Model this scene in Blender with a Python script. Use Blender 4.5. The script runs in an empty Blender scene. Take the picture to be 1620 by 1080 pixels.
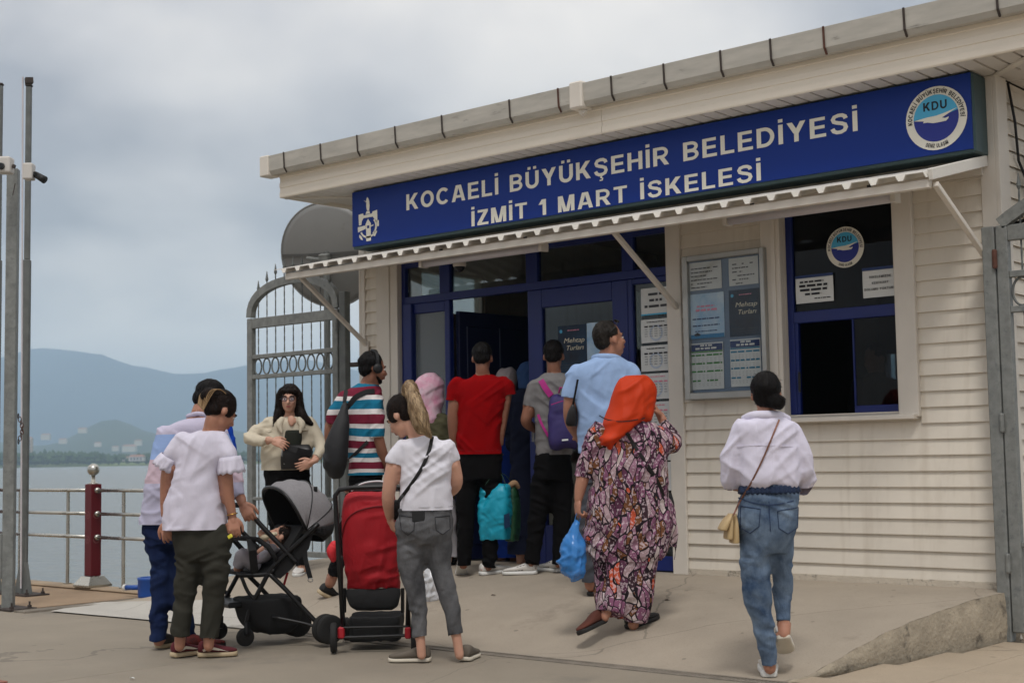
import bpy, math, random
import numpy as np
from mathutils import Vector, Matrix
random.seed(7)
S = bpy.context.scene
COL = S.collection
# ------------------------------------------------------------------ camera
# facade runs along world X (plane Y=0, outside is -Y), Z is up, ground Z=0
F_PX = 2250.0                       # 50 mm lens on a 36 mm wide frame, 1620 px
ROT = np.array([[0.75665858, 0.0652399, 0.65054712],
                [0.65360339, -0.05045347, -0.75515366],
                [-0.01644379, 0.9965933, -0.08081707]])
CAM = np.array([0.0, -8.852, 1.18])
cd = bpy.data.cameras.new('camera')
cd.sensor_width = 36.0; cd.lens = F_PX * 36.0 / 1620.0
cd.clip_start = 0.1; cd.clip_end = 60000
cd.dof.use_dof = True; cd.dof.focus_distance = 9.2; cd.dof.aperture_fstop = 4.0
cam = bpy.data.objects.new('camera', cd)
cam.matrix_world = Matrix([list(ROT[i]) + [CAM[i]] for i in range(3)] + [[0, 0, 0, 1]])
COL.objects.link(cam); S.camera = cam
# ------------------------------------------------------------------ sky
SUN_EL, SUN_AZ = math.radians(58), math.atan2(0.75, -0.66)   # azimuth: angle of the (x, y) direction towards the sun
sdir = Vector((math.cos(SUN_EL) * 0.62, -math.cos(SUN_EL) * 0.785, math.sin(SUN_EL)))
wd = bpy.data.worlds.new('World'); S.world = wd; wd.use_nodes = True
nt = wd.node_tree; nt.nodes.clear()
def N(tree, typ, **kw):
    n = tree.nodes.new(typ)
    for k, v in kw.items(): setattr(n, k, v)
    return n
wo = N(nt, 'ShaderNodeOutputWorld'); bg = N(nt, 'ShaderNodeBackground')
bg.inputs[1].default_value = 0.1
sky = N(nt, 'ShaderNodeTexSky', sky_type='NISHITA', sun_disc=False)
sky.sun_elevation = SUN_EL; sky.sun_rotation = math.atan2(sdir.x, sdir.y); sky.dust_density = 3.0
tc = N(nt, 'ShaderNodeTexCoord'); sx = N(nt, 'ShaderNodeSeparateXYZ')
nt.links.new(tc.outputs['Generated'], sx.inputs[0])
def mth(tree, op, a, b=None, c=None):
    n = N(tree, 'ShaderNodeMath', operation=op)
    for i, x in enumerate((a, b, c)):
        if x is None: continue
        if isinstance(x, (int, float)): n.inputs[i].default_value = x
        else: tree.links.new(x, n.inputs[i])
    return n.outputs[0]
zz = mth(nt, 'MAXIMUM', sx.outputs[2], 0.0)
den = mth(nt, 'ADD', zz, 0.42)
cx = mth(nt, 'DIVIDE', sx.outputs[0], den); cy = mth(nt, 'DIVIDE', sx.outputs[1], den)
cb = N(nt, 'ShaderNodeCombineXYZ')
nt.links.new(cx, cb.inputs[0]); nt.links.new(cy, cb.inputs[1])
cb.inputs[2].default_value = 53.507
no = N(nt, 'ShaderNodeTexNoise'); no.inputs['Scale'].default_value = 2.0; no.inputs['Detail'].default_value = 5; no.inputs['Roughness'].default_value = 0.46; no.inputs['Distortion'].default_value = 0.2
nt.links.new(cb.outputs[0], no.inputs['Vector'])
rp = N(nt, 'ShaderNodeValToRGB')
nt.links.new(no.outputs['Fac'], rp.inputs[0])
CL = lambda r, g, b, k=10.0: (r * k, g * k, b * k, 1)
e = rp.color_ramp.elements
e[0].position = 0.38; e[0].color = CL(0.335, 0.335, 0.36)
e[1].position = 0.62; e[1].color = CL(0.84, 0.79, 0.735)
m1 = rp.color_ramp.elements.new(0.49); m1.color = CL(0.59, 0.57, 0.565)
# overcast luminance rises evenly from the horizon to the zenith
lum = mth(nt, 'MULTIPLY_ADD', zz, 0.72, 0.92)
vm = N(nt, 'ShaderNodeVectorMath', operation='SCALE')
nt.links.new(rp.outputs[0], vm.inputs[0]); nt.links.new(lum, vm.inputs['Scale'])
mx = N(nt, 'ShaderNodeMix', data_type='RGBA'); mx.inputs[0].default_value = 0.95
nt.links.new(sky.outputs[0], mx.inputs[6]); nt.links.new(vm.outputs[0], mx.inputs[7])
nt.links.new(mx.outputs[2], bg.inputs[0]); nt.links.new(bg.outputs[0], wo.inputs[0])
# ------------------------------------------------------------------ sun (veiled by cloud)
sl = bpy.data.lights.new('sun', 'SUN'); sl.energy = 1.5; sl.angle = math.radians(12); sl.color = (1.0, 0.965, 0.92)
so = bpy.data.objects.new('sun', sl); COL.objects.link(so)
so.rotation_euler = sdir.to_track_quat('Z', 'Y').to_euler(); so.location = (0, -4, 30)
S.view_settings.view_transform = 'Standard'; S.view_settings.look = 'None'
S.view_settings.gamma = 1.0; S.view_settings.exposure = 0.2
S.render.engine = 'CYCLES'
S.cycles.use_denoising = True
S.cycles.max_bounces = 8; S.cycles.transparent_max_bounces = 12; S.cycles.volume_bounces = 1
# ------------------------------------------------------------------ helpers
def ray(u, v):
    return ROT @ np.array([(u - 810) / F_PX, -(v - 540) / F_PX, -1.0])
def PY(u, v, y=0.0):                 # point of the photograph on the plane Y = y
    d = ray(u, v); t = (y - CAM[1]) / d[1]; return CAM + d * t
def PZ(u, v, z=0.0):                 # ... on the plane Z = z
    d = ray(u, v); t = (z - CAM[2]) / d[2]; return CAM + d * t
def PD(u, v, d):                     # ... at depth d in front of the lens
    return CAM + ray(u, v) * d
def depth_of(p): return -float((ROT.T @ (np.array(p) - CAM))[2])
def srgb(c):
    return tuple(((x / 255) / 12.92 if x / 255 <= 0.04045 else ((x / 255 + 0.055) / 1.055) ** 2.4) for x in c)
MATS = {}
def mat(name, rgb, rough=0.6, metal=0.0, var=0.10, vs=6.0, bump=0.0, bs=60.0, stretch=(1, 1, 1), spec=0.4, rgb2=None, dirt=None, detail=5, sheen=0.0, coord='Object'):
    """procedural material; rgb in sRGB 0-255 (surface colour)"""
    if name in MATS: return MATS[name]
    m = bpy.data.materials.new(name); m.use_nodes = True; t = m.node_tree
    b = t.nodes['Principled BSDF']
    c = srgb(rgb)
    b.inputs['Roughness'].default_value = rough; b.inputs['Metallic'].default_value = metal
    b.inputs['Specular IOR Level'].default_value = spec
    if sheen: b.inputs['Sheen Weight'].default_value = sheen; b.inputs['Sheen Roughness'].default_value = 0.5
    tcn = N(t, 'ShaderNodeTexCoord'); mp = N(t, 'ShaderNodeMapping'); mp.inputs['Scale'].default_value = stretch
    t.links.new(tcn.outputs[coord], mp.inputs[0])
    n1 = N(t, 'ShaderNodeTexNoise'); n1.inputs['Scale'].default_value = vs; n1.inputs['Detail'].default_value = detail; n1.inputs['Roughness'].default_value = 0.6
    t.links.new(mp.outputs[0], n1.inputs['Vector'])
    r = N(t, 'ShaderNodeValToRGB'); t.links.new(n1.outputs['Fac'], r.inputs[0])
    c2 = srgb(rgb2) if rgb2 else tuple(min(1, x * (1 + var)) for x in c)
    c1 = c if rgb2 else tuple(x * (1 - var) for x in c)
    r.color_ramp.elements[0].position = 0.3; r.color_ramp.elements[0].color = (*c1, 1)
    r.color_ramp.elements[1].position = 0.7; r.color_ramp.elements[1].color = (*c2, 1)
    out = r.outputs[0]
    if dirt:      # (rgb, scale, threshold) scattered stains with their own shape
        n2 = N(t, 'ShaderNodeTexNoise'); n2.inputs['Scale'].default_value = dirt[1]; n2.inputs['Detail'].default_value = 8; n2.inputs['Roughness'].default_value = 0.7
        t.links.new(mp.outputs[0], n2.inputs['Vector'])
        r2 = N(t, 'ShaderNodeValToRGB'); t.links.new(n2.outputs['Fac'], r2.inputs[0])
        r2.color_ramp.elements[0].position = dirt[2]; r2.color_ramp.elements[1].position = min(1, dirt[2] + 0.12)
        k = dirt[3] if len(dirt) > 3 else 1.0
        r2.color_ramp.elements[1].color = (k, k, k, 1)
        mxx = N(t, 'ShaderNodeMix', data_type='RGBA')
        t.links.new(r2.outputs[0], mxx.inputs[0]); t.links.new(out, mxx.inputs[6]); mxx.inputs[7].default_value = (*srgb(dirt[0]), 1)
        out = mxx.outputs[2]
    t.links.new(out, b.inputs['Base Color'])
    rr = N(t, 'ShaderNodeMapRange'); rr.inputs[3].default_value = max(0.03, rough - 0.08); rr.inputs[4].default_value = min(1, rough + 0.08)
    t.links.new(n1.outputs['Fac'], rr.inputs[0]); t.links.new(rr.outputs[0], b.inputs['Roughness'])
    if bump:
        n3 = N(t, 'ShaderNodeTexNoise'); n3.inputs['Scale'].default_value = bs; n3.inputs['Detail'].default_value = 4
        t.links.new(mp.outputs[0], n3.inputs['Vector'])
        bp = N(t, 'ShaderNodeBump'); bp.inputs['Strength'].default_value = bump; bp.inputs['Distance'].default_value = 0.01
        t.links.new(n3.outputs['Fac'], bp.inputs['Height']); t.links.new(bp.outputs[0], b.inputs['Normal'])
    MATS[name] = m
    return m
def glass(name, tint=(0.75, 0.8, 0.8), gloss=1.0):
    if name in MATS: return MATS[name]
    m = bpy.data.materials.new(name); m.use_nodes = True; t = m.node_tree; t.nodes.clear()
    o = N(t, 'ShaderNodeOutputMaterial'); tr = N(t, 'ShaderNodeBsdfTransparent'); gl = N(t, 'ShaderNodeBsdfGlossy')
    tr.inputs[0].default_value = (*tint, 1); gl.inputs['Roughness'].default_value = 0.02
    fr = N(t, 'ShaderNodeFresnel'); fr.inputs[0].default_value = 1.5
    mxs = N(t, 'ShaderNodeMixShader')
    k = mth(t, 'MULTIPLY', fr.outputs[0], gloss)
    t.links.new(k, mxs.inputs[0]); t.links.new(tr.outputs[0], mxs.inputs[1]); t.links.new(gl.outputs[0], mxs.inputs[2])
    t.links.new(mxs.outputs[0], o.inputs[0]); MATS[name] = m
    return m
def tag(o, label=None, cat=None, group=None, kind=None):
    if label: o['label'] = label
    if cat: o['category'] = cat
    if group: o['group'] = group
    if kind: o['kind'] = kind
    return o
def empty(name, loc, label=None, cat=None, group=None):
    o = bpy.data.objects.new(name, None); o.location = Vector(loc); o.empty_display_size = 0.1
    COL.objects.link(o); tag(o, label, cat, group); return o
def link_mesh(name, me, m, parent=None, smooth=False):
    o = bpy.data.objects.new(name, me)
    if m is not None and len(me.materials) == 0:
        for q in (m if isinstance(m, (list, tuple)) else [m]): me.materials.append(q)
    if smooth: me.shade_smooth()
    COL.objects.link(o)
    if parent is not None: set_parent(o, parent)
    return o
def world_loc(o):
    v = Vector((0, 0, 0)); q = o
    while q is not None:
        v = v + q.location; q = q.parent
    return v
def set_parent(o, p):                # meshes are built in world coordinates; nothing is rotated
    o.parent = p; o.location = o.location - world_loc(p)
class MB:
    def __init__(s): s.v = []; s.f = []; s.mi = []
    def add(s, vs, fs, mi=0):
        k = len(s.v); s.v.extend([tuple(float(c) for c in x) for x in vs]); s.f.extend([tuple(i + k for i in f) for f in fs]); s.mi.extend([mi] * len(fs)); return s
    def box(s, x0, x1, y0, y1, z0, z1, mi=0):
        return s.add([(x0, y0, z0), (x1, y0, z0), (x1, y1, z0), (x0, y1, z0), (x0, y0, z1), (x1, y0, z1), (x1, y1, z1), (x0, y1, z1)],
                     [(0, 3, 2, 1), (4, 5, 6, 7), (0, 1, 5, 4), (1, 2, 6, 5), (2, 3, 7, 6), (3, 0, 4, 7)], mi)
    def obox(s, c, a, b, d, mi=0):   # half-extent vectors a, b, d
        c, a, b, d = (np.array(q, float) for q in (c, a, b, d))
        vs = [c + i * a + j * b + k * d for k in (-1, 1) for i, j in ((-1, -1), (1, -1), (1, 1), (-1, 1))]
        return s.add(vs, [(0, 3, 2, 1), (4, 5, 6, 7), (0, 1, 5, 4), (1, 2, 6, 5), (2, 3, 7, 6), (3, 0, 4, 7)], mi)
    def bar(s, p, q, w, h=None, up=(0, 0, 1), mi=0):
        p, q = np.array(p, float), np.array(q, float); h = h or w
        d = q - p; L = np.linalg.norm(d); d /= L; up = np.array(up, float)
        if abs(d.dot(up)) > 0.95: up = np.array((1.0, 0, 0))
        a = np.cross(d, up); a /= np.linalg.norm(a); b = np.cross(a, d)
        return s.obox((p + q) / 2, a * w / 2, b * h / 2, d * L / 2, mi)
    def tube(s, pts, r, n=10, cap=True, mi=0, flat=None):
        pts = [np.array(p, float) for p in pts]; k = len(pts)
        rs = r if isinstance(r, (list, tuple, np.ndarray)) else [r] * k
        tg = [pts[min(i + 1, k - 1)] - pts[max(i - 1, 0)] for i in range(k)]
        tg = [t / (np.linalg.norm(t) + 1e-9) for t in tg]
        ref = np.array((0, 0, 1.0)) if abs(tg[0][2]) < 0.9 else np.array((1.0, 0, 0))
        a = np.cross(tg[0], ref); a /= np.linalg.norm(a)
        vs = []
        for i in range(k):
            a = a - tg[i] * a.dot(tg[i]); a /= np.linalg.norm(a); b = np.cross(tg[i], a)
            for j in range(n):
                th = 2 * math.pi * j / n
                vs.append(pts[i] + rs[i] * (math.cos(th) * a + math.sin(th) * b))
        fs = [(i * n + j, i * n + (j + 1) % n, (i + 1) * n + (j + 1) % n, (i + 1) * n + j) for i in range(k - 1) for j in range(n)]
        if cap: fs += [tuple(range(n - 1, -1, -1)), tuple(range((k - 1) * n, k * n))]
        return s.add(vs, fs, mi)
    def ribbon(s, pts, w, t, side, mi=0):   # flat strap along pts; side = width direction(s)
        pts = [np.array(p, float) for p in pts]; k = len(pts)
        vs = []
        for i, p in enumerate(pts):
            tg = pts[min(i + 1, k - 1)] - pts[max(i - 1, 0)]; tg /= np.linalg.norm(tg)
            sd = np.array(side[i] if isinstance(side, list) else side, float); sd = sd - tg * sd.dot(tg); sd /= np.linalg.norm(sd)
            nn = np.cross(tg, sd)
            vs += [p + sd * w / 2 + nn * t / 2, p - sd * w / 2 + nn * t / 2, p - sd * w / 2 - nn * t / 2, p + sd * w / 2 - nn * t / 2]
        fs = [(i * 4 + j, i * 4 + (j + 1) % 4, (i + 1) * 4 + (j + 1) % 4, (i + 1) * 4 + j) for i in range(k - 1) for j in range(4)]
        fs += [(3, 2, 1, 0), tuple(range((k - 1) * 4, k * 4))]
        return s.add(vs, fs, mi)
    def lathe(s, c, prof, n=20, axis=(0, 0, 1), mi=0):   # prof: (radius, height)
        c = np.array(c, float); ax = np.array(axis, float); ax /= np.linalg.norm(ax)
        ref = np.array((1.0, 0, 0)) if abs(ax[0]) < 0.9 else np.array((0, 1.0, 0))
        a = np.cross(ax, ref); a /= np.linalg.norm(a); b = np.cross(ax, a)
        vs = [c + ax * h + r * (math.cos(2 * math.pi * j / n) * a + math.sin(2 * math.pi * j / n) * b) for r, h in prof for j in range(n)]
        k = len(prof)
        fs = [(i * n + j, i * n + (j + 1) % n, (i + 1) * n + (j + 1) % n, (i + 1) * n + j) for i in range(k - 1) for j in range(n)]
        fs += [tuple(range(n - 1, -1, -1)), tuple(range((k - 1) * n, k * n))]
        return s.add(vs, fs, mi)
    def sheet(s, rows, mi=0):               # grid of points
        h, w = len(rows), len(rows[0])
        return s.add([p for r in rows for p in r], [(i * w + j, i * w + j + 1, (i + 1) * w + j + 1, (i + 1) * w + j) for i in range(h - 1) for j in range(w - 1)], mi)
    def poly(s, pts, y0, y1, mi=0):         # outline in (x, z), extruded in Y
        n = len(pts)
        vs = [(x, y0, z) for x, z in pts] + [(x, y1, z) for x, z in pts]
        return s.add(vs, [tuple(range(n)), tuple(range(2 * n - 1, n - 1, -1))] + [(i, i + n, (i + 1) % n + n, (i + 1) % n) for i in range(n)], mi)
    def build(s, name, m, parent=None, smooth=False, bevel=0.0, seg=1, solid=0.0, sub=0, recalc=True):
        me = bpy.data.meshes.new(name); me.from_pydata(s.v, [], s.f)
        if isinstance(m, (list, tuple)):
            for q in m: me.materials.append(q)
            me.polygons.foreach_set('material_index', s.mi)
        me.update()
        if recalc:
            import bmesh
            bm = bmesh.new(); bm.from_mesh(me); bmesh.ops.recalc_face_normals(bm, faces=bm.faces); bm.to_mesh(me); bm.free()
        o = link_mesh(name, me, m, parent, smooth)
        if solid: md = o.modifiers.new('solid', 'SOLIDIFY'); md.thickness = solid; md.offset = 0
        if bevel: md = o.modifiers.new('bevel', 'BEVEL'); md.width = bevel; md.segments = seg; md.limit_method = 'ANGLE'; md.angle_limit = math.radians(40)
        if sub: md = o.modifiers.new('sub', 'SUBSURF'); md.levels = sub; md.render_levels = sub
        if smooth and bevel == 0 and not sub:
            pass
        return o
def B(x0, x1, y0, y1, z0, z1): return MB().box(x0, x1, y0, y1, z0, z1)
# capitals drawn as heavy strokes (sign lettering), other print from the built-in face
def _rib(pts, w, closed=False):
    P_ = [np.array(p, float) for p in pts]; n = len(P_); L_, R_ = [], []
    for i in range(n):
        a = P_[(i - 1) % n] if (closed or i > 0) else P_[i]; b = P_[(i + 1) % n] if (closed or i < n - 1) else P_[i]
        t = b - a; t /= np.linalg.norm(t) + 1e-9; q = np.array([-t[1], t[0]])
        L_.append(P_[i] + q * w / 2); R_.append(P_[i] - q * w / 2)
    vs = L_ + R_; m = n if closed else n - 1
    return vs, [(i, (i + 1) % n, n + (i + 1) % n, n + i) for i in range(m)]
def _arc(cx, cz, rx, rz, a0, a1, n=14): return [(cx + rx * math.cos(math.radians(a0 + (a1 - a0) * i / n)), cz + rz * math.sin(math.radians(a0 + (a1 - a0) * i / n))) for i in range(n + 1)]
def _box(x0, x1, z0, z1): return [(x0, z0), (x1, z0), (x1, z1), (x0, z1)], [(0, 1, 2, 3)]
def _dia(x0, z0, x1, z1, w): return [(x0 - w / 2, z0), (x0 + w / 2, z0), (x1 + w / 2, z1), (x1 - w / 2, z1)], [(0, 1, 2, 3)]
def capital(c):
    """strokes of one capital in a unit cap height -> (width, [(verts, faces)])"""
    w = 0.195; h = w / 2; V = lambda x, z0=0, z1=1: _box(x, x + w, z0, z1); Hb = lambda x0, x1, z: _box(x0, x1, z, z + 0.165)
    if c == ' ': return 0.34, []
    if c in 'Iİ': return w, [V(0)] + ([_box(0, w, 1.11, 1.28)] if c == 'İ' else [])
    if c == 'L': return 0.62, [V(0), Hb(w, 0.62, 0)]
    if c == 'E': return 0.67, [V(0), Hb(w, 0.67, 0), Hb(w, 0.64, 0.835), Hb(w, 0.62, 0.425)]
    if c == 'H': return 0.75, [V(0), V(0.75 - w), Hb(w, 0.75 - w, 0.43)]
    if c == 'T': return 0.70, [_box(0.35 - h, 0.35 + h, 0, 0.835), Hb(0, 0.70, 0.835)]
    if c == 'K': return 0.78, [V(0), _dia(0.20, 0.36, 0.64, 1.0, 0.25), _dia(0.67, 0.0, 0.36, 0.56, 0.235)]
    if c == 'A': return 0.84, [_dia(0.105, 0, 0.36, 1.0, 0.21), _dia(0.735, 0, 0.48, 1.0, 0.21), _box(0.24, 0.60, 0.22, 0.38)]
    if c == 'M': return 0.92, [V(0), V(0.92 - w), _dia(0.40, 0, 0.17, 1.0, 0.20), _dia(0.52, 0, 0.75, 1.0, 0.20)]
    if c == 'N': return 0.76, [V(0), V(0.76 - w), _dia(0.66, 0, 0.10, 1.0, 0.22)]
    if c == 'Y': return 0.80, [_box(0.40 - h, 0.40 + h, 0, 0.46), _dia(0.40, 0.42, 0.115, 1.0, 0.23), _dia(0.40, 0.42, 0.685, 1.0, 0.23)]
    if c == 'Z': return 0.68, [Hb(0, 0.68, 0), Hb(0.03, 0.66, 0.835), _dia(0.13, 0.14, 0.54, 0.86, 0.26)]
    if c == '1': return 0.42, [_box(0.42 - w, 0.42, 0, 1), _dia(0.10, 0.68, 0.29, 1.0, 0.22)]
    if c == 'O': return 0.84, [_rib(_arc(0.42, 0.5, 0.325, 0.42, 0, 360, 28)[:-1], w, True)]
    if c == 'C': return 0.80, [_rib(_arc(0.42, 0.5, 0.325, 0.42, 42, 318, 24), w)]
    if c in 'UÜ': return 0.75, [_rib([(h, 1), (h, 0.42)] + _arc(0.375, 0.38, 0.278, 0.295, 185, 355, 14) + [(0.75 - h, 0.42), (0.75 - h, 1)], w)] + ([_box(0.13, 0.30, 1.11, 1.27), _box(0.45, 0.62, 1.11, 1.27)] if c == 'Ü' else [])
    if c == 'D': return 0.78, [V(0), _rib([(0.15, 0.917), (0.32, 0.917)] + _arc(0.33, 0.5, 0.355, 0.417, 88, -88, 18) + [(0.32, 0.083), (0.15, 0.083)], 0.18)]
    if c == 'B': return 0.74, [V(0), _rib([(0.15, 0.917), (0.36, 0.917)] + _arc(0.38, 0.72, 0.24, 0.197, 85, -85, 12) + [(0.36, 0.523), (0.15, 0.523)], 0.165), _rib([(0.15, 0.50), (0.38, 0.50)] + _arc(0.40, 0.29, 0.25, 0.207, 85, -85, 12) + [(0.38, 0.083), (0.15, 0.083)], 0.165)]
    if c == 'R': return 0.78, [V(0), _rib([(0.15, 0.917), (0.38, 0.917)] + _arc(0.40, 0.69, 0.25, 0.227, 85, -85, 14) + [(0.38, 0.463), (0.15, 0.463)], 0.165), _dia(0.665, 0, 0.40, 0.46, 0.23)]
    if c in 'SŞ':
        p = [(0.64, 0.72), (0.60, 0.84), (0.49, 0.91), (0.34, 0.92), (0.18, 0.87), (0.12, 0.75), (0.16, 0.63), (0.30, 0.56), (0.46, 0.51), (0.60, 0.43), (0.64, 0.29), (0.58, 0.15), (0.44, 0.085), (0.28, 0.085), (0.15, 0.16), (0.09, 0.30)]
        return 0.74, [_rib(p, 0.18)] + ([_box(0.33, 0.43, -0.12, 0.02), _rib([(0.38, -0.10), (0.46, -0.14), (0.44, -0.23), (0.30, -0.24)], 0.075)] if c == 'Ş' else [])
    if c == 'W': return 1.1, [_dia(0.28, 0, 0.1, 1.0, 0.2), _dia(0.28, 0, 0.55, 1.0, 0.2), _dia(0.82, 0, 0.55, 1.0, 0.2), _dia(0.82, 0, 1.0, 1.0, 0.2)]
    if c == '!': return w, [_box(0, w, 0.32, 1), _box(0, w, 0, 0.18)]
    return 0.5, [V(0)]
def cap_letters(s, gap=0.17):
    """per letter: (verts Nx2, faces, depth stagger)"""
    x = 0.0; out = []
    for c in s:
        wd, strokes = capital(c); v, f, st = [], [], []
        for k, (a, b) in enumerate(strokes):
            n = len(v); v += [(p[0] + x, p[1]) for p in a]; f += [tuple(i + n for i in q) for q in b]; st += [k * 0.0006] * len(a)
        if v: out.append((np.array(v), f, np.array(st)))
        x += wd + gap
    return out
def glyphs(s, bold=0.0, space=1.0):
    if s.upper() == s:
        v, f, st = [], [], []
        for a, b, c in cap_letters(s): n = len(v); v += list(a); f += [tuple(i + n for i in q) for q in b]; st += list(c)
        return np.array(v), f, np.array(st), 1.0
    cu = bpy.data.curves.new('lettering', 'FONT'); cu.body = s; cu.size = 1; cu.space_character = space; cu.resolution_u = 3
    ob = bpy.data.objects.new('lettering', cu); COL.objects.link(ob)
    dg = bpy.context.evaluated_depsgraph_get(); me = bpy.data.meshes.new_from_object(ob.evaluated_get(dg))
    v = np.array([q.co[:2] for q in me.vertices]).reshape(-1, 2); f = [tuple(p.vertices) for p in me.polygons]
    bpy.data.objects.remove(ob); bpy.data.curves.remove(cu); bpy.data.meshes.remove(me)
    return v, f, np.zeros(len(v)), 0.729
def text_on(mb, s, x0, x1, z0, capz, y, bold=0.02, space=1.0, italic=0.0, slope=0.0):
    """lettering between X = x0..x1, baseline z0, cap height capz, on the plane Y = y"""
    v, f, st, cap = glyphs(s, bold, space)
    if len(v) == 0: return mb
    a, b = v[:, 0].min(), v[:, 0].max(); k = capz / cap
    zc = v[:, 1] * k
    xs = x0 + (v[:, 0] - a) / (b - a) * (x1 - x0) + italic * zc
    mb.add([(x, y - d, z0 + z + slope * (x - x0)) for x, z, d in zip(xs, zc, st)], f); return mb
def dashes(mb, x0, x1, z, h, y, seed=0, fill=0.85):
    """a line of print too small to read"""
    r = random.Random(seed); x = x0
    while x < x1:
        w = min(r.uniform(1.2, 5.0) * h, x1 - x)
        if r.random() < fill: mb.add([(x, y, z), (x + w, y, z), (x + w, y, z + h), (x, y, z + h)], [(0, 1, 2, 3)])
        x += w + h * 0.7
    return mb
# ------------------------------------------------------------------ numpy noise
def vnoise(p, seed=0):
    """smooth 3-D value noise in -1..1 for an (n,3) array"""
    p = np.asarray(p, float); i = np.floor(p).astype(np.int64); f = p - i; f = f * f * f * (f * (f * 6 - 15) + 10)
    def h(a, b, c):
        n = (a * 374761393 + b * 668265263 + c * 2147483647 + seed * 974711) & 0xffffffff
        n = ((n ^ (n >> 13)) * 1274126177) & 0xffffffff
        n = n ^ (n >> 16)
        return (n & 0xffff) / 32767.5 - 1.0
    o = 0
    for dx in (0, 1):
        for dy in (0, 1):
            for dz in (0, 1):
                w = (f[:, 0] if dx else 1 - f[:, 0]) * (f[:, 1] if dy else 1 - f[:, 1]) * (f[:, 2] if dz else 1 - f[:, 2])
                o = o + w * h(i[:, 0] + dx, i[:, 1] + dy, i[:, 2] + dz)
    return o
def fbm(p, oct=4, seed=0):
    o = 0; a = 1.0; t = 0
    for k in range(oct):
        o = o + a * vnoise(np.asarray(p) * 2 ** k, seed + k); t += a; a *= 0.5
    return o / t
# ------------------------------------------------------------------ water, shore, mountains
WZ = -1.15
def water_mat():
    m = bpy.data.materials.new('sea_water'); m.use_nodes = True; t = m.node_tree; b = t.nodes['Principled BSDF']
    b.inputs['Base Color'].default_value = (0.17, 0.19, 0.185, 1); b.inputs['Roughness'].default_value = 0.22; b.inputs['IOR'].default_value = 1.33
    g = N(t, 'ShaderNodeNewGeometry'); mp = N(t, 'ShaderNodeMapping'); t.links.new(g.outputs['Position'], mp.inputs[0])
    mp.inputs['Rotation'].default_value = (0, 0, 0.7); mp.inputs['Scale'].default_value = (1.0, 2.2, 1)
    n1 = N(t, 'ShaderNodeTexNoise'); n1.inputs['Scale'].default_value = 1.3; n1.inputs['Detail'].default_value = 5
    n2 = N(t, 'ShaderNodeTexNoise'); n2.inputs['Scale'].default_value = 0.12; n2.inputs['Detail'].default_value = 4
    t.links.new(mp.outputs[0], n1.inputs['Vector']); t.links.new(mp.outputs[0], n2.inputs['Vector'])
    s = mth(t, 'MULTIPLY_ADD', n2.outputs['Fac'], 1.6, n1.outputs['Fac'])
    bp = N(t, 'ShaderNodeBump'); bp.inputs['Strength'].default_value = 0.55; bp.inputs['Distance'].default_value = 0.5
    t.links.new(s, bp.inputs['Height']); t.links.new(bp.outputs[0], b.inputs['Normal'])
    return m
R0 = 6850
tag(MB().add([(-R0, -R0, WZ), (R0, -R0, WZ), (R0, R0, WZ), (-R0, R0, WZ)], [(0, 1, 2, 3)]).build('water', water_mat()), kind='structure')
VD = np.array([-0.6505, 0.7552])     # heading of the lens
VR = np.array([0.7552, 0.6505])
def far(u, d): return CAM[:2] * 0.5 + VD * d + VR * ((u - 810) / F_PX * d)
def terrain(name, d0, d1, prof, m, seed, nu=110, nd=14, u0=-900, u1=2600, rough=0.12):
    rows = []
    for j in range(nd):
        t = j / (nd - 1); row = []
        for i in range(nu):
            u = u0 + (u1 - u0) * i / (nu - 1); d = d0 + (d1 - d0) * t
            p = far(u, d); hgt = prof(u, t)
            row.append((p[0], p[1], hgt))
        rows.append(row)
    a = np.array(rows).reshape(-1, 3)
    w = np.array([min(1, j / 2.0) for j in range(nd) for i in range(nu)])
    a[:, 2] = np.maximum(a[:, 2] * (1 + rough * w * fbm(a * (6.0 / d0), 5, seed) * 2), 0) + WZ - 0.5 + 0.6 * w
    rows = a.reshape(nd, nu, 3)
    return MB().sheet([list(map(tuple, r)) for r in rows]).build(name, m, smooth=True)
M_mtn = mat('hazed_forest', (26, 46, 72), 0.95, var=0.25, vs=0.004, rgb2=(36, 58, 80), spec=0.05)  # dark forest with the blue of distant haze put into its colour
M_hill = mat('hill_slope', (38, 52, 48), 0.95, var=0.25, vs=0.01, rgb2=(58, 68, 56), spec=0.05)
def ridge(u, t):
    pk = 392 + 36 * math.sin(u * 0.006 + 0.6) - 0.05 * max(0, u - 200) + 22 * math.sin(u * 0.017)
    return max(0, pk) * (0.02 + 0.98 * min(1, (t * 1.25)) ** 0.85) * (1 if t < 0.8 else 1 - (t - 0.8))
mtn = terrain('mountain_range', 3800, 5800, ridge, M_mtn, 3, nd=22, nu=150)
tag(mtn, kind='structure')
def hill(u, t):
    b = 62 * math.exp(-((u - 165) / 62.0) ** 2) + 50 * math.exp(-((u - 330) / 120.0) ** 2) + 50 * math.exp(-((u + 150) / 190.0) ** 2) + 26
    return b * math.sin(min(1, t * 1.1) * math.pi * 0.52)
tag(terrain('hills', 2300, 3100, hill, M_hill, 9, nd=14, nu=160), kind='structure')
tag(terrain('shore', 1250, 2300, lambda u, t: 3.5 * min(1, t * 8), mat('shore_grass', (96, 118, 62), 0.95, rgb2=(120, 130, 84), vs=0.02, spec=0.05), 5, nd=6, nu=80, rough=0.05), kind='structure')
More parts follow.
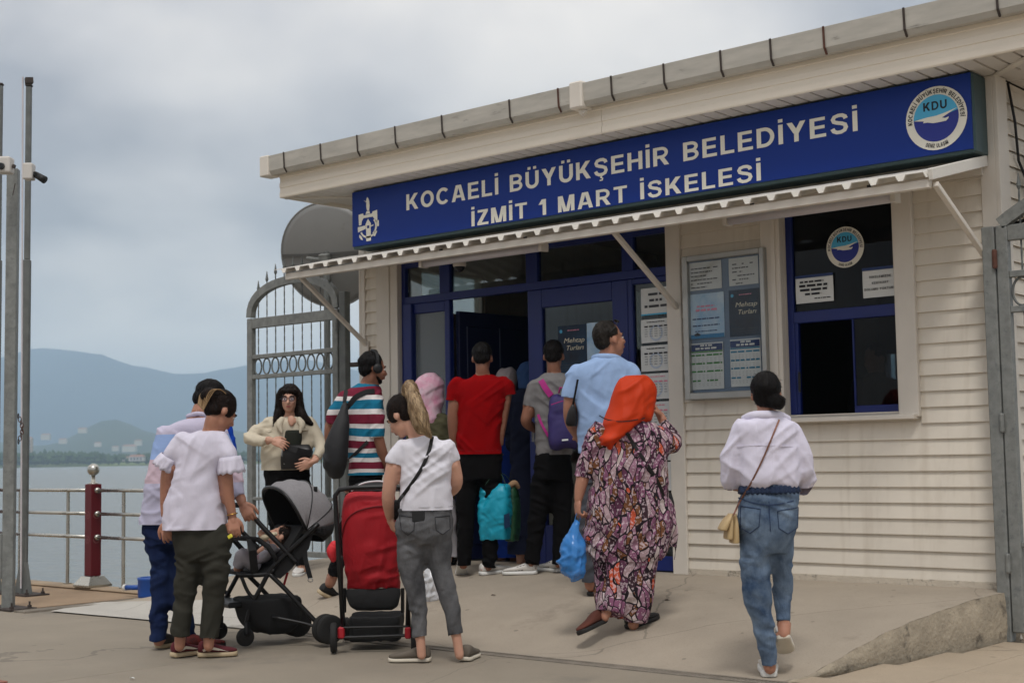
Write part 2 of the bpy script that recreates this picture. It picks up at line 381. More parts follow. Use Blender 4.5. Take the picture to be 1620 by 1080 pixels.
# far-off belt of trees that reads as one mass: many small clumps
def tree_belt():
    rg = np.random.default_rng(5); mb = MB()
    base = np.array([(1, 0, 0), (-1, 0, 0), (0, 1, 0), (0, -1, 0), (0, 0, 1), (0, 0, -0.6)], float)
    fs = [(0, 2, 4), (2, 1, 4), (1, 3, 4), (3, 0, 4), (2, 0, 5), (1, 2, 5), (3, 1, 5), (0, 3, 5)]
    for k in range(2600):
        u = rg.uniform(-150, 700); d = rg.uniform(1280, 1450)
        dens = 1.0 if u < 155 else (0.28 if u < 225 else 0.6)
        if rg.random() > dens: continue
        hh = rg.uniform(5, 9.5) * (1 if u < 155 else 0.7); p = far(u, d)
        for q in range(2):
            r = rg.uniform(2, 3.8)
            c = np.array([p[0] + rg.normal(0, 1.5), p[1] + rg.normal(0, 1.5), WZ + 3 + hh * (0.35 + 0.45 * q)])
            mb.add(c + base * np.array([r, r, r * rg.uniform(0.9, 1.5)]) * (1 + 0.25 * rg.normal(size=(6, 1))), fs)
    return mb.build('tree_belt', mat('far_foliage', (40, 58, 34), 0.95, rgb2=(66, 84, 48), vs=0.05, spec=0.05), recalc=False)
tag(tree_belt(), 'dark belt of trees along the far shore', 'trees', kind='stuff')
def far_building(u, d, w, h, base, label, col, stor=0):
    d, w, h, base = d * 0.5, w * (0.5 if d < 4000 else 0.36), h * (0.5 if d < 4000 else 0.36), base * 0.5
    p = far(u, d); z0 = base
    o = empty('far_building', (p[0], p[1], z0), label, 'building', 'pale buildings on the far shore')
    ax = np.array([VR[0], VR[1], 0]); ay = np.array([VD[0], VD[1], 0]); c = np.array([p[0], p[1], 0])
    MB().obox(c + (0, 0, z0 + h / 2), ax * w / 2, ay * w * 0.3, (0, 0, h / 2)).build('wall', mat('far_wall_%d' % col[0], tuple(int(c * .84) for c in col), 0.9, vs=0.05), o)
    a, b, q = c - ax * w * 0.53 - ay * w * 0.33, c + ax * w * 0.53 - ay * w * 0.33, w * 0.66
    rz = z0 + h + 0.02 * h
    MB().add([(*a[:2], rz), (*b[:2], rz), (*(b + ay * q)[:2], rz), (*(a + ay * q)[:2], rz), (*(c - ax * w * 0.4)[:2], rz + w * 0.12), (*(c + ax * w * 0.4)[:2], rz + w * 0.12)],
             [(0, 1, 5, 4), (1, 2, 5), (2, 3, 4, 5), (3, 0, 4), (0, 3, 2, 1)]).build('roof', mat('far_roof', (150, 110, 92), 0.9, vs=0.05), o)
    for k in range(stor):
        for j in range(4):
            zc = z0 + h * (0.08 + 0.88 * (k + 0.5) / stor); xc = (j - 1.5) * w * 0.22
            MB().obox(c + ax * xc - ay * (w * 0.3 + 0.2) + (0, 0, zc), ax * w * 0.06, ay * 0.15, (0, 0, h / stor * 0.28)).build('window', mat('far_window', (70, 80, 90), 0.3), o)
far_building(36, 2650, 17, 46, 5, 'cream tower block on the far shore seen between the grey poles', (214, 200, 184), 7)
far_building(209, 2560, 26, 8, 6, 'long white shed at the waterline left of the man in the pale shirt', (226, 224, 220), 1)
far_building(193, 2600, 14, 7, 6, 'small white house at the waterline right of the red bollard', (220, 216, 210), 1)
for i, (u, d, w, hh, zb, lab) in enumerate([(200, 4750, 60, 26, 40, 'broad pale block low on the hill above the waterside sheds'), (178, 4800, 30, 20, 44, 'small pale block left of the broad one on the hill'),
        (214, 4900, 34, 24, 62, 'pale block highest on the right shoulder of the hill'), (126, 5000, 40, 22, 110, 'pale block on the hill crest above the steel ball of the bollard'),
        (68, 5200, 44, 26, 92, 'pale block on the left slope beside the grey pole'), (95, 5000, 36, 22, 74, 'low pale block on the left slope of the hill'),
        (150, 4850, 30, 18, 60, 'pale block midway up the hill behind the bollard')]):
    far_building(u, d, w, hh, zb, lab, (205 + i, 200, 190), 0)
# ------------------------------------------------------------------ quay, ramp, paving
M_conc = mat('concrete_paving', (136, 127, 113), 0.86, var=0.10, vs=1.6, bump=0.25, bs=140, dirt=((104, 99, 92), 1.1, 0.56, 0.55))
M_ramp = mat('ramp_screed', (158, 147, 132), 0.9, var=0.09, vs=2.2, bump=0.35, bs=220, dirt=((120, 110, 98), 1.6, 0.58, 0.55))
M_side = mat('rough_concrete', (158, 147, 129), 0.95, var=0.22, vs=7, bump=0.9, bs=38, dirt=((72, 66, 58), 6, 0.57, 0.8))
M_tan = mat('tan_quay_paving', (146, 124, 100), 0.9, var=0.10, vs=2.5, bump=0.3, bs=160, dirt=((110, 96, 80), 2, 0.6, 0.5))
M_white = mat('pale_screed', (176, 172, 164), 0.85, var=0.07, vs=2.5, bump=0.25, bs=150, dirt=((150, 142, 130), 2.2, 0.58, 0.6))
M_tile = mat('beige_floor_tile', (165, 150, 130), 0.7, var=0.06, vs=3, bump=0.12, bs=120, dirt=((132, 118, 100), 2.5, 0.6, 0.5))
M_brick = mat('red_paver', (136, 92, 80), 0.9, var=0.16, vs=5, bump=0.4, bs=90)
M_wet = mat('dark_channel', (104, 99, 92), 0.6, var=0.2, vs=8, bump=0.3, bs=90)
def grime(m, spots=7.0, streak=0.5):
    """trodden gum, oil spots and long hairline cracks on a paving material"""
    t = m.node_tree; b = t.nodes['Principled BSDF']; src = b.inputs['Base Color'].links[0].from_socket; g = N(t, 'ShaderNodeTexCoord')
    vo = N(t, 'ShaderNodeTexVoronoi'); vo.inputs['Scale'].default_value = spots; t.links.new(g.outputs['Object'], vo.inputs['Vector'])
    sc_ = N(t, 'ShaderNodeSeparateColor'); t.links.new(vo.outputs['Color'], sc_.inputs[0])
    rad = mth(t, 'MULTIPLY_ADD', sc_.outputs[0], 0.13, 0.01); on = mth(t, 'GREATER_THAN', sc_.outputs[1], 0.62)
    k = mth(t, 'MULTIPLY', mth(t, 'MULTIPLY', mth(t, 'LESS_THAN', vo.outputs['Distance'], rad), on), 0.42)
    m1_ = N(t, 'ShaderNodeMix', data_type='RGBA'); t.links.new(k, m1_.inputs[0]); t.links.new(src, m1_.inputs[6]); m1_.inputs[7].default_value = (*srgb((72, 66, 60)), 1)
    nw = N(t, 'ShaderNodeTexNoise'); nw.inputs['Scale'].default_value = 0.8; nw.inputs['Detail'].default_value = 5; t.links.new(g.outputs['Object'], nw.inputs['Vector'])
    mv = N(t, 'ShaderNodeMix', data_type='VECTOR'); mv.inputs[0].default_value = 0.3; t.links.new(g.outputs['Object'], mv.inputs[4]); t.links.new(nw.outputs['Color'], mv.inputs[5])
    cr = N(t, 'ShaderNodeTexVoronoi', feature='DISTANCE_TO_EDGE'); cr.inputs['Scale'].default_value = 0.42; t.links.new(mv.outputs[1], cr.inputs['Vector'])
    k2 = mth(t, 'MULTIPLY', mth(t, 'LESS_THAN', cr.outputs['Distance'], 0.0011), 0.35)
    m2_ = N(t, 'ShaderNodeMix', data_type='RGBA'); t.links.new(k2, m2_.inputs[0]); t.links.new(m1_.outputs[2], m2_.inputs[6]); m2_.inputs[7].default_value = (*srgb((64, 60, 55)), 1)
    sp = N(t, 'ShaderNodeTexNoise'); sp.inputs['Scale'].default_value = 170; sp.inputs['Detail'].default_value = 2; t.links.new(g.outputs['Object'], sp.inputs['Vector'])
    k3 = mth(t, 'MULTIPLY', mth(t, 'GREATER_THAN', sp.outputs['Fac'], 0.63), 0.35)
    m3_ = N(t, 'ShaderNodeMix', data_type='RGBA'); t.links.new(k3, m3_.inputs[0]); t.links.new(m2_.outputs[2], m3_.inputs[6]); m3_.inputs[7].default_value = (*srgb((90, 82, 74)), 1)
    t.links.new(m3_.outputs[2], b.inputs['Base Color'])
for q_ in (M_conc, M_ramp, M_tan, M_white, M_tile): grime(q_)
gq = MB()
gq.box(-220, 220, -300, -1.10, -3.0, -0.012)          # quay block
gq.box(-10.75, 220, -1.10, 60, -3.0, -0.012)          # pier that carries the building
tag(gq.build('quay', mat('quay_concrete', (128, 118, 104), 0.92, var=0.14, vs=1.2, bump=0.5, bs=50)), kind='structure')
# pavement of large cast slabs with open joints
pav = empty('pavement', (-7, -4, 0)); tag(pav, kind='structure')
jx = [-30, -24, -18, -13.5, PZ(240, 1055)[0] - 4.6, PZ(240, 1055)[0], PZ(240, 1055)[0] + 4.2, 2.0, 6, 12]
jy = [-12.0, -8.0, -4.75, -2.42]
for i in range(len(jx) - 1):
    for k in range(len(jy) - 1):
        if jx[i] > -3.95 and k == 2: pass
        MB().box(jx[i] + 0.005, jx[i + 1] - 0.005, jy[k] + 0.005, jy[k + 1] - 0.005, -0.011, 0.0).build('slab', M_conc, pav, bevel=0.004)
# red paver corner, a sheet of small bricks laid on the slab
pv = empty('brick_paving', (-7.6, -4.7, 0.0)); tag(pv, kind='structure')
bp0 = PZ(0, 1062); bp1 = PZ(140, 1080)
rng = random.Random(4)
for i in range(16):
    for k in range(7):
        x = -8.35 + i * 0.205 + (0.1 if k % 2 else 0); y = -4.60 - k * 0.105
        if y > -4.52 - (x + 8.2) * 0.09 * 2.4: continue
        MB().box(x, x + 0.198, y - 0.098, y, 0.0005, 0.010 + rng.uniform(0, 0.003)).build('brick', M_brick, pv, bevel=0.004)
# tan strip along the quay edge, pale repaired patch
tag(B(-40, -10.78, -2.62, -1.10, -0.010, 0.004).build('quay_edge_paving', M_tan), kind='structure')
tag(B(-40, -10.78, -1.30, -1.085, 0.0045, 0.03).build('quay_kerb', mat('kerb_concrete', (150, 132, 110), 0.9, var=0.12, vs=3, bump=0.4, bs=80), bevel=0.012), kind='structure')
wp = [PZ(80, 966), PZ(160, 956), PZ(232, 950), PZ(330, 962), PZ(330, 998), PZ(228, 984)]
# ramp
RY = [-2.34, -2.15, -2.03, -1.73, -1.44, -1.14, -0.84, -0.54, -0.15, 0.16]
RZ = [0.002, 0.004, 0.026, 0.101, 0.166, 0.213, 0.249, 0.282, 0.296, 0.30]
def sm(a, b, x):
    t = min(1, max(0, (x - a) / (b - a))); return t * t * (3 - 2 * t)
def ramp_z(x, y):
    if y < -2.34 or x < -10.74: return 0.0
    return float(np.interp(y, RY, RZ)) * sm(-10.75, -9.7, x)
def ramp_edge(y): return -3.796 + (y + 2.146) / 1.995 * 0.303
rows = []
ys = np.linspace(-2.34, 0.2, 36)
for y in ys:
    xe = ramp_edge(y); r = []
    for x in np.linspace(-10.74, xe, 90):
        z = ramp_z(x, y) + 0.003 * float(fbm(np.array([[x * 1.3, y * 1.3, 0]]), 3, 4)[0]) + 0.004
        r.append((x + (0.006 * math.sin(y * 23) if x > -4 else 0), y, z))
    rows.append(r)
rmp = MB().sheet(rows)
ro = rmp.build('ramp', M_ramp, smooth=True); tag(ro, kind='structure')
sd = MB()
top = [r[-1] for r in rows]
sv = []
nz = 7
for i, p in enumerate(top):
    for k in range(nz):
        t = k / (nz - 1); q = math.sin(i * 1.7 + k * 2.1) * 0.004
        sv.append((p[0] + 0.012 * math.sin(t * 3.14) + q, p[1], (p[2]) * (1 - t) - 0.011 * t))
sd.add(sv, [(i * nz + k, i * nz + k + 1, (i + 1) * nz + k + 1, (i + 1) * nz + k) for i in range(len(top) - 1) for k in range(nz - 1)])
sd.build('side_face', M_side, ro, smooth=True)
def ground_z(x, y): return ramp_z(x, y) if x < ramp_edge(y) else 0.0
def ground(u, v):                    # where a pixel of the photograph meets the ground
    d = ray(u, v); t = 4.0
    while t < 40:
        p = CAM + d * t
        if p[2] <= ground_z(p[0], p[1]): break
        t += 0.01
    return p
rows = []
for j in range(9):
    t = j / 8; rows.append([])
    for i in range(25):
        s_ = i / 24; u = 80 + 330 * s_ + (1 - s_) * 70 * t; v = (968 + 30 * s_) * (1 - t) + (954 - 5 * s_) * t
        p = ground(u, v); rows[-1].append((p[0], p[1], ground_z(p[0], p[1]) + 0.011))
tag(MB().sheet(rows).build('repair_patch', M_white, smooth=True), kind='structure')
# drain across the foot of the ramp
dr = empty('drain_channel', (-7, -2.38, 0), 'long slotted metal drain at the foot of the ramp', 'drain')
M_drain = mat('drain_metal', (132, 124, 113), 0.8, 0.0, var=0.2, vs=9, bump=0.2)
MB().box(-10.5, -3.70, -2.42, -2.405, -0.01, 0.006).box(-10.5, -3.70, -2.335, -2.32, -0.01, 0.008).build('frame', M_drain, dr)
B(-10.5, -3.70, -2.405, -2.335, -0.0105, -0.004).build('bed', M_wet, dr)
gb = MB()
x = -10.48
while x < -3.72: gb.box(x, x + 0.012, -2.404, -2.336, -0.006, 0.004); x += 0.024
tag(gb.build('grate_bars', M_drain, dr, recalc=False), kind='stuff')
d2 = empty('cross_drain', (-10.55, -2.2, 0), 'short ribbed drain grate at the edge of the pale patch by the grey poles', 'drain')
MB().box(-10.62, -10.61, -2.72, -1.6, -0.005, 0.016).box(-10.47, -10.46, -2.72, -1.6, -0.005, 0.016).build('frame', M_drain, d2)
gb = MB(); y = -2.71
while y < -1.62: gb.box(-10.61, -10.47, y, y + 0.014, 0.002, 0.014); y += 0.03
tag(gb.build('grate_bars', M_drain, d2, recalc=False), kind='stuff')
# beige floor tiles right of the ramp
tl = empty('tile_floor', (-3, -1.5, 0)); tag(tl, kind='structure')
for i in range(8):
    for k in range(7):
        x0 = -3.82 + i * 0.62; y0 = -3.95 + k * 0.62
        x1 = x0 + 0.612; y1 = y0 + 0.612
        xa = max(x0, max(ramp_edge(y0), ramp_edge(y1)) + 0.012) if y1 > -2.32 else x0
        if xa >= x1 - 0.05: continue
        if y1 > 0.05 and x0 < -3.4: continue
        B(xa, x1, y0, y1, 0.0005, 0.008).build('tile', M_tile, tl, bevel=0.003)
# weathered bits at the ramp edge
# ------------------------------------------------------------------ haze
hz = MB().box(-6900, 6900, -900, 6900, -14, max(v.co.z for v in mtn.data.vertices) + 12)
hm = bpy.data.materials.new('haze_air'); hm.use_nodes = True; t = hm.node_tree; t.nodes.clear()
ho = N(t, 'ShaderNodeOutputMaterial'); hv = N(t, 'ShaderNodeVolumePrincipled')
hv.inputs['Color'].default_value = (0.62, 0.81, 1.0, 1); hv.inputs['Density'].default_value = 0.00027
hv.inputs['Anisotropy'].default_value = 0.0
t.links.new(hv.outputs[0], ho.inputs['Volume'])
tag(hz.build('haze', hm), 'pale blue haze over the bay', 'haze', kind='stuff')
# ------------------------------------------------------------------ building
XL, XR, YB = -9.40, -3.50, 4.6
ZF, ZS = 0.30, 3.57            # floor, soffit
fx = lambda u, v=560, y=0.0: float(PY(u, v, y)[0])
fz = lambda u, v, y=0.0: float(PY(u, v, y)[2])
M_wall = mat('cream_pvc', (214, 206, 192), 0.55, var=0.05, vs=3, dirt=((160, 148, 128), 9, 0.66, 0.6), spec=0.4, bump=0.05, bs=30)
M_trim = mat('cream_trim', (210, 203, 192), 0.5, var=0.05, vs=4, dirt=((150, 138, 120), 7, 0.68, 0.6))
M_fas = mat('cream_fascia', (232, 223, 208), 0.5, var=0.05, vs=2, stretch=(0.4, 1, 6), dirt=((176, 160, 134), 3, 0.64, 0.6))
def weather(m):
    """each board a shade of its own, faint drip streaks"""
    t = m.node_tree; b = t.nodes['Principled BSDF']; src = b.inputs['Base Color'].links[0].from_socket; oi = N(t, 'ShaderNodeObjectInfo'); g = N(t, 'ShaderNodeTexCoord')
    k = mth(t, 'MULTIPLY_ADD', oi.outputs['Random'], 0.09, 0.95); vm_ = N(t, 'ShaderNodeVectorMath', operation='SCALE'); t.links.new(src, vm_.inputs[0]); t.links.new(k, vm_.inputs['Scale'])
    mp_ = N(t, 'ShaderNodeMapping'); mp_.inputs['Scale'].default_value = (14, 14, 0.7); t.links.new(g.outputs['Object'], mp_.inputs[0])
    n_ = N(t, 'ShaderNodeTexNoise'); n_.inputs['Scale'].default_value = 1.0; n_.inputs['Detail'].default_value = 6; t.links.new(mp_.outputs[0], n_.inputs['Vector'])
    r_ = N(t, 'ShaderNodeMapRange'); r_.inputs[1].default_value = 0.52; r_.inputs[2].default_value = 0.75; r_.inputs[4].default_value = 0.35; t.links.new(n_.outputs['Fac'], r_.inputs[0])
    mx_ = N(t, 'ShaderNodeMix', data_type='RGBA'); t.links.new(r_.outputs[0], mx_.inputs[0]); t.links.new(vm_.outputs[0], mx_.inputs[6]); mx_.inputs[7].default_value = (*srgb((168, 154, 134)), 1)
    t.links.new(mx_.outputs[2], b.inputs['Base Color'])
weather(M_wall)
M_soff = mat('white_soffit', (200, 194, 186), 0.55, var=0.05, vs=3, dirt=((140, 128, 112), 5, 0.66, 0.6))
M_gut = mat('grey_gutter', (176, 172, 163), 0.6, var=0.14, vs=5, stretch=(0.6, 1, 3), dirt=((84, 80, 72), 6, 0.60, 0.7))
M_iron = mat('rusty_iron', (62, 54, 50), 0.8, var=0.3, vs=20)
M_rust = mat('rust', (88, 58, 48), 0.9, var=0.3, vs=20)
M_blue = mat('blue_aluminium', (12, 32, 100), 0.42, var=0.06, vs=5)
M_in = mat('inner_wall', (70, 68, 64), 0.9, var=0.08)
M_gl = glass('window_glass', gloss=0.6); M_gl2 = glass('dark_glass', (0.42, 0.45, 0.46), 0.4)
def grey_pane():  # even grey, smooth, partly transparent pane
    if 'grey_glass' in MATS: return MATS['grey_glass']
    m = bpy.data.materials.new('grey_glass'); m.use_nodes = True; b = m.node_tree.nodes['Principled BSDF']
    b.inputs['Base Color'].default_value = (*srgb((122, 130, 134)), 1); b.inputs['Roughness'].default_value = 0.12; b.inputs['Alpha'].default_value = 0.62; MATS['grey_glass'] = m
    return m
bd = empty('ticket_building', (-6.45, 0, ZF), 'low cream clad ferry ticket building with blue framed entrance and grey gutter', 'building')
# openings
DX0, DX1, DZ1 = -8.93, -6.055, 2.92
WX0, WX1, WZ0, WZ1 = -5.07, -4.215, 1.44, 2.90
w = MB()
T0, T1 = 0.0, 0.12
w.box(XL, DX0, T0, T1, 0.0, ZS); w.box(DX0, DX1, T0, T1, DZ1, ZS); w.box(DX1, WX0, T0, T1, 0.0, ZS)
w.box(WX0, WX1, T0, T1, 0.0, WZ0); w.box(WX0, WX1, T0, T1, WZ1, ZS); w.box(WX1, XR, T0, T1, 0.0, ZS)
w.build('front_wall', M_wall, bd)
def PX(u, v, x): d = ray(u, v); t = (x - CAM[0]) / d[0]; return CAM + d * t
def lwin(u0, v0, u1, v1):             # window of the left wall seen through the entrance
    a, b = PX(u0, v0, XL + 0.12), PX(u1, v1, XL + 0.12); c_, d_ = PX(u0, v1, XL + 0.12), PX(u1, v0, XL + 0.12)
    return a[1], b[1], min(b[2], c_[2]), max(a[2], d_[2])
lw = [lwin(666, 436, 768, 496), lwin(1002, 458, 1022, 556)]
sw = MB(); y_ = T1
for (a, b, c, d) in lw:
    sw.box(XL, XL + 0.12, y_, a, 0.0, ZS); sw.box(XL, XL + 0.12, a, b, 0.0, c); sw.box(XL, XL + 0.12, a, b, d, ZS); y_ = b
sw.box(XL, XL + 0.12, y_, max(YB, y_ + 0.1), 0.0, ZS)
sw.build('side_wall', M_wall, bd)
for (a, b, c, d) in lw:
    fr = MB().box(XL, XL + 0.1, a, a + 0.03, c, d).box(XL, XL + 0.1, b - 0.03, b, c, d).box(XL, XL + 0.1, a + 0.03, b - 0.03, c, c + 0.03).box(XL, XL + 0.1, a + 0.03, b - 0.03, d - 0.03, d).build('window', M_trim, bd)
    B(XL + 0.05, XL + 0.056, a + 0.03, b - 0.03, c + 0.03, d - 0.03).build('pane', M_gl, fr)
B(XR - 0.12, XR, T1, YB, 0.0, ZS).build('side_wall', M_wall, bd)
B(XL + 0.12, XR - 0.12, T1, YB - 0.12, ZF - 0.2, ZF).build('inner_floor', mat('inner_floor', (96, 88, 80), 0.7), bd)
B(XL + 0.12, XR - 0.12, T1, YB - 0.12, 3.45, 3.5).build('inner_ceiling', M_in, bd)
# back wall with windows that let the bright sky through
yb0, yb1 = YB - 0.12, YB
def bwin(u0, v0, u1, v1):
    a, b = PY(u0, v1, yb0), PY(u1, v0, yb0); return (a[0], b[0], a[2], b[2])
wins = [bwin(1398, 552, 1421, 645)]
bw = MB(); x = XL
for (a, b, c, d) in wins:
    d = min(d, 3.40)
    bw.box(x, a, yb0, yb1, 0.0, ZS); bw.box(a, b, yb0, yb1, 0.0, c); bw.box(a, b, yb0, yb1, d, ZS); x = b
bw.box(x, XR, yb0, yb1, 0.0, ZS)
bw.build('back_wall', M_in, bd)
for (a, b, c, d) in wins:
    d = min(d, 3.40)
    fr = MB().box(a, a + 0.04, yb0, yb1, c, d).box(b - 0.04, b, yb0, yb1, c, d).box(a, b, yb0, yb1, c, c + 0.04).box(a, b, yb0, yb1, d - 0.04, d).build('window', M_blue, bd)
    B(a + 0.04, b - 0.04, yb0 + 0.05, yb0 + 0.056, c + 0.04, d - 0.04).build('pane', M_gl, fr)
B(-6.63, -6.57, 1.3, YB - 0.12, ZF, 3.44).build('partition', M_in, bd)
# roof
rf = MB()
ox0, ox1, oy0, oy1 = XL - 0.56, XR + 0.56, -0.48, YB + 0.5
rf.add([(ox0, oy0, 3.80), (ox1, oy0, 3.80), (ox1, oy1, 3.80), (ox0, oy1, 3.80), (-8.2, 1.9, 4.25), (-4.7, 1.9, 4.25)], [(0, 1, 5, 4), (1, 2, 5), (2, 3, 4, 5), (3, 0, 4), (0, 3, 2, 1)])
rfo = rf.build('roof', mat('roof_sheet', (120, 104, 96), 0.7), bd)
# soffit of narrow panels, run from wall to fascia
sf = B(ox0 + 0.02, ox1 - 0.02, oy0 + 0.02, -0.001, ZS + 0.03, ZS + 0.05).build('soffit', M_soff, bd)
sfe = B(ox0 + 0.02, XL, 0.0, oy1, ZS + 0.03, ZS + 0.05); sfe.build('soffit', M_soff, bd)
sfe = B(XR, ox1 - 0.02, 0.0, oy1, ZS + 0.03, ZS + 0.05); sfr = sfe.build('soffit', M_soff, bd)
x = ox0 + 0.02
while x < ox1 - 0.03:
    x2 = min(x + 0.25, ox1 - 0.02); p = MB()
    for k in range(2):
        a = x + 0.125 * k; b = min(a + 0.125, x2)
        if b - a > 0.03: p.add([(a + 0.003, oy0 + 0.02, ZS + 0.026), (a + 0.010, oy0 + 0.02, ZS), (b - 0.016, oy0 + 0.02, ZS + 0.004), (b - 0.012, oy0 + 0.02, ZS + 0.026), (a + 0.003, -0.001, ZS + 0.026), (a + 0.010, -0.001, ZS), (b - 0.016, -0.001, ZS + 0.004), (b - 0.012, -0.001, ZS + 0.026)],
                              [(0, 1, 5, 4), (1, 2, 6, 5), (2, 3, 7, 6)])
    p.build('soffit_panel', M_soff, sf, recalc=False); x += 0.25
for k in range(6):
    y = 0.0 + k * 0.25
    B(XR + 0.002, ox1 - 0.02, y + 0.006, y + 0.244, ZS + 0.008, ZS + 0.028).build('soffit_panel', M_soff, sfr, bevel=0.006)
MB().bar((XR + 0.0, 0.0, ZS - 0.004), (ox1 - 0.02, oy0 + 0.02, ZS - 0.004), 0.05, 0.012).build('mitre_strip', M_trim, bd)
MB().bar((XL, 0.0, ZS - 0.004), (ox0 + 0.02, oy0 + 0.02, ZS - 0.004), 0.05, 0.012).build('mitre_strip', M_trim, bd)
# fascia boards with a fold along the top, joined at one seam
sx_ = fx(953, 230, -0.5)
for a, b in ((ox0, sx_ - 0.002), (sx_ + 0.002, ox1)):
    f = MB()
    prof = [(-0.500, 3.566), (-0.506, 3.575), (-0.506, 3.615), (-0.499, 3.618), (-0.499, 3.655), (-0.506, 3.658), (-0.506, 3.70), (-0.499, 3.703), (-0.499, 3.745), (-0.508, 3.75), (-0.508, 3.79), (-0.48, 3.79), (-0.48, 3.566)]
    n = len(prof)
    f.add([(a, y, z) for y, z in prof] + [(b, y, z) for y, z in prof], [(i, (i + 1) % n, (i + 1) % n + n, i + n) for i in range(n)] + [tuple(range(n)), tuple(range(2 * n - 1, n - 1, -1))])
    f.build('fascia_board', M_fas, bd)
B(ox0 - 0.001, ox0 + 0.02, -0.479, oy1, 3.566, 3.79).build('fascia_board', M_fas, bd)
B(ox1 - 0.02, ox1 + 0.001, -0.479, oy1, 3.566, 3.79).build('fascia_board', M_fas, bd)
# gutter with iron straps
gx0, gx1 = ox0 - 0.10, ox1 + 0.1
gp = [(-0.51, 3.93), (-0.51, 3.775), (-0.60, 3.765), (-0.625, 3.80), (-0.635, 3.935), (-0.62, 3.935), (-0.61, 3.80), (-0.59, 3.78), (-0.525, 3.79), (-0.525, 3.93)]
n = len(gp); g = MB()
g.add([(gx0, y, z) for y, z in gp] + [(gx1, y, z) for y, z in gp], [(i, (i + 1) % n, (i + 1) % n + n, i + n) for i in range(n)] + [tuple(range(n)), tuple(range(2 * n - 1, n - 1, -1))])
go = g.build('gutter', M_gut, bd)
MB().poly([(gx0 - 0.02, 3.755), (gx0 + 0.10, 3.755), (gx0 + 0.10, 3.945), (gx0 - 0.02, 3.945)], -0.645, -0.50).build('gutter_end_cap', M_trim, go, bevel=0.01)
for i, u in enumerate([449, 507, 565, 625, 699, 806, 883, 967, 1050, 1140, 1219, 1303, 1430, 1577]):
    v = 235 - (u - 507) * 0.225; xb = fx(u, v, -0.635)
    MB().bar((xb, -0.640, 3.938), (xb, -0.632, 3.80), 0.014, 0.005, up=(0, 1, 0)).bar((xb, -0.632, 3.80), (xb, -0.60, 3.758), 0.014, 0.006, up=(0, 1, 0)).build('gutter_strap', M_rust if i in (6, 11) else M_iron, go)
xb = fx(912, 157, -0.635)
MB().poly([(xb - 0.06, 3.75), (xb + 0.06, 3.75), (xb + 0.06, 3.955), (xb - 0.06, 3.955)], -0.655, -0.51).build('gutter_joint', M_trim, go, bevel=0.012)
MB().tube([(xb, -0.58, 3.75), (xb + 0.03, -0.57, 3.72)], 0.03).build('outlet', M_trim, go)
# siding boards, each lapping the one below
NBX1, NBX0 = fx(1212, 610), fx(1083, 500)
def board(x0, x1, z, h=0.104, cut=None):
    zb, zt = z, z + h + 0.012
    if x1 - x0 < 0.02: return
    yo, yi = -0.024, -0.006
    mb = MB()
    mb.add([(x0, yo, zb), (x1, yo, zb), (x1, yo - 0.0, zb + 0.006), (x0, yo, zb + 0.006), (x0, yi, zt), (x1, yi, zt), (x0, -0.001, zb), (x1, -0.001, zb), (x0, -0.001, zt), (x1, -0.001, zt)],
           [(0, 1, 2, 3), (3, 2, 5, 4), (4, 5, 9, 8), (0, 6, 7, 1), (0, 3, 4, 8, 6), (1, 7, 9, 5, 2)])
    mb.build('siding_board', M_wall, bd, recalc=False)
z = 0.316; k = 0
LT0, LT1 = fx(600, 560), DX0
while z < ZS - 0.02:
    h = min(0.104, ZS - z - 0.013)
    board(XL + 0.05, fx(600, 560) - 0.001, z, h)
    if z < WZ0 - 0.11 or z > WZ1 + 0.02: board(-5.925, -3.60, z, h)
    else: board(-5.925, fx(1214, 560), z, h); board(fx(1456, 560), -3.60, z, h)
    if z > 2.95: board(fx(600) + 0.001, -5.926, z, h)
    z += 0.104; k += 1
# render upstand at the wall foot, chipped
M_chip = mat('chipped_render', (192, 182, 166), 0.85, var=0.08, vs=6, dirt=((112, 108, 100), 16, 0.54, 0.9), bump=0.5, bs=60)
B(-5.925, -3.55, -0.030, -0.0245, 0.285, 0.345).build('plinth_strip', M_chip, bd, bevel=0.004)
# corner trims
MB().box(XL, XL + 0.05, -0.03, 0.0, 0.0, ZS).box(XL - 0.03, XL, -0.03, 0.06, 0.0, ZS).build('corner_trim', M_trim, bd, bevel=0.004)
MB().box(-3.60, XR, -0.034, 0.0, 0.0, ZS).box(XR, XR + 0.03, -0.034, 0.13, 0.0, ZS).build('corner_trim', M_trim, bd, bevel=0.004)
z = 0.30
while z < ZS - 0.1:
    MB().add([(XR + 0.024, 0.13, z), (XR + 0.024, YB, z), (XR + 0.006, YB, z + 0.104), (XR + 0.006, 0.13, z + 0.104)], [(0, 1, 2, 3)]).build('siding_board', M_wall, bd, recalc=False, solid=0.004); z += 0.104
# door posts
MB().box(fx(600), DX0, -0.035, 0.0, 0.0, 3.0).box(fx(612), fx(622), -0.045, -0.036, 0.0, 3.0).build('door_post', M_trim, bd, bevel=0.004)
MB().box(DX1, -5.926, -0.04, 0.0, 0.0, 3.0).build('door_post', M_trim, bd, bevel=0.004)
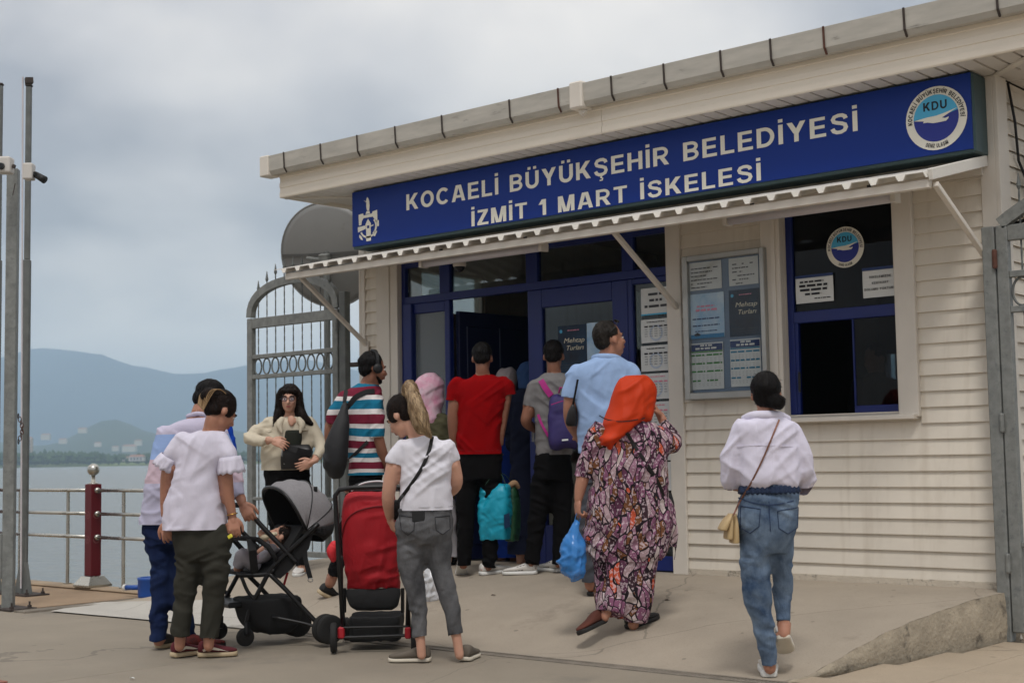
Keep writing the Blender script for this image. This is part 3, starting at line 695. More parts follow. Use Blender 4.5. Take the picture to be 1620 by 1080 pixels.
# entrance frame
Y0, Y1 = 0.02, 0.08
ef = MB()
zt0, zt1 = 2.535, 2.60
ef.box(DX0, fx(639), Y0, Y1, ZF, DZ1); ef.box(fx(1060), DX1, Y0, Y1, ZF, DZ1)
ef.box(fx(639), fx(1060), Y0, Y1, 2.86, DZ1); ef.box(fx(639), fx(1060), Y0 - 0.004, Y1, zt0, zt1)
for a, b in ((692, 708), (829, 847), (981, 999)): ef.box(fx(a, 440), fx(b, 440), Y0 + 0.002, Y1 - 0.002, zt1, 2.86)
efo = ef.build('entrance_frame', M_blue, bd, bevel=0.004)
def pane(x0, x1, z0, z1, y, parent, m=None): return B(x0, x1, y, y + 0.006, z0, z1).build('pane', m or M_gl, parent)
for a, b in ((639, 692), (708, 829), (847, 981), (999, 1060)): pane(fx(a, 440), fx(b, 440), zt1, 2.86, 0.05, efo)
# fixed side light left of the door
sl_ = MB(); xa, xb2 = fx(639), fx(709)
sl_.box(xa, xa + 0.10, Y0 - 0.03, Y1 - 0.002, ZF, zt0); sl_.box(xb2 - 0.06, xb2, Y0, Y1 - 0.002, ZF, zt0); sl_.box(xa + 0.1, xb2 - 0.06, Y0 + 0.002, Y1 - 0.004, zt0 - 0.09, zt0); sl_.box(xa + 0.1, xb2 - 0.06, Y0 + 0.002, Y1 - 0.004, ZF, ZF + 0.5)
slo = sl_.build('side_light', M_blue, bd, bevel=0.006); pane(xa + 0.1, xb2 - 0.06, ZF + 0.5, zt0 - 0.09, 0.05, slo, grey_pane())
# open leaf, swung inwards, with pressed panels
def leaf(hx, hy, ang, wid, z0, z1, name='door'):
    d = np.array([math.cos(ang), math.sin(ang), 0]); nrm = np.array([-d[1], d[0], 0]); h = np.array([hx, hy, 0])
    mb = MB(); mb.obox(h + d * wid / 2 + (0, 0, (z0 + z1) / 2), d * wid / 2, nrm * 0.022, (0, 0, (z1 - z0) / 2))
    M_lf = mat('shaded_blue_leaf', (10, 18, 54), 0.5); o = mb.build(name, M_lf, bd, bevel=0.004)  # frame blue darkened: the shade of the interior is put into the colour
    for i in range(2):
        for (a, b) in ((0.06, 0.42), (0.48, 0.94)):
            zc0, zc1 = z0 + (z1 - z0) * a, z0 + (z1 - z0) * b
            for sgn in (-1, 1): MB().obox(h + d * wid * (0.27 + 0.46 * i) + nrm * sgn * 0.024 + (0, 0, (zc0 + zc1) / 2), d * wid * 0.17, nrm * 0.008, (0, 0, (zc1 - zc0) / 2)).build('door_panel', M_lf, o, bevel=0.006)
    hp = h + d * (wid - 0.06)
    MB().tube([hp - nrm * 0.06 + (0, 0, 1.30), hp - nrm * 0.06 + (0, 0, 1.42)], 0.012).bar(hp - nrm * 0.06 + (0, 0, 1.31), hp - nrm * 0.02 + (0, 0, 1.31), 0.015).bar(hp - nrm * 0.06 + (0, 0, 1.41), hp - nrm * 0.02 + (0, 0, 1.41), 0.015).build('handle', mat('steel', (170, 170, 168), 0.3, 1.0), o)
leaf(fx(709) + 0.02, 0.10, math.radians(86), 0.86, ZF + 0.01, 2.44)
# glazed leaf on the right and side light with notices
def glazed(x0, x1, z0, z1, stile, bot, name):
    m = MB().box(x0, x0 + stile, Y0, Y1 - 0.004, z0, z1).box(x1 - stile, x1, Y0, Y1 - 0.004, z0, z1).box(x0 + stile, x1 - stile, Y0 + 0.002, Y1 - 0.006, z1 - stile, z1).box(x0 + stile, x1 - stile, Y0 + 0.002, Y1 - 0.006, z0, z0 + bot)
    o = m.build(name, M_blue, bd, bevel=0.006); pane(x0 + stile, x1 - stile, z0 + bot, z1 - stile, 0.045, o); return o
gd = glazed(fx(833), fx(992), ZF + 0.01, zt0 - 0.002, 0.15, 0.32, 'door')
xh = fx(845)
MB().tube([(xh, -0.03, 1.30), (xh, -0.03, 1.45)], 0.012).bar((xh, -0.03, 1.31), (xh, 0.02, 1.31), 0.015).bar((xh, -0.03, 1.44), (xh, 0.02, 1.44), 0.015).build('handle', MATS['steel'], gd)
glazed(fx(992) + 0.002, fx(1064), ZF + 0.01, zt0 - 0.002, 0.045, 0.11, 'side_light')
# ticket window
wn = MB()
wa, wb = WX0, WX1
bz0, bz1 = fz(1340, 497), fz(1340, 480)
wn.box(wa, wa + 0.05, 0.03, 0.09, WZ0, WZ1); wn.box(wb - 0.012, wb, 0.03, 0.09, WZ0, WZ1); wn.box(wa + 0.05, wb - 0.012, 0.028, 0.088, 2.085, 2.165); wn.box(wa + 0.05, wb - 0.012, 0.03, 0.09, WZ1 - 0.03, WZ1)
wno = wn.build('ticket_window', M_blue, bd, bevel=0.004)
pane(wa + 0.05, wb - 0.012, 2.165, WZ1 - 0.03, 0.055, wno, M_gl2)
xs = fx(1345, 600)
MB().box(xs, wb - 0.014, 0.05, 0.075, WZ0, WZ0 + 0.05).box(xs, xs + 0.012, 0.05, 0.075, WZ0 + 0.05, 2.085).build('sliding_sash', M_blue, wno, bevel=0.003)
pane(xs + 0.012, wb - 0.014, WZ0 + 0.05, 2.085, 0.06, wno, M_gl2)
MB().box(wa + 0.05, wa + 0.075, 0.04, 0.07, WZ0, 2.085).build('sliding_sash', M_blue, wno)
MB().tube([(wa + 0.085, 0.02, 1.60), (wa + 0.085, 0.02, 1.74)], 0.010).build('handle', mat('black_plastic', (22, 22, 23), 0.5), wno)
# cream surround of the ticket window
t_ = MB(); t_.box(fx(1214), WX0, -0.055, 0.0, WZ0 - 0.04, 2.98); t_.build('window_trim', M_trim, bd, bevel=0.005)
B(fx(1232), fx(1238), -0.066, -0.0555, WZ0 - 0.04, 2.98).build('trim_rib', M_trim, bd)
t_ = MB(); t_.box(WX1, fx(1456), -0.055, 0.0, WZ0 - 0.04, 2.98); t_.build('window_trim', M_trim, bd, bevel=0.005)
MB().add([(fx(1232), -0.10, WZ0 - 0.055), (fx(1452), -0.10, WZ0 - 0.055), (fx(1452), -0.10, WZ0 - 0.025), (fx(1232), -0.10, WZ0 - 0.025), (fx(1232), 0.03, WZ0 - 0.055), (fx(1452), 0.03, WZ0 - 0.055), (fx(1452), 0.03, WZ0 - 0.002), (fx(1232), 0.03, WZ0 - 0.002)],
         [(0, 1, 2, 3), (3, 2, 6, 7), (0, 4, 5, 1), (0, 3, 7, 4), (1, 5, 6, 2), (4, 7, 6, 5)]).build('window_sill', M_trim, bd, bevel=0.004)
# counter inside the ticket window
B(-5.2, -4.0, 0.35, 0.85, 1.15, 1.2).build('counter', mat('dark_counter', (48, 40, 36), 0.5), bd)
# ------------------------------------------------------------------ name sign
YSN = -0.25
SX0, SX1 = fx(556, 350, YSN), fx(1540, 180, YSN)
SZ0, SZ1 = 3.045, 3.566
M_navy = mat('sign_blue', (12, 46, 126), 0.45, var=0.03, vs=1.5, spec=0.22)
M_sframe = mat('sign_frame', (62, 82, 84), 0.45, 0.3, var=0.12, vs=8)
M_let = mat('sign_white', (226, 222, 208), 0.5, var=0.03)
sg = empty('name_sign', ((SX0 + SX1) / 2, YSN, SZ0), 'long blue sign with white lettering below the eaves of the ticket building', 'sign')
B(SX0, SX1, YSN + 0.012, -0.03, SZ0, SZ1).build('box', M_sframe, sg, bevel=0.012)
B(SX0 + 0.012, SX1 - 0.012, YSN, YSN + 0.0115, SZ0 + 0.022, SZ1 - 0.012).build('panel', M_navy, sg)
yl = YSN - 0.003
def line(s, u0, v0, u1, v1, hpx0, hpx1):
    a, b = PY(u0, v0, yl), PY(u1, v1, yl)
    ca = PY(u0, v0 - hpx0, yl)[2] - a[2]; cb_ = PY(u1, v1 - hpx1, yl)[2] - b[2]
    z0, k = (a[2] + b[2]) / 2, (ca + cb_) / 2
    L_ = cap_letters(s); lo = L_[0][0][:, 0].min(); hi = L_[-1][0][:, 0].max()
    for v, f, st in L_:
        MB().add([(a[0] + (p[0] - lo) / (hi - lo) * (b[0] - a[0]), yl - d, z0 + p[1] * k) for p, d in zip(v, st)], f).build('letter', M_let, sg, recalc=False)
line('KOCAELİ BÜYÜKŞEHİR BELEDİYESİ', 643, 333, 1357, 207, 26, 31)
line('İZMİT 1 MART İSKELESİ', 746, 356, 1204, 288, 24, 28)
def disc(mb, cx_, cz_, r, y, n=40, a0=0, a1=2 * math.pi, r0=0.0):
    vs = []; 
    for i in range(n + 1):
        th = a0 + (a1 - a0) * i / n; vs.append((cx_ + r * math.cos(th), y, cz_ + r * math.sin(th)))
    for i in range(n + 1):
        th = a0 + (a1 - a0) * i / n; vs.append((cx_ + r0 * math.cos(th), y, cz_ + r0 * math.sin(th)))
    mb.add(vs, [(i, i + 1, n + 2 + i, n + 1 + i) for i in range(n)]); return mb
def arc_text(mb, s, cx_, cz_, r, capz, th0, th1, y, inward=False, bold=0.02):
    v, f, st, cap = glyphs(s, bold); a, b = v[:, 0].min(), v[:, 0].max(); k = capz / cap
    out = []
    for (px_, pz_), d_ in zip(v, st):
        t = (px_ - a) / (b - a); th = th0 + (th1 - th0) * t; rr = r + (pz_ * k if not inward else -pz_ * k)
        out.append((cx_ + rr * math.cos(th), y - d_, cz_ + rr * math.sin(th)))
    mb.add(out, f)
M_cyan = mat('logo_cyan', (70, 168, 208), 0.4, var=0.02); M_dnavy = mat('logo_navy', (26, 40, 132), 0.4, var=0.02); M_ink = mat('black_ink', (24, 26, 34), 0.6, var=0.05)
def round_logo(parent, cx_, cz_, r, y, sticker=False):
    disc(MB(), cx_, cz_, r, y).build('logo_disc', M_let, parent, recalc=False)
    ri = r * 0.735
    disc(MB(), cx_, cz_, ri, y - 0.0015).build('logo_sea', M_dnavy, parent, recalc=False)
    pts = [(ri * math.cos(t), ri * math.sin(t)) for t in np.linspace(0.22, math.pi - 0.03, 30)]
    pts += [(-0.2 * r, 0.06 * r), (0.10 * r, 0.03 * r), (0.3 * r, 0.06 * r)]
    MB().add([(cx_ + a, y - 0.003, cz_ + b) for a, b in pts], [tuple(range(len(pts)))]).build('logo_sky', M_cyan, parent, recalc=False)
    bird = [(-0.73, 0.01), (-0.3, 0.06), (0.02, 0.07), (0.3, 0.12), (0.71, 0.22), (0.45, 0.10), (0.2, -0.02), (0.3, -0.05), (0.42, -0.02), (0.40, -0.08), (0.33, -0.14), (0.1, -0.15), (-0.1, -0.15), (-0.28, -0.10), (-0.42, -0.10), (-0.40, -0.045)]
    MB().add([(cx_ + a * r, y - 0.0045, cz_ + b * r) for a, b in bird], [tuple(range(len(bird)))]).build('logo_bird', M_let, parent, recalc=False)
    tx = MB(); text_on(tx, 'KDU', cx_ - 0.40 * r, cx_ + 0.37 * r, cz_ + 0.26 * r, 0.27 * r, y - 0.0045, 0.05)
    arc_text(tx, 'KOCAELİ BÜYÜKŞEHİR BELEDİYESİ', cx_, cz_, r * 0.785, r * 0.14, math.pi + 0.12, -0.10, y - 0.003)
    arc_text(tx, 'DENİZ ULAŞIM', cx_, cz_, r * 0.925, r * 0.12, -math.pi / 2 - 0.42, -math.pi / 2 + 0.42, y - 0.003, True)
    tag(tx.build('lettering', M_ink, parent, recalc=False), kind='stuff')
c = PY(1481, 187, yl); rl = (PY(1481, 137, yl)[2] - PY(1481, 238, yl)[2]) / 2
round_logo(sg, c[0], c[2], rl, yl)
# municipal emblem: battlements, cog rim, ship's bow and statue
sxe = (PY(600, 350, yl)[0] - PY(566, 350, yl)[0]) / 32.5
c = PY(583, 352, yl); s0 = (PY(583, 312, yl)[2] - PY(583, 382, yl)[2]) / 73.0
em = MB()
E_ = lambda pts: em.add([(c[0] + (a - 23.5) * sxe, yl, c[2] + (44.5 - b) * s0) for a, b in pts], [tuple(range(len(pts)))])
E_([(16, 6), (20, 9), (20.6, 5), (22, 2), (23.5, 5), (25, 10), (25.3, 18), (24.5, 25), (21.5, 25), (20.3, 18), (20.5, 11)])
E_([(20.5, 25.5), (25, 25.5), (26, 30), (19, 30)])
E_([(8.5, 29), (15.5, 28), (16, 31.5), (29, 30.5), (29.5, 27.5), (36.5, 26), (36.8, 36), (8.5, 36)])
E_([(8.5, 36), (16, 36), (13.5, 40), (12.6, 47), (9, 47)])
for t0, t1 in ((-0.95, 0.75),):
    n = 16; vs = []
    for i in range(n + 1):
        th = t0 + (t1 - t0) * i / n; vs.append((23 + 13.2 * math.cos(th), 51.5 - 17 * math.sin(th)))
    for i in range(n, -1, -1):
        th = t0 + (t1 - t0) * i / n; vs.append((23 + 10.6 * math.cos(th), 51.5 - 14 * math.sin(th)))
    E_(vs)
n = 24; vs = []
for i in range(n + 1): th = -2.7 + (1.75) * i / n; vs.append((23 + 13.2 * math.cos(th), 51.5 - 18.5 * math.sin(th)))
for i in range(n, -1, -1): th = -2.7 + (1.75) * i / n; vs.append((23 + 10.8 * math.cos(th), 51.5 - 15.5 * math.sin(th)))
E_(vs)
E_([(30, 36), (36.8, 36), (36.9, 46), (34.2, 46), (33, 41)])
E_([(35.5, 43.5), (39, 43.5), (39, 53), (35.5, 53)]); E_([(33, 59), (36.5, 61), (33, 69), (30, 67)]); E_([(9.5, 62), (13, 66), (15, 72), (12, 71), (9, 66)])
E_([(19.5, 68), (27, 68), (27, 75), (20, 75)])
E_([(7, 49.5), (19, 48.5), (19.5, 54), (7.5, 58)])
E_([(22.7, 38), (27, 46.5), (27, 49), (18.8, 49.5), (19, 46.5)]); E_([(19.5, 49), (21.3, 49), (21.3, 54), (24.6, 54), (24.6, 49), (26.8, 49), (26.8, 69), (20, 69)])
E_([(27, 50), (31, 49), (31, 50.5), (27, 52)])
em.build('emblem', M_let, sg, recalc=False)
# ------------------------------------------------------------------ awning
PA = 0.88
AX0, AX1 = fx(436, 430, -PA), -3.57
AZ0, AZ1 = 2.795, 3.0
aw = empty('awning', ((AX0 + AX1) / 2, -PA / 2, AZ0), 'white corrugated awning on slanting struts above the entrance', 'awning')
M_aw = mat('white_corrugated', (214, 210, 202), 0.5, var=0.06, vs=3, dirt=((150, 142, 128), 5, 0.66, 0.5))
rows = [[], []]; x = AX0; k = 0
pat = [(0.0, 0.0), (0.10, 0.0), (0.118, -0.034), (0.148, -0.034), (0.166, 0.0)]
pts = []
while x < AX1:
    for dx, dz in pat:
        if x + dx <= AX1: pts.append((x + dx, dz))
    x += 0.178
NR = 5
rws = [[(px_, -PA - 0.02 + (PA + 0.0) * j / (NR - 1), AZ0 + 0.035 + (AZ1 - AZ0) * j / (NR - 1) + dz) for px_, dz in pts] for j in range(NR)]
MB().sheet(rws).build('roof_sheet', M_aw, aw, solid=0.004)
B(AX0 + 0.10, AX1 - 0.01, -PA + 0.02, -PA + 0.07, AZ0 - 0.055, AZ0 - 0.001).build('front_beam', M_trim, aw, bevel=0.004)
B(AX0 + 0.10, AX1 - 0.01, -0.06, -0.026, AZ1 - 0.07, AZ1 - 0.005).build('wall_rail', M_trim, aw)
MB().bar((AX1 + 0.01, -PA, AZ0 + 0.02), (AX1 + 0.01, -0.04, AZ1 + 0.02), 0.03, 0.07).build('side_trim', M_aw, aw, bevel=0.004)
for u, v in ((1568, 418), (1072, 487), (580, 545)):
    p = PY(u, v, -0.03)
    MB().bar((p[0], -PA + 0.06, AZ0 - 0.03), (p[0], -0.035, p[2]), 0.035, 0.035).build('strut', M_trim, aw, bevel=0.004)
    B(p[0] - 0.03, p[0] + 0.03, -0.042, -0.03, p[2] - 0.06, p[2] + 0.03).build('bracket', M_trim, aw)
# fluorescent battens under the awning
M_lamp = mat('lamp_grey', (196, 192, 196), 0.4, var=0.05)
for (u0, v0, u1, v1, yy, lab) in ((668, 414, 862, 389, -0.72, 'grey fluorescent tube light under the awning above the open door'), (1148, 344, 1420, 312, -0.62, 'grey fluorescent tube light under the awning above the ticket window')):
    a, b = PY(u0, v0, yy), PY(u1, v1, yy); zc = (a[2] + b[2]) / 2
    o = empty('tube_light', ((a[0] + b[0]) / 2, yy, zc), lab, 'lamp', 'tube lights under the awning')
    B(a[0], b[0], yy - 0.04, yy + 0.04, zc + 0.01, zc + 0.045).build('batten', M_trim, o, bevel=0.004)
    MB().tube([(a[0] + 0.02, yy, zc - 0.012), (b[0] - 0.02, yy, zc - 0.012)], 0.032, 14).build('diffuser', M_lamp, o, smooth=True)
    for xx in (a[0], b[0] - 0.03): B(xx, xx + 0.03, yy - 0.042, yy + 0.042, zc - 0.045, zc + 0.012).build('end_cap', M_trim, o)
    for xx in (a[0] + 0.2, b[0] - 0.2):
        zt = AZ0 + 0.03 + (AZ1 - AZ0) * (yy + PA) / PA
        B(xx, xx + 0.02, yy - 0.01, yy + 0.01, zc + 0.04, zt).build('hanger', M_iron, o)
# dome camera above the door
p = PY(727, 420, -0.35)
o = empty('dome_camera', p, 'white dome security camera under the awning above the door', 'camera')
MB().lathe(p, [(0.055, 0.03), (0.055, 0.0), (0.05, -0.01)], 20).build('base', M_trim, o, smooth=True)
MB().tube([(p[0], p[1], p[2] + 0.03), (p[0], p[1], AZ0 + 0.15)], 0.015).build('stem', M_trim, o)
MB().lathe(p, [(0.045, -0.011), (0.04, -0.03), (0.025, -0.047), (0.006, -0.054)], 20).build('dome', mat('dome_dark', (30, 32, 36), 0.1), o, smooth=True)
# ------------------------------------------------------------------ notices
M_paper = mat('paper', (214, 216, 214), 0.8, var=0.03)
M_grey_ink = mat('grey_ink', (74, 76, 80), 0.8, var=0.05)
def sheet_paper(name, x0, x1, z0, z1, y, label, group=None, m=None, curl=0.004):
    rows = []
    for j in range(7):
        r = []
        for i in range(6):
            a, b = i / 5, j / 6
            r.append((x0 + (x1 - x0) * a, y - curl * abs(math.sin(a * 5 + b * 3)) * (0.3 + abs(a - 0.5)), z0 + (z1 - z0) * b))
        rows.append(r)
    o = MB().sheet(rows).build(name, m or M_paper, solid=0.001); tag(o, label, 'notice', group); return o
# notice board between the door post and the ticket window
nb = empty('notice_board', (-5.59, -0.03, 1.59), 'glazed aluminium notice board with timetables on the siding', 'notice board')
n0, n1, nz0, nz1 = fx(1081, 500, -0.09), fx(1211, 500, -0.09), 1.575, 2.635
M_alu = mat('aluminium', (168, 168, 164), 0.4, 0.6, var=0.08)
B(n0, n1, -0.05, -0.026, nz0, nz1).build('back_panel', mat('board_blue', (110, 128, 150), 0.7, var=0.1), nb)
MB().box(n0, n0 + 0.045, -0.10, -0.05, nz0, nz1).box(n1 - 0.035, n1, -0.10, -0.05, nz0, nz1).box(n0 + 0.045, n1 - 0.035, -0.10, -0.05, nz1 - 0.04, nz1).box(n0 + 0.045, n1 - 0.035, -0.10, -0.05, nz0, nz0 + 0.05).build('frame', M_alu, nb, bevel=0.005)
B(n0 + 0.045, n1 - 0.035, -0.085, -0.081, nz0 + 0.05, nz1 - 0.04).build('pane', glass('clear_glass', (0.94, 0.95, 0.95), 0.35), nb)
B(fx(1214, 500, -0.05) - 0.02, fx(1214, 500, -0.05) + 0.012, -0.056, -0.026, nz0, nz1).build('rear_channel', M_alu, nb)
yp = -0.056
def col(u0, v0, u1, v1):
    a, b = PY(u0, v1, yp), PY(u1, v0, yp); return a[0], b[0], a[2], b[2]
M_sky = mat('poster_sky', (136, 178, 214), 0.6, var=0.12, vs=7, rgb2=(206, 222, 232)); M_night = mat('poster_night', (14, 24, 40), 0.6, var=0.3, vs=6, rgb2=(24, 56, 82))
M_seab = mat('poster_sea', (40, 120, 168), 0.5, var=0.15, vs=20); M_green = mat('print_green', (70, 132, 66), 0.7, var=0.05); M_teal = mat('print_teal', (54, 124, 156), 0.7, var=0.05)
M_hdr = mat('print_navy', (34, 56, 104), 0.6, var=0.08); M_pink = mat('print_pink', (222, 140, 160), 0.7, var=0.05); M_cream = mat('print_cream', (222, 214, 190), 0.7, var=0.05)
def rect(mb, x0, x1, z0, z1, y): return mb.add([(x0, y, z0), (x1, y, z0), (x1, y, z1), (x0, y, z1)], [(0, 1, 2, 3)])
yi = yp - 0.006
GP = 'papers inside the notice board'
# upper left and upper right letters
for (u0, v0, u1, v1, lab, sd_) in ((1089, 411, 1141, 461, 'printed white letter at the top left of the notice board', 1), (1154, 404, 1199, 453, 'printed white letter at the top right of the notice board', 2)):
    x0, x1, z0, z1 = col(u0, v0, u1, v1); o = sheet_paper('letter', x0, x1, z0, z1, yp, lab, GP)
    mb = MB()
    for i in range(6): dashes(mb, x0 + 0.03, x1 - 0.03 - 0.05 * (i % 3), z1 - 0.05 - i * 0.028, 0.008, yi, sd_ * 10 + i)
    mb.build('print', M_grey_ink, o, recalc=False)
# sky blue poster
x0, x1, z0, z1 = col(1090, 461, 1145, 537); o = sheet_paper('poster', x0, x1, z0, z1, yp, 'sky blue poster with a sea strip on the left of the notice board', GP, M_sky)
rect(MB(), x0 + 0.002, x1 - 0.002, z0, z0 + 0.03, yi).build('sea_strip', M_seab, o, recalc=False)
mb = MB(); dashes(mb, x0 + 0.08, x1 - 0.08, z1 - 0.10, 0.012, yi, 3, 1); dashes(mb, x0 + 0.07, x1 - 0.06, z1 - 0.13, 0.016, yi, 4, 1); mb.build('print', M_pink, o, recalc=False)
mb = MB(); dashes(mb, x0 + 0.04, x1 - 0.04, z1 - 0.19, 0.009, yi, 5, 1); dashes(mb, x0 + 0.04, x1 - 0.04, z1 - 0.24, 0.009, yi, 6, 1); dashes(mb, x0 + 0.06, x1 - 0.06, z1 - 0.28, 0.007, yi, 7, 1); mb.build('print', M_hdr, o, recalc=False)
mb = MB(); E2 = [(0.05, 0.03), (0.08, 0.045), (0.11, 0.03), (0.10, 0.02), (0.06, 0.02)]; mb.add([(x0 + a, yi - 0.001, z0 + b) for a, b in E2], [(0, 1, 2, 3, 4)]); mb.build('boat_picture', M_ink, o, recalc=False)
# moonlight tour poster (also repeated on the door glass)
def moon(x0, x1, z0, z1, y, lab, grp=None):
    o = sheet_paper('poster', x0, x1, z0, z1, y, lab, grp, M_night); w_ = x1 - x0; h_ = z1 - z0; yy = y - 0.006
    mb = MB(); text_on(mb, 'Mehtap', x0 + 0.22 * w_, x1 - 0.08 * w_, z0 + 0.63 * h_, 0.105 * h_, yy, 0.01, italic=0.3); text_on(mb, 'Turları', x0 + 0.28 * w_, x1 - 0.12 * w_, z0 + 0.47 * h_, 0.105 * h_, yy, 0.01, italic=0.3)
    tag(mb.build('lettering', M_cream, o, recalc=False), kind='stuff')
    mb = MB(); dashes(mb, x0 + 0.35 * w_, x1 - 0.25 * w_, z0 + 0.88 * h_, 0.02 * h_, yy, 8, 1); mb.build('print', M_pink, o, recalc=False)
    mb = MB()
    for i in range(3): dashes(mb, x0 + 0.1 * w_, x1 - 0.1 * w_, z0 + (0.05 + 0.05 * i) * h_, 0.012 * h_, yy, 20 + i, 0.8)
    mb.build('print', M_grey_ink, o, recalc=False)
    mb = MB(); disc(mb, x0 + 0.12 * w_, z0 + 0.88 * h_, 0.05 * w_, yy, 14); mb.build('round_mark', M_cyan, o, recalc=False)
    return o
x0, x1, z0, z1 = col(1155, 455, 1201, 533); moon(x0, x1, z0, z1, yp, 'dark night poster with cream script on the right of the notice board', GP)
def timetable(u0, v0, u1, v1, m, lab, sd_):
    x0, x1, z0, z1 = col(u0, v0, u1, v1); o = sheet_paper('timetable', x0, x1, z0, z1, yp, lab, GP); w_ = x1 - x0; h_ = z1 - z0
    rect(MB(), x0 + 0.004, x1 - 0.004, z1 - 0.17 * h_, z1 - 0.01, yi).build('header', M_hdr, o, recalc=False)
    mb = MB(); dashes(mb, x0 + 0.36 * w_, x1 - 0.30 * w_, z1 - 0.075 * h_, 0.035 * h_, yi - 0.002, sd_, 1); dashes(mb, x0 + 0.22 * w_, x1 - 0.18 * w_, z1 - 0.14 * h_, 0.04 * h_, yi - 0.002, sd_ + 1, 1); mb.build('print', M_paper, o, recalc=False)
    mb = MB()
    rect(mb, x0 + 0.004, x1 - 0.004, z1 - 0.205 * h_, z1 - 0.178 * h_, yi)
    for q in (0.28, 0.46, 0.63, 0.83):
        for a, b in ((0.03, 0.48), (0.53, 0.97)):
            if q > 0.8: b = a + (b - a) * 0.7
            dashes(mb, x0 + a * w_, x0 + b * w_, z1 - q * h_, 0.035 * h_, yi, int(q * 100) + sd_, 1)
    mb.build('print', m, o, recalc=False)
    mb = MB()
    for q in (0.34, 0.38, 0.42, 0.52, 0.56, 0.69, 0.73, 0.77, 0.88, 0.92):
        for i in range(8): dashes(mb, x0 + (0.05 + 0.117 * i) * w_, x0 + (0.05 + 0.117 * i) * w_ + 0.055 * w_, z1 - q * h_, 0.008 * h_, yi, i + sd_, 1)
    mb.build('print', mat('pale_ink', (150, 152, 154), 0.8), o, recalc=False)
timetable(1091, 540, 1144, 617, M_green, 'timetable with green rows at the bottom left of the notice board', 40)
timetable(1157, 534, 1203, 612, M_teal, 'timetable with blue rows at the bottom right of the notice board', 50)
# papers on the ticket window
yw = 0.045
def wcol(u0, v0, u1, v1, y):
    a, b = PY(u0, v1, y), PY(u1, v0, y); return a[0], b[0], a[2], b[2]
x0, x1, z0, z1 = wcol(1260, 435, 1318, 481, yw); o = sheet_paper('window_notice', x0, x1, z0, z1, yw, 'printed white notice taped low on the left of the ticket window', 'notices on the ticket window')
mb = MB()
for i, (a, b, hh) in enumerate(((0.12, 0.75, 0.012), (0.1, 0.85, 0.016), (0.12, 0.84, 0.016), (0.25, 0.68, 0.014), (0.5, 0.92, 0.007))): dashes(mb, x0 + a * (x1 - x0), x0 + b * (x1 - x0), z1 - (0.2 + 0.165 * i) * (z1 - z0), hh, yw - 0.006, 60 + i, 1)
mb.build('print', M_ink, o, recalc=False)
B(x0, x1, yw - 0.008, yw - 0.006, z1 - 0.002, z1 + 0.018).build('tape', M_hdr, o)
x0, x1, z0, z1 = wcol(1366, 422, 1430, 472, yw); x1 = min(x1, WX1 - 0.015); o = sheet_paper('window_notice', x0, x1, z0, z1, yw, 'white notice in capitals taped on the right of the ticket window', 'notices on the ticket window')
mb = MB(); w_ = x1 - x0; h_ = z1 - z0
text_on(mb, 'İSKELEMİZDE', x0 + 0.2 * w_, x0 + 0.82 * w_, z0 + 0.70 * h_, 0.085 * h_, yw - 0.006, 0.02); text_on(mb, 'KENTKART', x0 + 0.27 * w_, x0 + 0.74 * w_, z0 + 0.48 * h_, 0.085 * h_, yw - 0.006, 0.02); text_on(mb, 'DOLUMU YOKTUR!!!', x0 + 0.05 * w_, x0 + 0.95 * w_, z0 + 0.26 * h_, 0.085 * h_, yw - 0.006, 0.02)
tag(mb.build('lettering', M_ink, o, recalc=False), kind='stuff')
B(x0, x1, yw - 0.008, yw - 0.006, z1 - 0.002, z1 + 0.018).build('tape', M_hdr, o)
cst = PY(1337, 391, 0.048); st = empty('window_sticker', (cst[0], 0.048, cst[2]), 'round blue and white gull sticker on the ticket window glass', 'sticker')
round_logo(st, cst[0], cst[2], (PY(1337, 359, 0.048)[2] - PY(1337, 424, 0.048)[2]) / 2, 0.048)
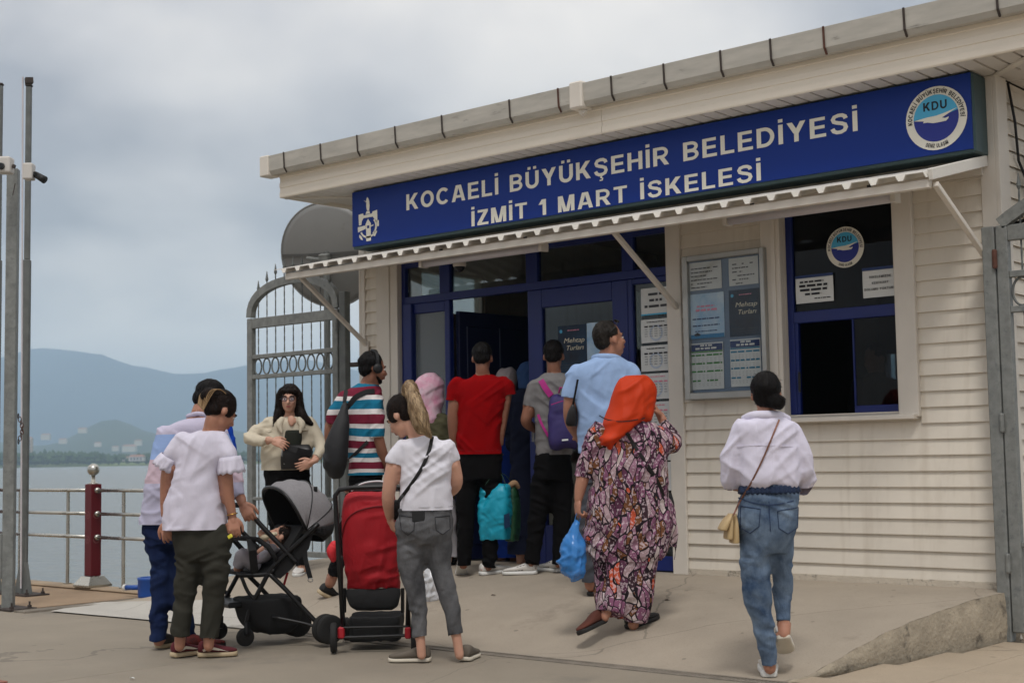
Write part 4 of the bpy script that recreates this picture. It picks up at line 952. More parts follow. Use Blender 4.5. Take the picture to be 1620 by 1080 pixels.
# notices on the entrance glass
x0, x1, z0, z1 = wcol(884, 512, 928, 590, 0.035); moon(x0, x1, z0, z1, 0.035, 'dark night poster with cream script behind the short haired men on the door glass')
x0, x1, z0, z1 = wcol(930, 508, 962, 590, 0.035); o = sheet_paper('poster', x0, x1, z0, z1, 0.035, 'pale blue poster on the door glass beside the dark one', None, M_sky)
GS = 'sheets on the glass beside the door post'
for i, (v0, v1, lab) in enumerate(((452, 500, 'top sheet on the side light with three lines of large capitals'), (502, 543, 'sheet with a row of figures directly under the blue line of the side light'), (544, 588, 'sheet with a row of figures third from the top of the side light'), (589, 632, 'sheet with a red heading fourth from the top of the side light'), (634, 680, 'sheet with a red heading beside the orange headscarf'), (682, 728, 'sheet low on the side light beside the raised sleeve'), (730, 775, 'lowest sheet on the side light above the blue door foot'))):
    x0, x1, z0, z1 = wcol(1015, v0, 1062, v1, 0.036); o = sheet_paper('glass_notice', x0, x1, z0, z1, 0.036, lab, GS); w_ = x1 - x0; h_ = z1 - z0
    mb = MB()
    if i == 0:
        for q, (a, b) in enumerate(((0.25, 0.8), (0.28, 0.7), (0.12, 0.92))): dashes(mb, x0 + a * w_, x0 + b * w_, z0 + (0.72 - 0.22 * q) * h_, 0.09 * h_, 0.03, 70 + q, 1)
        mb.build('print', M_grey_ink, o, recalc=False); rect(MB(), x0, x1, z0, z0 + 0.012, 0.03).build('blue_line', M_cyan, o, recalc=False)
    else:
        dashes(mb, x0 + 0.2 * w_, x0 + 0.8 * w_, z0 + 0.86 * h_, 0.035 * h_, 0.03, 80 + i, 1)
        for q in range(5): rect(mb, x0 + (0.12 + 0.16 * q) * w_, x0 + (0.24 + 0.16 * q) * w_, z0 + 0.66 * h_, z0 + 0.72 * h_, 0.03)
        mb.build('print', M_pink if i > 2 else M_ink, o, recalc=False)
        mb = MB()
        for q in range(5):
            for s_ in range(4): dashes(mb, x0 + (0.13 + 0.16 * q) * w_, x0 + (0.23 + 0.16 * q) * w_, z0 + (0.56 - 0.1 * s_) * h_, 0.03 * h_, 0.03, q + s_, 1)
        mb.build('print', MATS['pale_ink'], o, recalc=False)
        mb = MB(); disc(mb, x0 + 0.5 * w_, z0 + 0.4 * h_, 0.22 * w_, 0.0315, 20, r0=0.17 * w_); mb.build('watermark', mat('pale_blue_ink', (186, 198, 214), 0.8), o, recalc=False)
# ------------------------------------------------------------------ satellite dish behind the left corner
M_galv = mat('galvanised', (122, 124, 121), 0.55, 0.15, var=0.22, vs=16, dirt=((86, 90, 92), 24, 0.55, 0.6))
M_galvd = mat('weathered_steel', (98, 101, 99), 0.6, 0.1, var=0.2, vs=10)
M_dish = mat('dish_grey', (128, 128, 126), 0.55, 0.2, var=0.06, vs=3, dirt=((96, 94, 90), 5, 0.62, 0.5))
dc = np.array(PY(521, 403, 0.9)); 
ds = empty('satellite_dish', (dc[0], dc[1], 0.0), 'large grey satellite dish seen from behind at the left end of the roof', 'satellite dish')
nrm = np.array([0.42, -0.86, -0.28]); nrm /= np.linalg.norm(nrm)     # towards the viewer = back of the bowl
rt = np.cross(nrm, (0, 0, 1)); rt /= np.linalg.norm(rt); up = np.cross(rt, nrm)
RD = 0.54
mb = MB(); rings, seg = 9, 48
vs = [dc + nrm * 0.08]
for i in range(1, rings + 1):
    r = RD * i / rings
    for j in range(seg):
        th = 2 * math.pi * j / seg; vs.append(dc + rt * r * math.cos(th) * 0.97 + up * r * math.sin(th) + nrm * 0.08 * (1 - (r / RD) ** 2))
fs = [(0, 1 + j, 1 + (j + 1) % seg) for j in range(seg)] + [(1 + (i - 1) * seg + j, 1 + i * seg + j, 1 + i * seg + (j + 1) % seg, 1 + (i - 1) * seg + (j + 1) % seg) for i in range(1, rings) for j in range(seg)]
mb.add(vs, fs); mb.build('reflector', M_dish, ds, smooth=True, solid=0.008)
MB().tube([dc + rt * RD * math.cos(t) * 0.97 + up * RD * math.sin(t) for t in np.linspace(0, 2 * math.pi, 49)], 0.010, 6).build('rim', M_dish, ds)
zz_ = 0.02
MB().ribbon([dc + rt * q * RD + up * zz_ + nrm * (0.09 - 0.08 * (q * q)) for q in np.linspace(-0.94, 0.94, 15)], 0.03, 0.012, up).build('seam_rib', mat('dish_rib', (92, 92, 90), 0.6, 0.2), ds)
bp_ = dc + nrm * 0.13 + up * (-0.03)
MB().bar(bp_ - nrm * 0.08, bp_ + nrm * 0.05, 0.10, 0.12).bar(bp_ + rt * 0.02, bp_ + rt * 0.20 + up * 0.03, 0.03).build('bracket', M_galv, ds, bevel=0.006)
mp_ = bp_ + nrm * 0.0
MB().tube([(mp_[0], mp_[1] + 0.02, -0.02), (mp_[0], mp_[1] + 0.02, mp_[2] + 0.08)], 0.03).build('mast', M_galvd, ds)
MB().tube([dc + up * (-0.5), dc - nrm * 0.4 + up * (-0.35)], 0.012).lathe(dc - nrm * 0.4 + up * (-0.3), [(0.03, -0.06), (0.035, 0.0), (0.02, 0.05)], 12, -nrm).build('feed_arm', M_galv, ds)
# ------------------------------------------------------------------ left gate leaf (swung open beside the building)
def twisted(mb, p, q, w):
    p, q = np.array(p, float), np.array(q, float); n = max(2, int(np.linalg.norm(q - p) / 0.035))
    vs = []
    for i in range(n + 1):
        c_ = p + (q - p) * i / n; a = i * 0.7
        for k in range(4):
            th = a + k * math.pi / 2; vs.append((c_[0] + w * math.cos(th), c_[1] + w * math.sin(th), c_[2]))
    mb.add(vs, [(i * 4 + k, i * 4 + (k + 1) % 4, (i + 1) * 4 + (k + 1) % 4, (i + 1) * 4 + k) for i in range(n) for k in range(4)] + [(3, 2, 1, 0), (4 * n, 4 * n + 1, 4 * n + 2, 4 * n + 3)])
    return mb
def gate(name, gx0, gx1, y, zb, zr, ztop, label, mirror=False, barmax=99, ringz=(1.90, 2.10), half=False):
    g = empty(name, ((gx0 + gx1) / 2, y, zb), label, 'gate')
    wdt = gx1 - gx0; pw = 0.075
    B(gx0, gx0 + pw, y - 0.03, y + 0.03, zb, zr + 0.07).build('stile', M_galv, g, bevel=0.006)
    B(gx1 - pw, gx1, y - 0.03, y + 0.03, zb, zr + 0.07).build('stile', M_galv, g, bevel=0.006)
    for z0, z1 in ((zr - 0.03, zr + 0.068), (ringz[1], ringz[1] + 0.04), (ringz[0] - 0.04, ringz[0]), (zb, zb + 0.05), (zb + 0.52, zb + 0.55)):
        B(gx0 + pw, gx1 - pw, y - 0.024, y + 0.024, z0, z1).build('rail', M_galv, g, bevel=0.004)
    n = 20; xc = (gx0 + gx1) / 2; a0 = zr + 0.08; hw = wdt / 2 - 0.03
    arc = [(xc - hw * math.cos(math.pi * i / n), y, a0 + (ztop - a0) * math.sin(math.pi * i / n) ** 0.8) for i in range(n + 1)]
    if half: arc = [(gx0 + 0.03 + (wdt - 0.06) * i / n, y, a0 + (ztop - a0) * math.sin(math.pi / 2 * i / n) ** 0.9) for i in range(n + 1)]
    MB().ribbon(arc, 0.06, 0.075, (0, 1, 0)).build('arch', M_galv, g)
    nb_ = int(wdt / 0.142)
    for i in range(nb_):
        xx = gx0 + pw + (wdt - 2 * pw) * (i + 0.55) / nb_
        t = (xx - gx0) / wdt; zt = a0 + (ztop - a0) * (math.sin(math.pi * t) ** 0.8 if not half else math.sin(math.pi / 2 * t) ** 0.9) + 0.12
        mb = MB()
        for z0, z1 in ((zb + 0.05, ringz[0] - 0.04), (ringz[1] + 0.04, zr - 0.03), (zr + 0.068, zt)): twisted(mb, (xx, y, z0), (xx, y, z1), 0.0066)
        b_ = mb.build('bar', M_galvd, g, recalc=False)
        MB().lathe((xx, y, zt), [(0.008, 0), (0.016, 0.02), (0.010, 0.05), (0.003, 0.10)], 8).build('finial', M_galvd, b_)
    nr = max(2, int(round((wdt - 2 * pw) / 0.133)))
    for i in range(nr):
        xx = gx0 + pw + (wdt - 2 * pw) * (i + 0.5) / nr; rr = (ringz[1] - ringz[0]) / 2; zc = (ringz[0] + ringz[1]) / 2
        MB().tube([(xx + rr * 0.66 * math.cos(t), y, zc + rr * 0.97 * math.sin(t)) for t in np.linspace(0, 2 * math.pi, 25)], 0.008, 6).build('ring', M_galvd, g, smooth=True)
    return g
gl0, gl1 = fx(394, 620), fx(538, 620)
g1 = gate('left_gate', gl0, gl1, 0.0, 0.285, 2.50, 2.90, 'arched galvanised gate with ring frieze behind the woman in the cream jacket', ringz=(fz(470, 588), fz(470, 562)))
gp_ = empty('gate_post', (fx(547, 620), 0.0, 0.2), 'tall dark square gate post between the arched gate and the building corner', 'post')
B(fx(541, 620), fx(551, 620), -0.035, 0.035, 0.15, 2.72).build('post', M_galvd, gp_, bevel=0.006)
B(fx(556, 620), XL - 0.03, -0.02, 0.02, 2.02, 2.06).build('tie_bar', M_iron, gp_)
for z_ in (0.7, 2.35): MB().lathe((fx(539, 620), -0.045, z_), [(0.018, 0), (0.018, 0.12)], 10).build('hinge', M_galv, gp_)
# ------------------------------------------------------------------ right gate at the picture edge
gxr = -3.535
g2 = gate('right_gate', gxr + 0.075, gxr + 1.35, -0.16, 0.06, 2.50, 2.98, 'galvanised gate with curved top at the right edge of the picture', ringz=(2.06, 2.24), half=True)
gpr = empty('gate_post', (gxr, -0.16, 0.0), 'galvanised gate post with rust spots where the ramp meets the siding', 'post')
B(gxr - 0.01, gxr + 0.07, -0.20, -0.12, 0.0, 2.57).build('post', M_galv, gpr, bevel=0.006)
for z_, c_ in ((0.42, M_galv), (1.28, M_galv), (2.30, M_rust)): MB().lathe((gxr + 0.073, -0.205, z_), [(0.012, 0), (0.016, 0.01), (0.016, 0.11), (0.012, 0.12)], 10).build('hinge', c_, gpr)
arcp = [(gxr + 0.0 + 0.3 * t, -0.16, 2.57 + 0.27 * math.sin(t * 1.3)) for t in np.linspace(0, 1.3, 10)]
# loudspeaker box and cables on the side wall
pb = PY(1611, 270, 0.55)
lb = empty('speaker_box', (XR + 0.1, 0.6, 2.6), 'black box on the side wall at the right edge of the picture', 'box')
B(XR + 0.03, XR + 0.20, 0.42, 0.75, 2.62, 3.12).build('case', mat('black_plastic', (22, 22, 23), 0.5), lb, bevel=0.01)
cb_ = MB().tube([(XR + 0.03, 0.16, ZS - 0.02), (XR + 0.05, 0.2, 3.3), (XR + 0.04, 0.26, 3.05), (XR + 0.06, 0.36, 2.9), (XR + 0.08, 0.43, 2.85)], 0.009, 6)
tag(cb_.build('cable', MATS['black_plastic'], smooth=True), 'black cable looping down beside the corner trim to the black box', 'cable')
cb_ = MB().tube([(XR - 0.02, -0.12, 2.50), (XR + 0.06, -0.10, 2.53), (XR + 0.25, -0.10, 2.58), (XR + 0.6, -0.1, 2.6)], 0.014, 6).tube([(XR - 0.02, -0.12, 2.53), (XR + 0.08, -0.10, 2.57), (XR + 0.25, -0.10, 2.61), (XR + 0.6, -0.1, 2.62)], 0.012, 6)
tag(cb_.build('cable_bundle', MATS['black_plastic'], smooth=True), 'thick black cables tied along the curved top of the right gate', 'cable')
# ------------------------------------------------------------------ poles on the left
def pole(u, v, name, label, w, top_v, split_v=None, w2=None, plate=0.24, cable=False):
    p = PZ(u, v, 0.005); d = depth_of(p); h_ = PD(u, top_v, d)[2]
    o = empty(name, p, label, 'pole')
    zs = PD(u, split_v, d)[2] if split_v else h_
    a = math.atan2(VR[1], VR[0]) + 0.12
    def sq(wd, z0, z1, nm, m): return MB().obox((p[0], p[1], (z0 + z1) / 2), np.array([math.cos(a), math.sin(a), 0]) * wd / 2, np.array([-math.sin(a), math.cos(a), 0]) * wd / 2, (0, 0, (z1 - z0) / 2)).build(nm, m, o, bevel=0.006)
    sq(w, 0.012, zs, 'shaft', M_galv if not split_v else M_galvd)
    if split_v: sq(w2, zs + 0.001, h_, 'upper_shaft', M_galvd); sq(w2 * 1.25, h_ + 0.001, h_ + 0.02, 'cap', M_iron)
    B(p[0] - plate, p[0] + plate, p[1] - 0.12, p[1] + 0.12, 0.004, 0.018).build('base_plate', M_iron, o)
    for sx2 in (-1, 1):
        for sy2 in (-1, 1): MB().lathe((p[0] + sx2 * plate * 0.8, p[1] + sy2 * 0.08, 0.018), [(0.02, 0), (0.02, 0.02), (0.009, 0.021), (0.009, 0.05)], 6).build('bolt', M_iron, o)
    if split_v: MB().add([(p[0] - 0.12, p[1] - 0.02, 0.02), (p[0] - 0.04, p[1] - 0.02, 0.3), (p[0] + 0.04, p[1] - 0.02, 0.3), (p[0] + 0.12, p[1] - 0.02, 0.02), (p[0] - 0.12, p[1] + 0.02, 0.02), (p[0] - 0.04, p[1] + 0.02, 0.3), (p[0] + 0.04, p[1] + 0.02, 0.3), (p[0] + 0.12, p[1] + 0.02, 0.02)],
                              [(0, 1, 2, 3), (7, 6, 5, 4), (0, 4, 5, 1), (1, 5, 6, 2), (2, 6, 7, 3), (3, 7, 4, 0)]).build('gusset', M_galvd, o)
    return o, p, d
po1, pp1, pd1 = pole(13, 962, 'camera_pole', 'square galvanised pole with grey boxes and a camera near its top', 0.092, 256)
po2, pp2, pd2 = pole(37, 940, 'mast_pole', 'taller stepped dark grey pole right of the camera pole', 0.066, 120, 405, 0.05)
po3, pp3, pd3 = pole(-10, 936, 'mast_pole', 'dark grey pole cut by the left edge of the picture', 0.066, 118, 405, 0.05)
MB().tube([PD(36, 122, pd2 - 0.06), PD(35, 420, pd2 - 0.06), PD(33, 930, pd2 - 0.06)], 0.008, 5).build('rope', mat('pale_rope', (200, 196, 200), 0.8), po2)
MB().bar(PD(40, 128, pd2 - 0.05), PD(52, 128, pd2 - 0.02), 0.07, 0.05).build('pulley', M_iron, po2)
B(pp1[0] - 0.06, pp1[0] + 0.0, pp1[1] - 0.075, pp1[1] - 0.05, 0.25, 0.62).build('access_cover', M_galv, po1, bevel=0.004)
M_box = mat('grey_plastic', (196, 192, 186), 0.5, var=0.05)
fw = np.array([VD[0], VD[1], 0]); rtv = np.array([VR[0], VR[1], 0]); upv = np.array([0, 0, 1.0])
c_ = PD(46, 272, pd1); MB().obox(c_, rtv * 0.04, fw * 0.05, upv * 0.068).build('junction_box', M_box, po1, bevel=0.012, seg=2)
c_ = PD(9, 262, pd1); MB().obox(c_, rtv * 0.055, fw * 0.06, upv * 0.068).build('junction_box', M_box, po1, bevel=0.015, seg=2)
MB().lathe(PD(2, 263, pd1 - 0.065), [(0.03, 0), (0.026, 0.02), (0.01, 0.022)], 14, -fw).build('lens', mat('dome_dark', (30, 32, 36), 0.1), po1)
MB().bar(PD(20, 263, pd1), PD(24, 264, pd1), 0.03).build('bracket', M_iron, po1)
cm = empty('bullet_camera', PD(62, 280, pd1), 'small black bullet camera on the right of the camera pole', 'camera')
MB().tube([PD(56, 276, pd1), PD(66, 282, pd1 - 0.02), PD(71, 285, pd1 - 0.03)], [0.026, 0.030, 0.032], 14).build('body', MATS['black_plastic'], cm, smooth=True)
MB().bar(PD(52, 275, pd1), PD(58, 275, pd1), 0.03).build('bracket', MATS['black_plastic'], cm)
MB().tube([PD(24, 290, pd1 - 0.08), PD(22, 300, pd1 - 0.08), PD(20, 309, pd1 - 0.09)], 0.004, 5).build('wire', M_iron, po1)
# chain between the poles
ch = empty('chain', PD(34, 672, pd1 + 0.3), 'short rusty chain hanging between the two grey poles', 'chain')
for i in range(9):
    t = i / 8; c_ = PD(29 + 6 * math.sin(t * 3.1), 658 + 40 * t, pd1 + 0.3 + 0.5 * math.sin(t * 3.1)); a = rtv if i % 2 else fw
    MB().tube([c_ + a * 0.014 * math.cos(q) + upv * 0.022 * math.sin(q) for q in np.linspace(0, 2 * math.pi, 13)], 0.004, 5).build('link', M_rust if i % 2 else M_iron, ch)
# ------------------------------------------------------------------ railing along the quay
M_stl = mat('stainless', (186, 184, 176), 0.28, 1.0, var=0.06); M_red = mat('bollard_red', (92, 16, 28), 0.4, var=0.08, vs=5)
RYL = -1.19
bx = PY(147, 850, RYL)[0]
def bollard(x, label):
    o = empty('bollard', (x, RYL, 0.03), label, 'bollard', 'red railing bollards')
    w_ = 0.056
    B(x - w_, x + w_, RYL - w_, RYL + w_, 0.13, 0.99).build('post', M_red, o, bevel=0.005)
    p = MB(); z0, z1 = 0.03, 0.13
    p.add([(x - .13, RYL - .13, z0), (x + .13, RYL - .13, z0), (x + .13, RYL + .13, z0), (x - .13, RYL + .13, z0), (x - .13, RYL - .13, z0 + .02), (x + .13, RYL - .13, z0 + .02), (x + .13, RYL + .13, z0 + .02), (x - .13, RYL + .13, z0 + .02),
           (x - .075, RYL - .075, z1), (x + .075, RYL - .075, z1), (x + .075, RYL + .075, z1), (x - .075, RYL + .075, z1)],
          [(0, 3, 2, 1), (0, 1, 5, 4), (1, 2, 6, 5), (2, 3, 7, 6), (3, 0, 4, 7), (4, 5, 9, 8), (5, 6, 10, 9), (6, 7, 11, 10), (7, 4, 8, 11), (8, 9, 10, 11)])
    p.build('base', M_stl, o, bevel=0.004)
    MB().lathe((x, RYL, 0.99), [(0.055, 0), (0.04, 0.012), (0.022, 0.02), (0.018, 0.09)], 16).build('neck', M_stl, o, smooth=True)
    prof = [(max(0.001, 0.058 * math.sin(t)), 0.135 - 0.058 * math.cos(t)) for t in np.linspace(0, math.pi, 15)]
    MB().lathe((x, RYL, 0.99), prof, 20).build('ball', M_stl, o, smooth=True)
    for z_ in (0.47, 0.70): # worn round emblems on two faces
        for k in (0, 1):
            mb = MB(); pts = []
            for s0_, r0_, r1_ in ((0, 0.026, 0.036), (1, 0.0, 0.012)):
                for q in range(16):
                    if s0_ == 0 and q in (5, 6): continue
                    t0, t1 = 2 * math.pi * q / 16, 2 * math.pi * (q + 1) / 16
                    qd = [(r0_ * math.cos(t0), r0_ * math.sin(t0)), (r1_ * math.cos(t0), r1_ * math.sin(t0)), (r1_ * math.cos(t1), r1_ * math.sin(t1)), (r0_ * math.cos(t1), r0_ * math.sin(t1))]
                    mb.add([(x + a, RYL - w_ - 0.001, z_ + b) if k == 0 else (x + w_ + 0.001, RYL + a, z_ + b) for a, b in qd], [(0, 1, 2, 3)])
            mb.build('emblem', mat('worn_print', (120, 70, 72), 0.6, var=0.3, vs=60), o, recalc=False)
    return o
bollard(bx, 'red square bollard with steel ball standing in the quay railing'); bollard(bx - 1.86, 'red bollard at the left edge behind the grey poles'); 
bx2 = bx + 2.05
RZS = (0.49, 0.71, 0.93)
def railing(x0, x1, posts, label):
    o = empty('railing', ((x0 + x1) / 2, RYL, 0.03), label, 'railing', 'quay railing spans')
    for z_ in RZS:
        MB().tube([(x0, RYL, z_), (x1, RYL, z_)], 0.017, 10).build('rail', M_stl, o, smooth=True)
        for xx in (x0, x1): MB().lathe((xx, RYL, z_), [(0.004, -0.03), (0.026, -0.018), (0.03, 0), (0.026, 0.018), (0.004, 0.03)], 12, (1, 0, 0)).build('end_cap', M_stl, o, smooth=True)
    for xx in posts: MB().tube([(xx, RYL + 0.03, 0.03), (xx, RYL + 0.03, 0.93)], 0.017, 10).lathe((xx, RYL + 0.03, 0.03), [(0.04, 0), (0.04, 0.012)], 12).build('baluster', M_stl, o)
railing(bx - 1.80, bx - 0.064, [PY(103, 850, RYL)[0], bx - 1.35], 'steel railing span left of the red bollard with the ball')
railing(bx + 0.064, bx + 1.15, [PY(191, 850, RYL)[0], bx + 1.1], 'steel railing span right of the red bollard with the ball')
railing(bx - 5.2, bx - 1.92, [bx - 2.6, bx - 3.6, bx - 4.6], 'steel railing span at the far left behind the poles')
# blue drum with pipe by the railing
p = PZ(222, 946, 0.004)
o = empty('blue_drum', p, 'blue plastic drum with a pipe stub at the foot of the railing', 'drum')
M_bpl = mat('blue_plastic', (28, 74, 150), 0.45, var=0.1)
MB().lathe((p[0], p[1] + 0.1, 0.004), [(0.10, 0), (0.105, 0.02), (0.105, 0.15), (0.11, 0.155), (0.11, 0.175), (0.09, 0.178), (0.085, 0.12), (0.0, 0.12)], 24).build('drum', M_bpl, o, smooth=True)
MB().tube([(p[0] - 0.09, p[1] + 0.05, 0.09), (p[0] - 0.24, p[1] + 0.02, 0.085)], [0.022, 0.022], 12).build('pipe_stub', M_bpl, o, smooth=True)
MB().lathe((p[0] - 0.24, p[1] + 0.02, 0.085), [(0.028, 0), (0.028, 0.03)], 12, (-1, 0, 0)).build('pipe_end', mat('white_plastic', (214, 214, 210), 0.5), o)
# ------------------------------------------------------------------ people: building tools
from mathutils.bvhtree import BVHTree
FW3 = np.array([VD[0], VD[1], 0.0]); RT3 = np.array([VR[0], VR[1], 0.0]); UP3 = np.array([0, 0, 1.0])
def crom(pts, k=4):
    """Catmull-Rom through rows of numbers"""
    P_ = [np.array(p, float) for p in pts]
    if len(P_) < 3: k = max(k, 2)
    P_ = [2 * P_[0] - P_[1]] + P_ + [2 * P_[-1] - P_[-2]]
    out = []
    for i in range(1, len(P_) - 2):
        a, b, c, d = P_[i - 1:i + 3]
        for j in range(k):
            t = j / k
            out.append(0.5 * (2 * b + (c - a) * t + (2 * a - 5 * b + 4 * c - d) * t * t + (3 * b - a - 3 * c + d) * t ** 3))
    out.append(P_[-2]); return out
def ellipsoid(mb, c, ax, ay, az, nu=14, nv=9, mi=0):
    c, ax, ay, az = (np.array(q, float) for q in (c, ax, ay, az))
    vs = [c + az]
    for i in range(1, nv):
        ph = math.pi * i / nv
        for j in range(nu):
            th = 2 * math.pi * j / nu
            vs.append(c + az * math.cos(ph) + math.sin(ph) * (ax * math.cos(th) + ay * math.sin(th)))
    vs.append(c - az); n = len(vs) - 1
    fs = [(0, 1 + j, 1 + (j + 1) % nu) for j in range(nu)]
    fs += [(1 + i * nu + j, 1 + (i + 1) * nu + j, 1 + (i + 1) * nu + (j + 1) % nu, 1 + i * nu + (j + 1) % nu) for i in range(nv - 2) for j in range(nu)]
    fs += [(n, 1 + (nv - 2) * nu + (j + 1) % nu, 1 + (nv - 2) * nu + j) for j in range(nu)]
    return mb.add(vs, fs, mi)
def ball(mb, c, r): return ellipsoid(mb, c, (r, 0, 0), (0, r, 0), (0, 0, r), 12, 8)
def limb(mb, rows, k=4, n=14, caps=True, first=True):
    """rows of (x, y, z, r): a tapered tube with round ends"""
    rr = crom(rows, k)
    mb.tube([q[:3] for q in rr], [max(0.004, q[3]) for q in rr], n)
    if caps: ball(mb, rr[0][:3], rr[0][3] * 0.98); ball(mb, rr[-1][:3], rr[-1][3] * 0.98)
    return mb
def loft(mb, secs, n=28, power=2.4, k=4):
    """secs rows: cx cy cz  hx(3) hy(3) -> closed surface of super-elliptic rings"""
    rr = crom(secs, k); vs = []
    for q in rr:
        c, a, b = q[:3], q[3:6], q[6:9]
        for j in range(n):
            th = 2 * math.pi * j / n; ct, st = math.cos(th), math.sin(th)
            vs.append(c + a * math.copysign(abs(ct) ** (2 / power), ct) + b * math.copysign(abs(st) ** (2 / power), st))
    m = len(rr)
    fs = [(i * n + j, i * n + (j + 1) % n, (i + 1) * n + (j + 1) % n, (i + 1) * n + j) for i in range(m - 1) for j in range(n)]
    fs += [tuple(range(n - 1, -1, -1)), tuple(range((m - 1) * n, m * n))]
    return mb.add(vs, fs)
def remesh(mb, vox, smooth=4):
    me = bpy.data.meshes.new('t'); me.from_pydata(mb.v, [], mb.f); me.update()
    import bmesh
    bm = bmesh.new(); bm.from_mesh(me); bmesh.ops.recalc_face_normals(bm, faces=bm.faces); bm.to_mesh(me); bm.free()
    ob = bpy.data.objects.new('t', me); COL.objects.link(ob)
    r = ob.modifiers.new('r', 'REMESH'); r.mode = 'VOXEL'; r.voxel_size = vox
    if smooth: s = ob.modifiers.new('s', 'SMOOTH'); s.factor = 0.5; s.iterations = smooth
    dg = bpy.context.evaluated_depsgraph_get(); out = bpy.data.meshes.new_from_object(ob.evaluated_get(dg))
    bpy.data.objects.remove(ob); bpy.data.meshes.remove(me)
    return out
def mesh_np(me):
    v = np.empty(len(me.vertices) * 3); me.vertices.foreach_get('co', v)
    n = np.empty(len(me.vertices) * 3); me.vertices.foreach_get('normal', n)
    return v.reshape(-1, 3), n.reshape(-1, 3)
def displace(me, fn):
    v, n = mesh_np(me); d = fn(v, n); v = v + n * np.asarray(d)[:, None]
    me.vertices.foreach_set('co', v.ravel()); me.update()
FOLD = {'shirt': ((72, .075, .40, .7), (38, .055, .26, .8), (-38, .055, .26, .8), (5, .05, .16, .35)),
        'jeans': ((18, .045, .15, .8), (-20, .045, .15, .8), (60, .06, .25, .45), (88, .09, .5, .3)),
        'skirt': ((86, .085, .7, 1.0), (75, .06, .5, .6), (-30, .07, .3, .3)),
        'scarf': ((62, .055, .35, .9), (30, .05, .28, .7), (85, .06, .4, .5)),
        'film': ((75, .035, .14, .9), (25, .035, .12, .7), (-40, .03, .1, .7)),
        'pack': ((80, .06, .2, .7), (15, .05, .16, .6))}
def folds(amp=0.006, kind='shirt', seed=1):
    """long creases in a few directions, each present only in patches"""
    def f(v, n):
        r, u, d = v @ RT3, v[:, 2], v @ FW3
        wx = vnoise(np.stack([r * 4, u * 4, d * 4], 1), seed + 40) * .035; out = 0
        for i, (ang, lc, ll, wt) in enumerate(FOLD[kind]):
            a = math.radians(ang); al = r * math.cos(a) + u * math.sin(a); ac = -r * math.sin(a) + u * math.cos(a) + wx
            q = np.stack([ac / lc, al / ll, d / .22], 1)
            nn = vnoise(q * 1.0 + 7.3 * i, seed + i); g = 1 - np.abs(nn) * 2.0          # crisp crest
            g = .8 * g + .3 * np.sin(nn * 3.0)
            m = np.clip(.45 + 1.1 * vnoise(np.stack([r * 5 + i, u * 4, d * 4], 1), seed + 60 + i), 0, 1.2)
            out = out + wt * g * m
        return 1.9 * amp * (out - out.mean()) - {'jeans': .010, 'shirt': .007, 'skirt': .009}.get(kind, .004)
    return f
def bvh_of(me):
    v, _ = mesh_np(me)
    return BVHTree.FromPolygons([Vector(x) for x in v], [tuple(p.vertices) for p in me.polygons])
def merge_mesh(name, meshes):
    mb = MB()
    for me in meshes:
        v, _ = mesh_np(me); mb.add(v, [tuple(p.vertices) for p in me.polygons])
    out = bpy.data.meshes.new(name); out.from_pydata(mb.v, [], mb.f); out.update(); return out
# skin, cloth ----------------------------------------------------------
def skin(name, rgb):
    if name in MATS: return MATS[name]
    m = mat(name, rgb, 0.5, var=0.06, vs=14, bump=0.08, bs=300); b = m.node_tree.nodes['Principled BSDF']
    b.inputs['Subsurface Weight'].default_value = 0.12; b.inputs['Subsurface Radius'].default_value = (0.012, 0.005, 0.003); b.inputs['Subsurface Scale'].default_value = 1.0
    return m
def cloth(name, rgb, rough=0.9, var=0.07, vs=9, bump=0.25, bs=420, **kw):
    if name in MATS: return MATS[name]
    return wrinkle(mat(name, rgb, rough, var=var, vs=vs, bump=bump, bs=bs, spec=0.1, sheen=0.0, **kw))
def wrinkle(m, scale=9.0, strength=0.22, dist=0.012):
    """adds soft creases under the weave"""
    t = m.node_tree; b = t.nodes['Principled BSDF']; g = N(t, 'ShaderNodeTexCoord')
    n1 = N(t, 'ShaderNodeTexNoise'); n1.inputs['Scale'].default_value = scale; n1.inputs['Detail'].default_value = 3; n1.inputs['Distortion'].default_value = 1.4
    mq = N(t, 'ShaderNodeMapping'); mq.inputs['Rotation'].default_value = (.5, .6, 0); mq.inputs['Scale'].default_value = (1.3, 1.3, .4); t.links.new(g.outputs['Object'], mq.inputs[0]); t.links.new(mq.outputs[0], n1.inputs['Vector'])
    a = mth(t, 'ABSOLUTE', mth(t, 'SUBTRACT', n1.outputs['Fac'], 0.5)); h_ = mth(t, 'POWER', a, 0.7)
    bp = N(t, 'ShaderNodeBump'); bp.inputs['Strength'].default_value = strength; bp.inputs['Distance'].default_value = dist
    t.links.new(h_, bp.inputs['Height'])
    old = b.inputs['Normal'].links[0].from_node if b.inputs['Normal'].links else None
    if old is not None and old.type == 'BUMP': t.links.new(bp.outputs[0], old.inputs['Normal'])
    else: t.links.new(bp.outputs[0], b.inputs['Normal'])
    return m
SK1 = skin('skin_light', (192, 146, 124)); SK2 = skin('skin_warm', (168, 120, 98)); SK3 = skin('skin_tan', (142, 98, 78))
def lock_tone(m):
    t = m.node_tree; b = t.nodes['Principled BSDF']; src = b.inputs['Base Color'].links[0].from_socket; a = N(t, 'ShaderNodeAttribute'); a.attribute_name = 'tone'
    vm_ = N(t, 'ShaderNodeVectorMath', operation='SCALE'); t.links.new(src, vm_.inputs[0]); t.links.new(a.outputs['Fac'], vm_.inputs['Scale']); t.links.new(vm_.outputs[0], b.inputs['Base Color']); return m
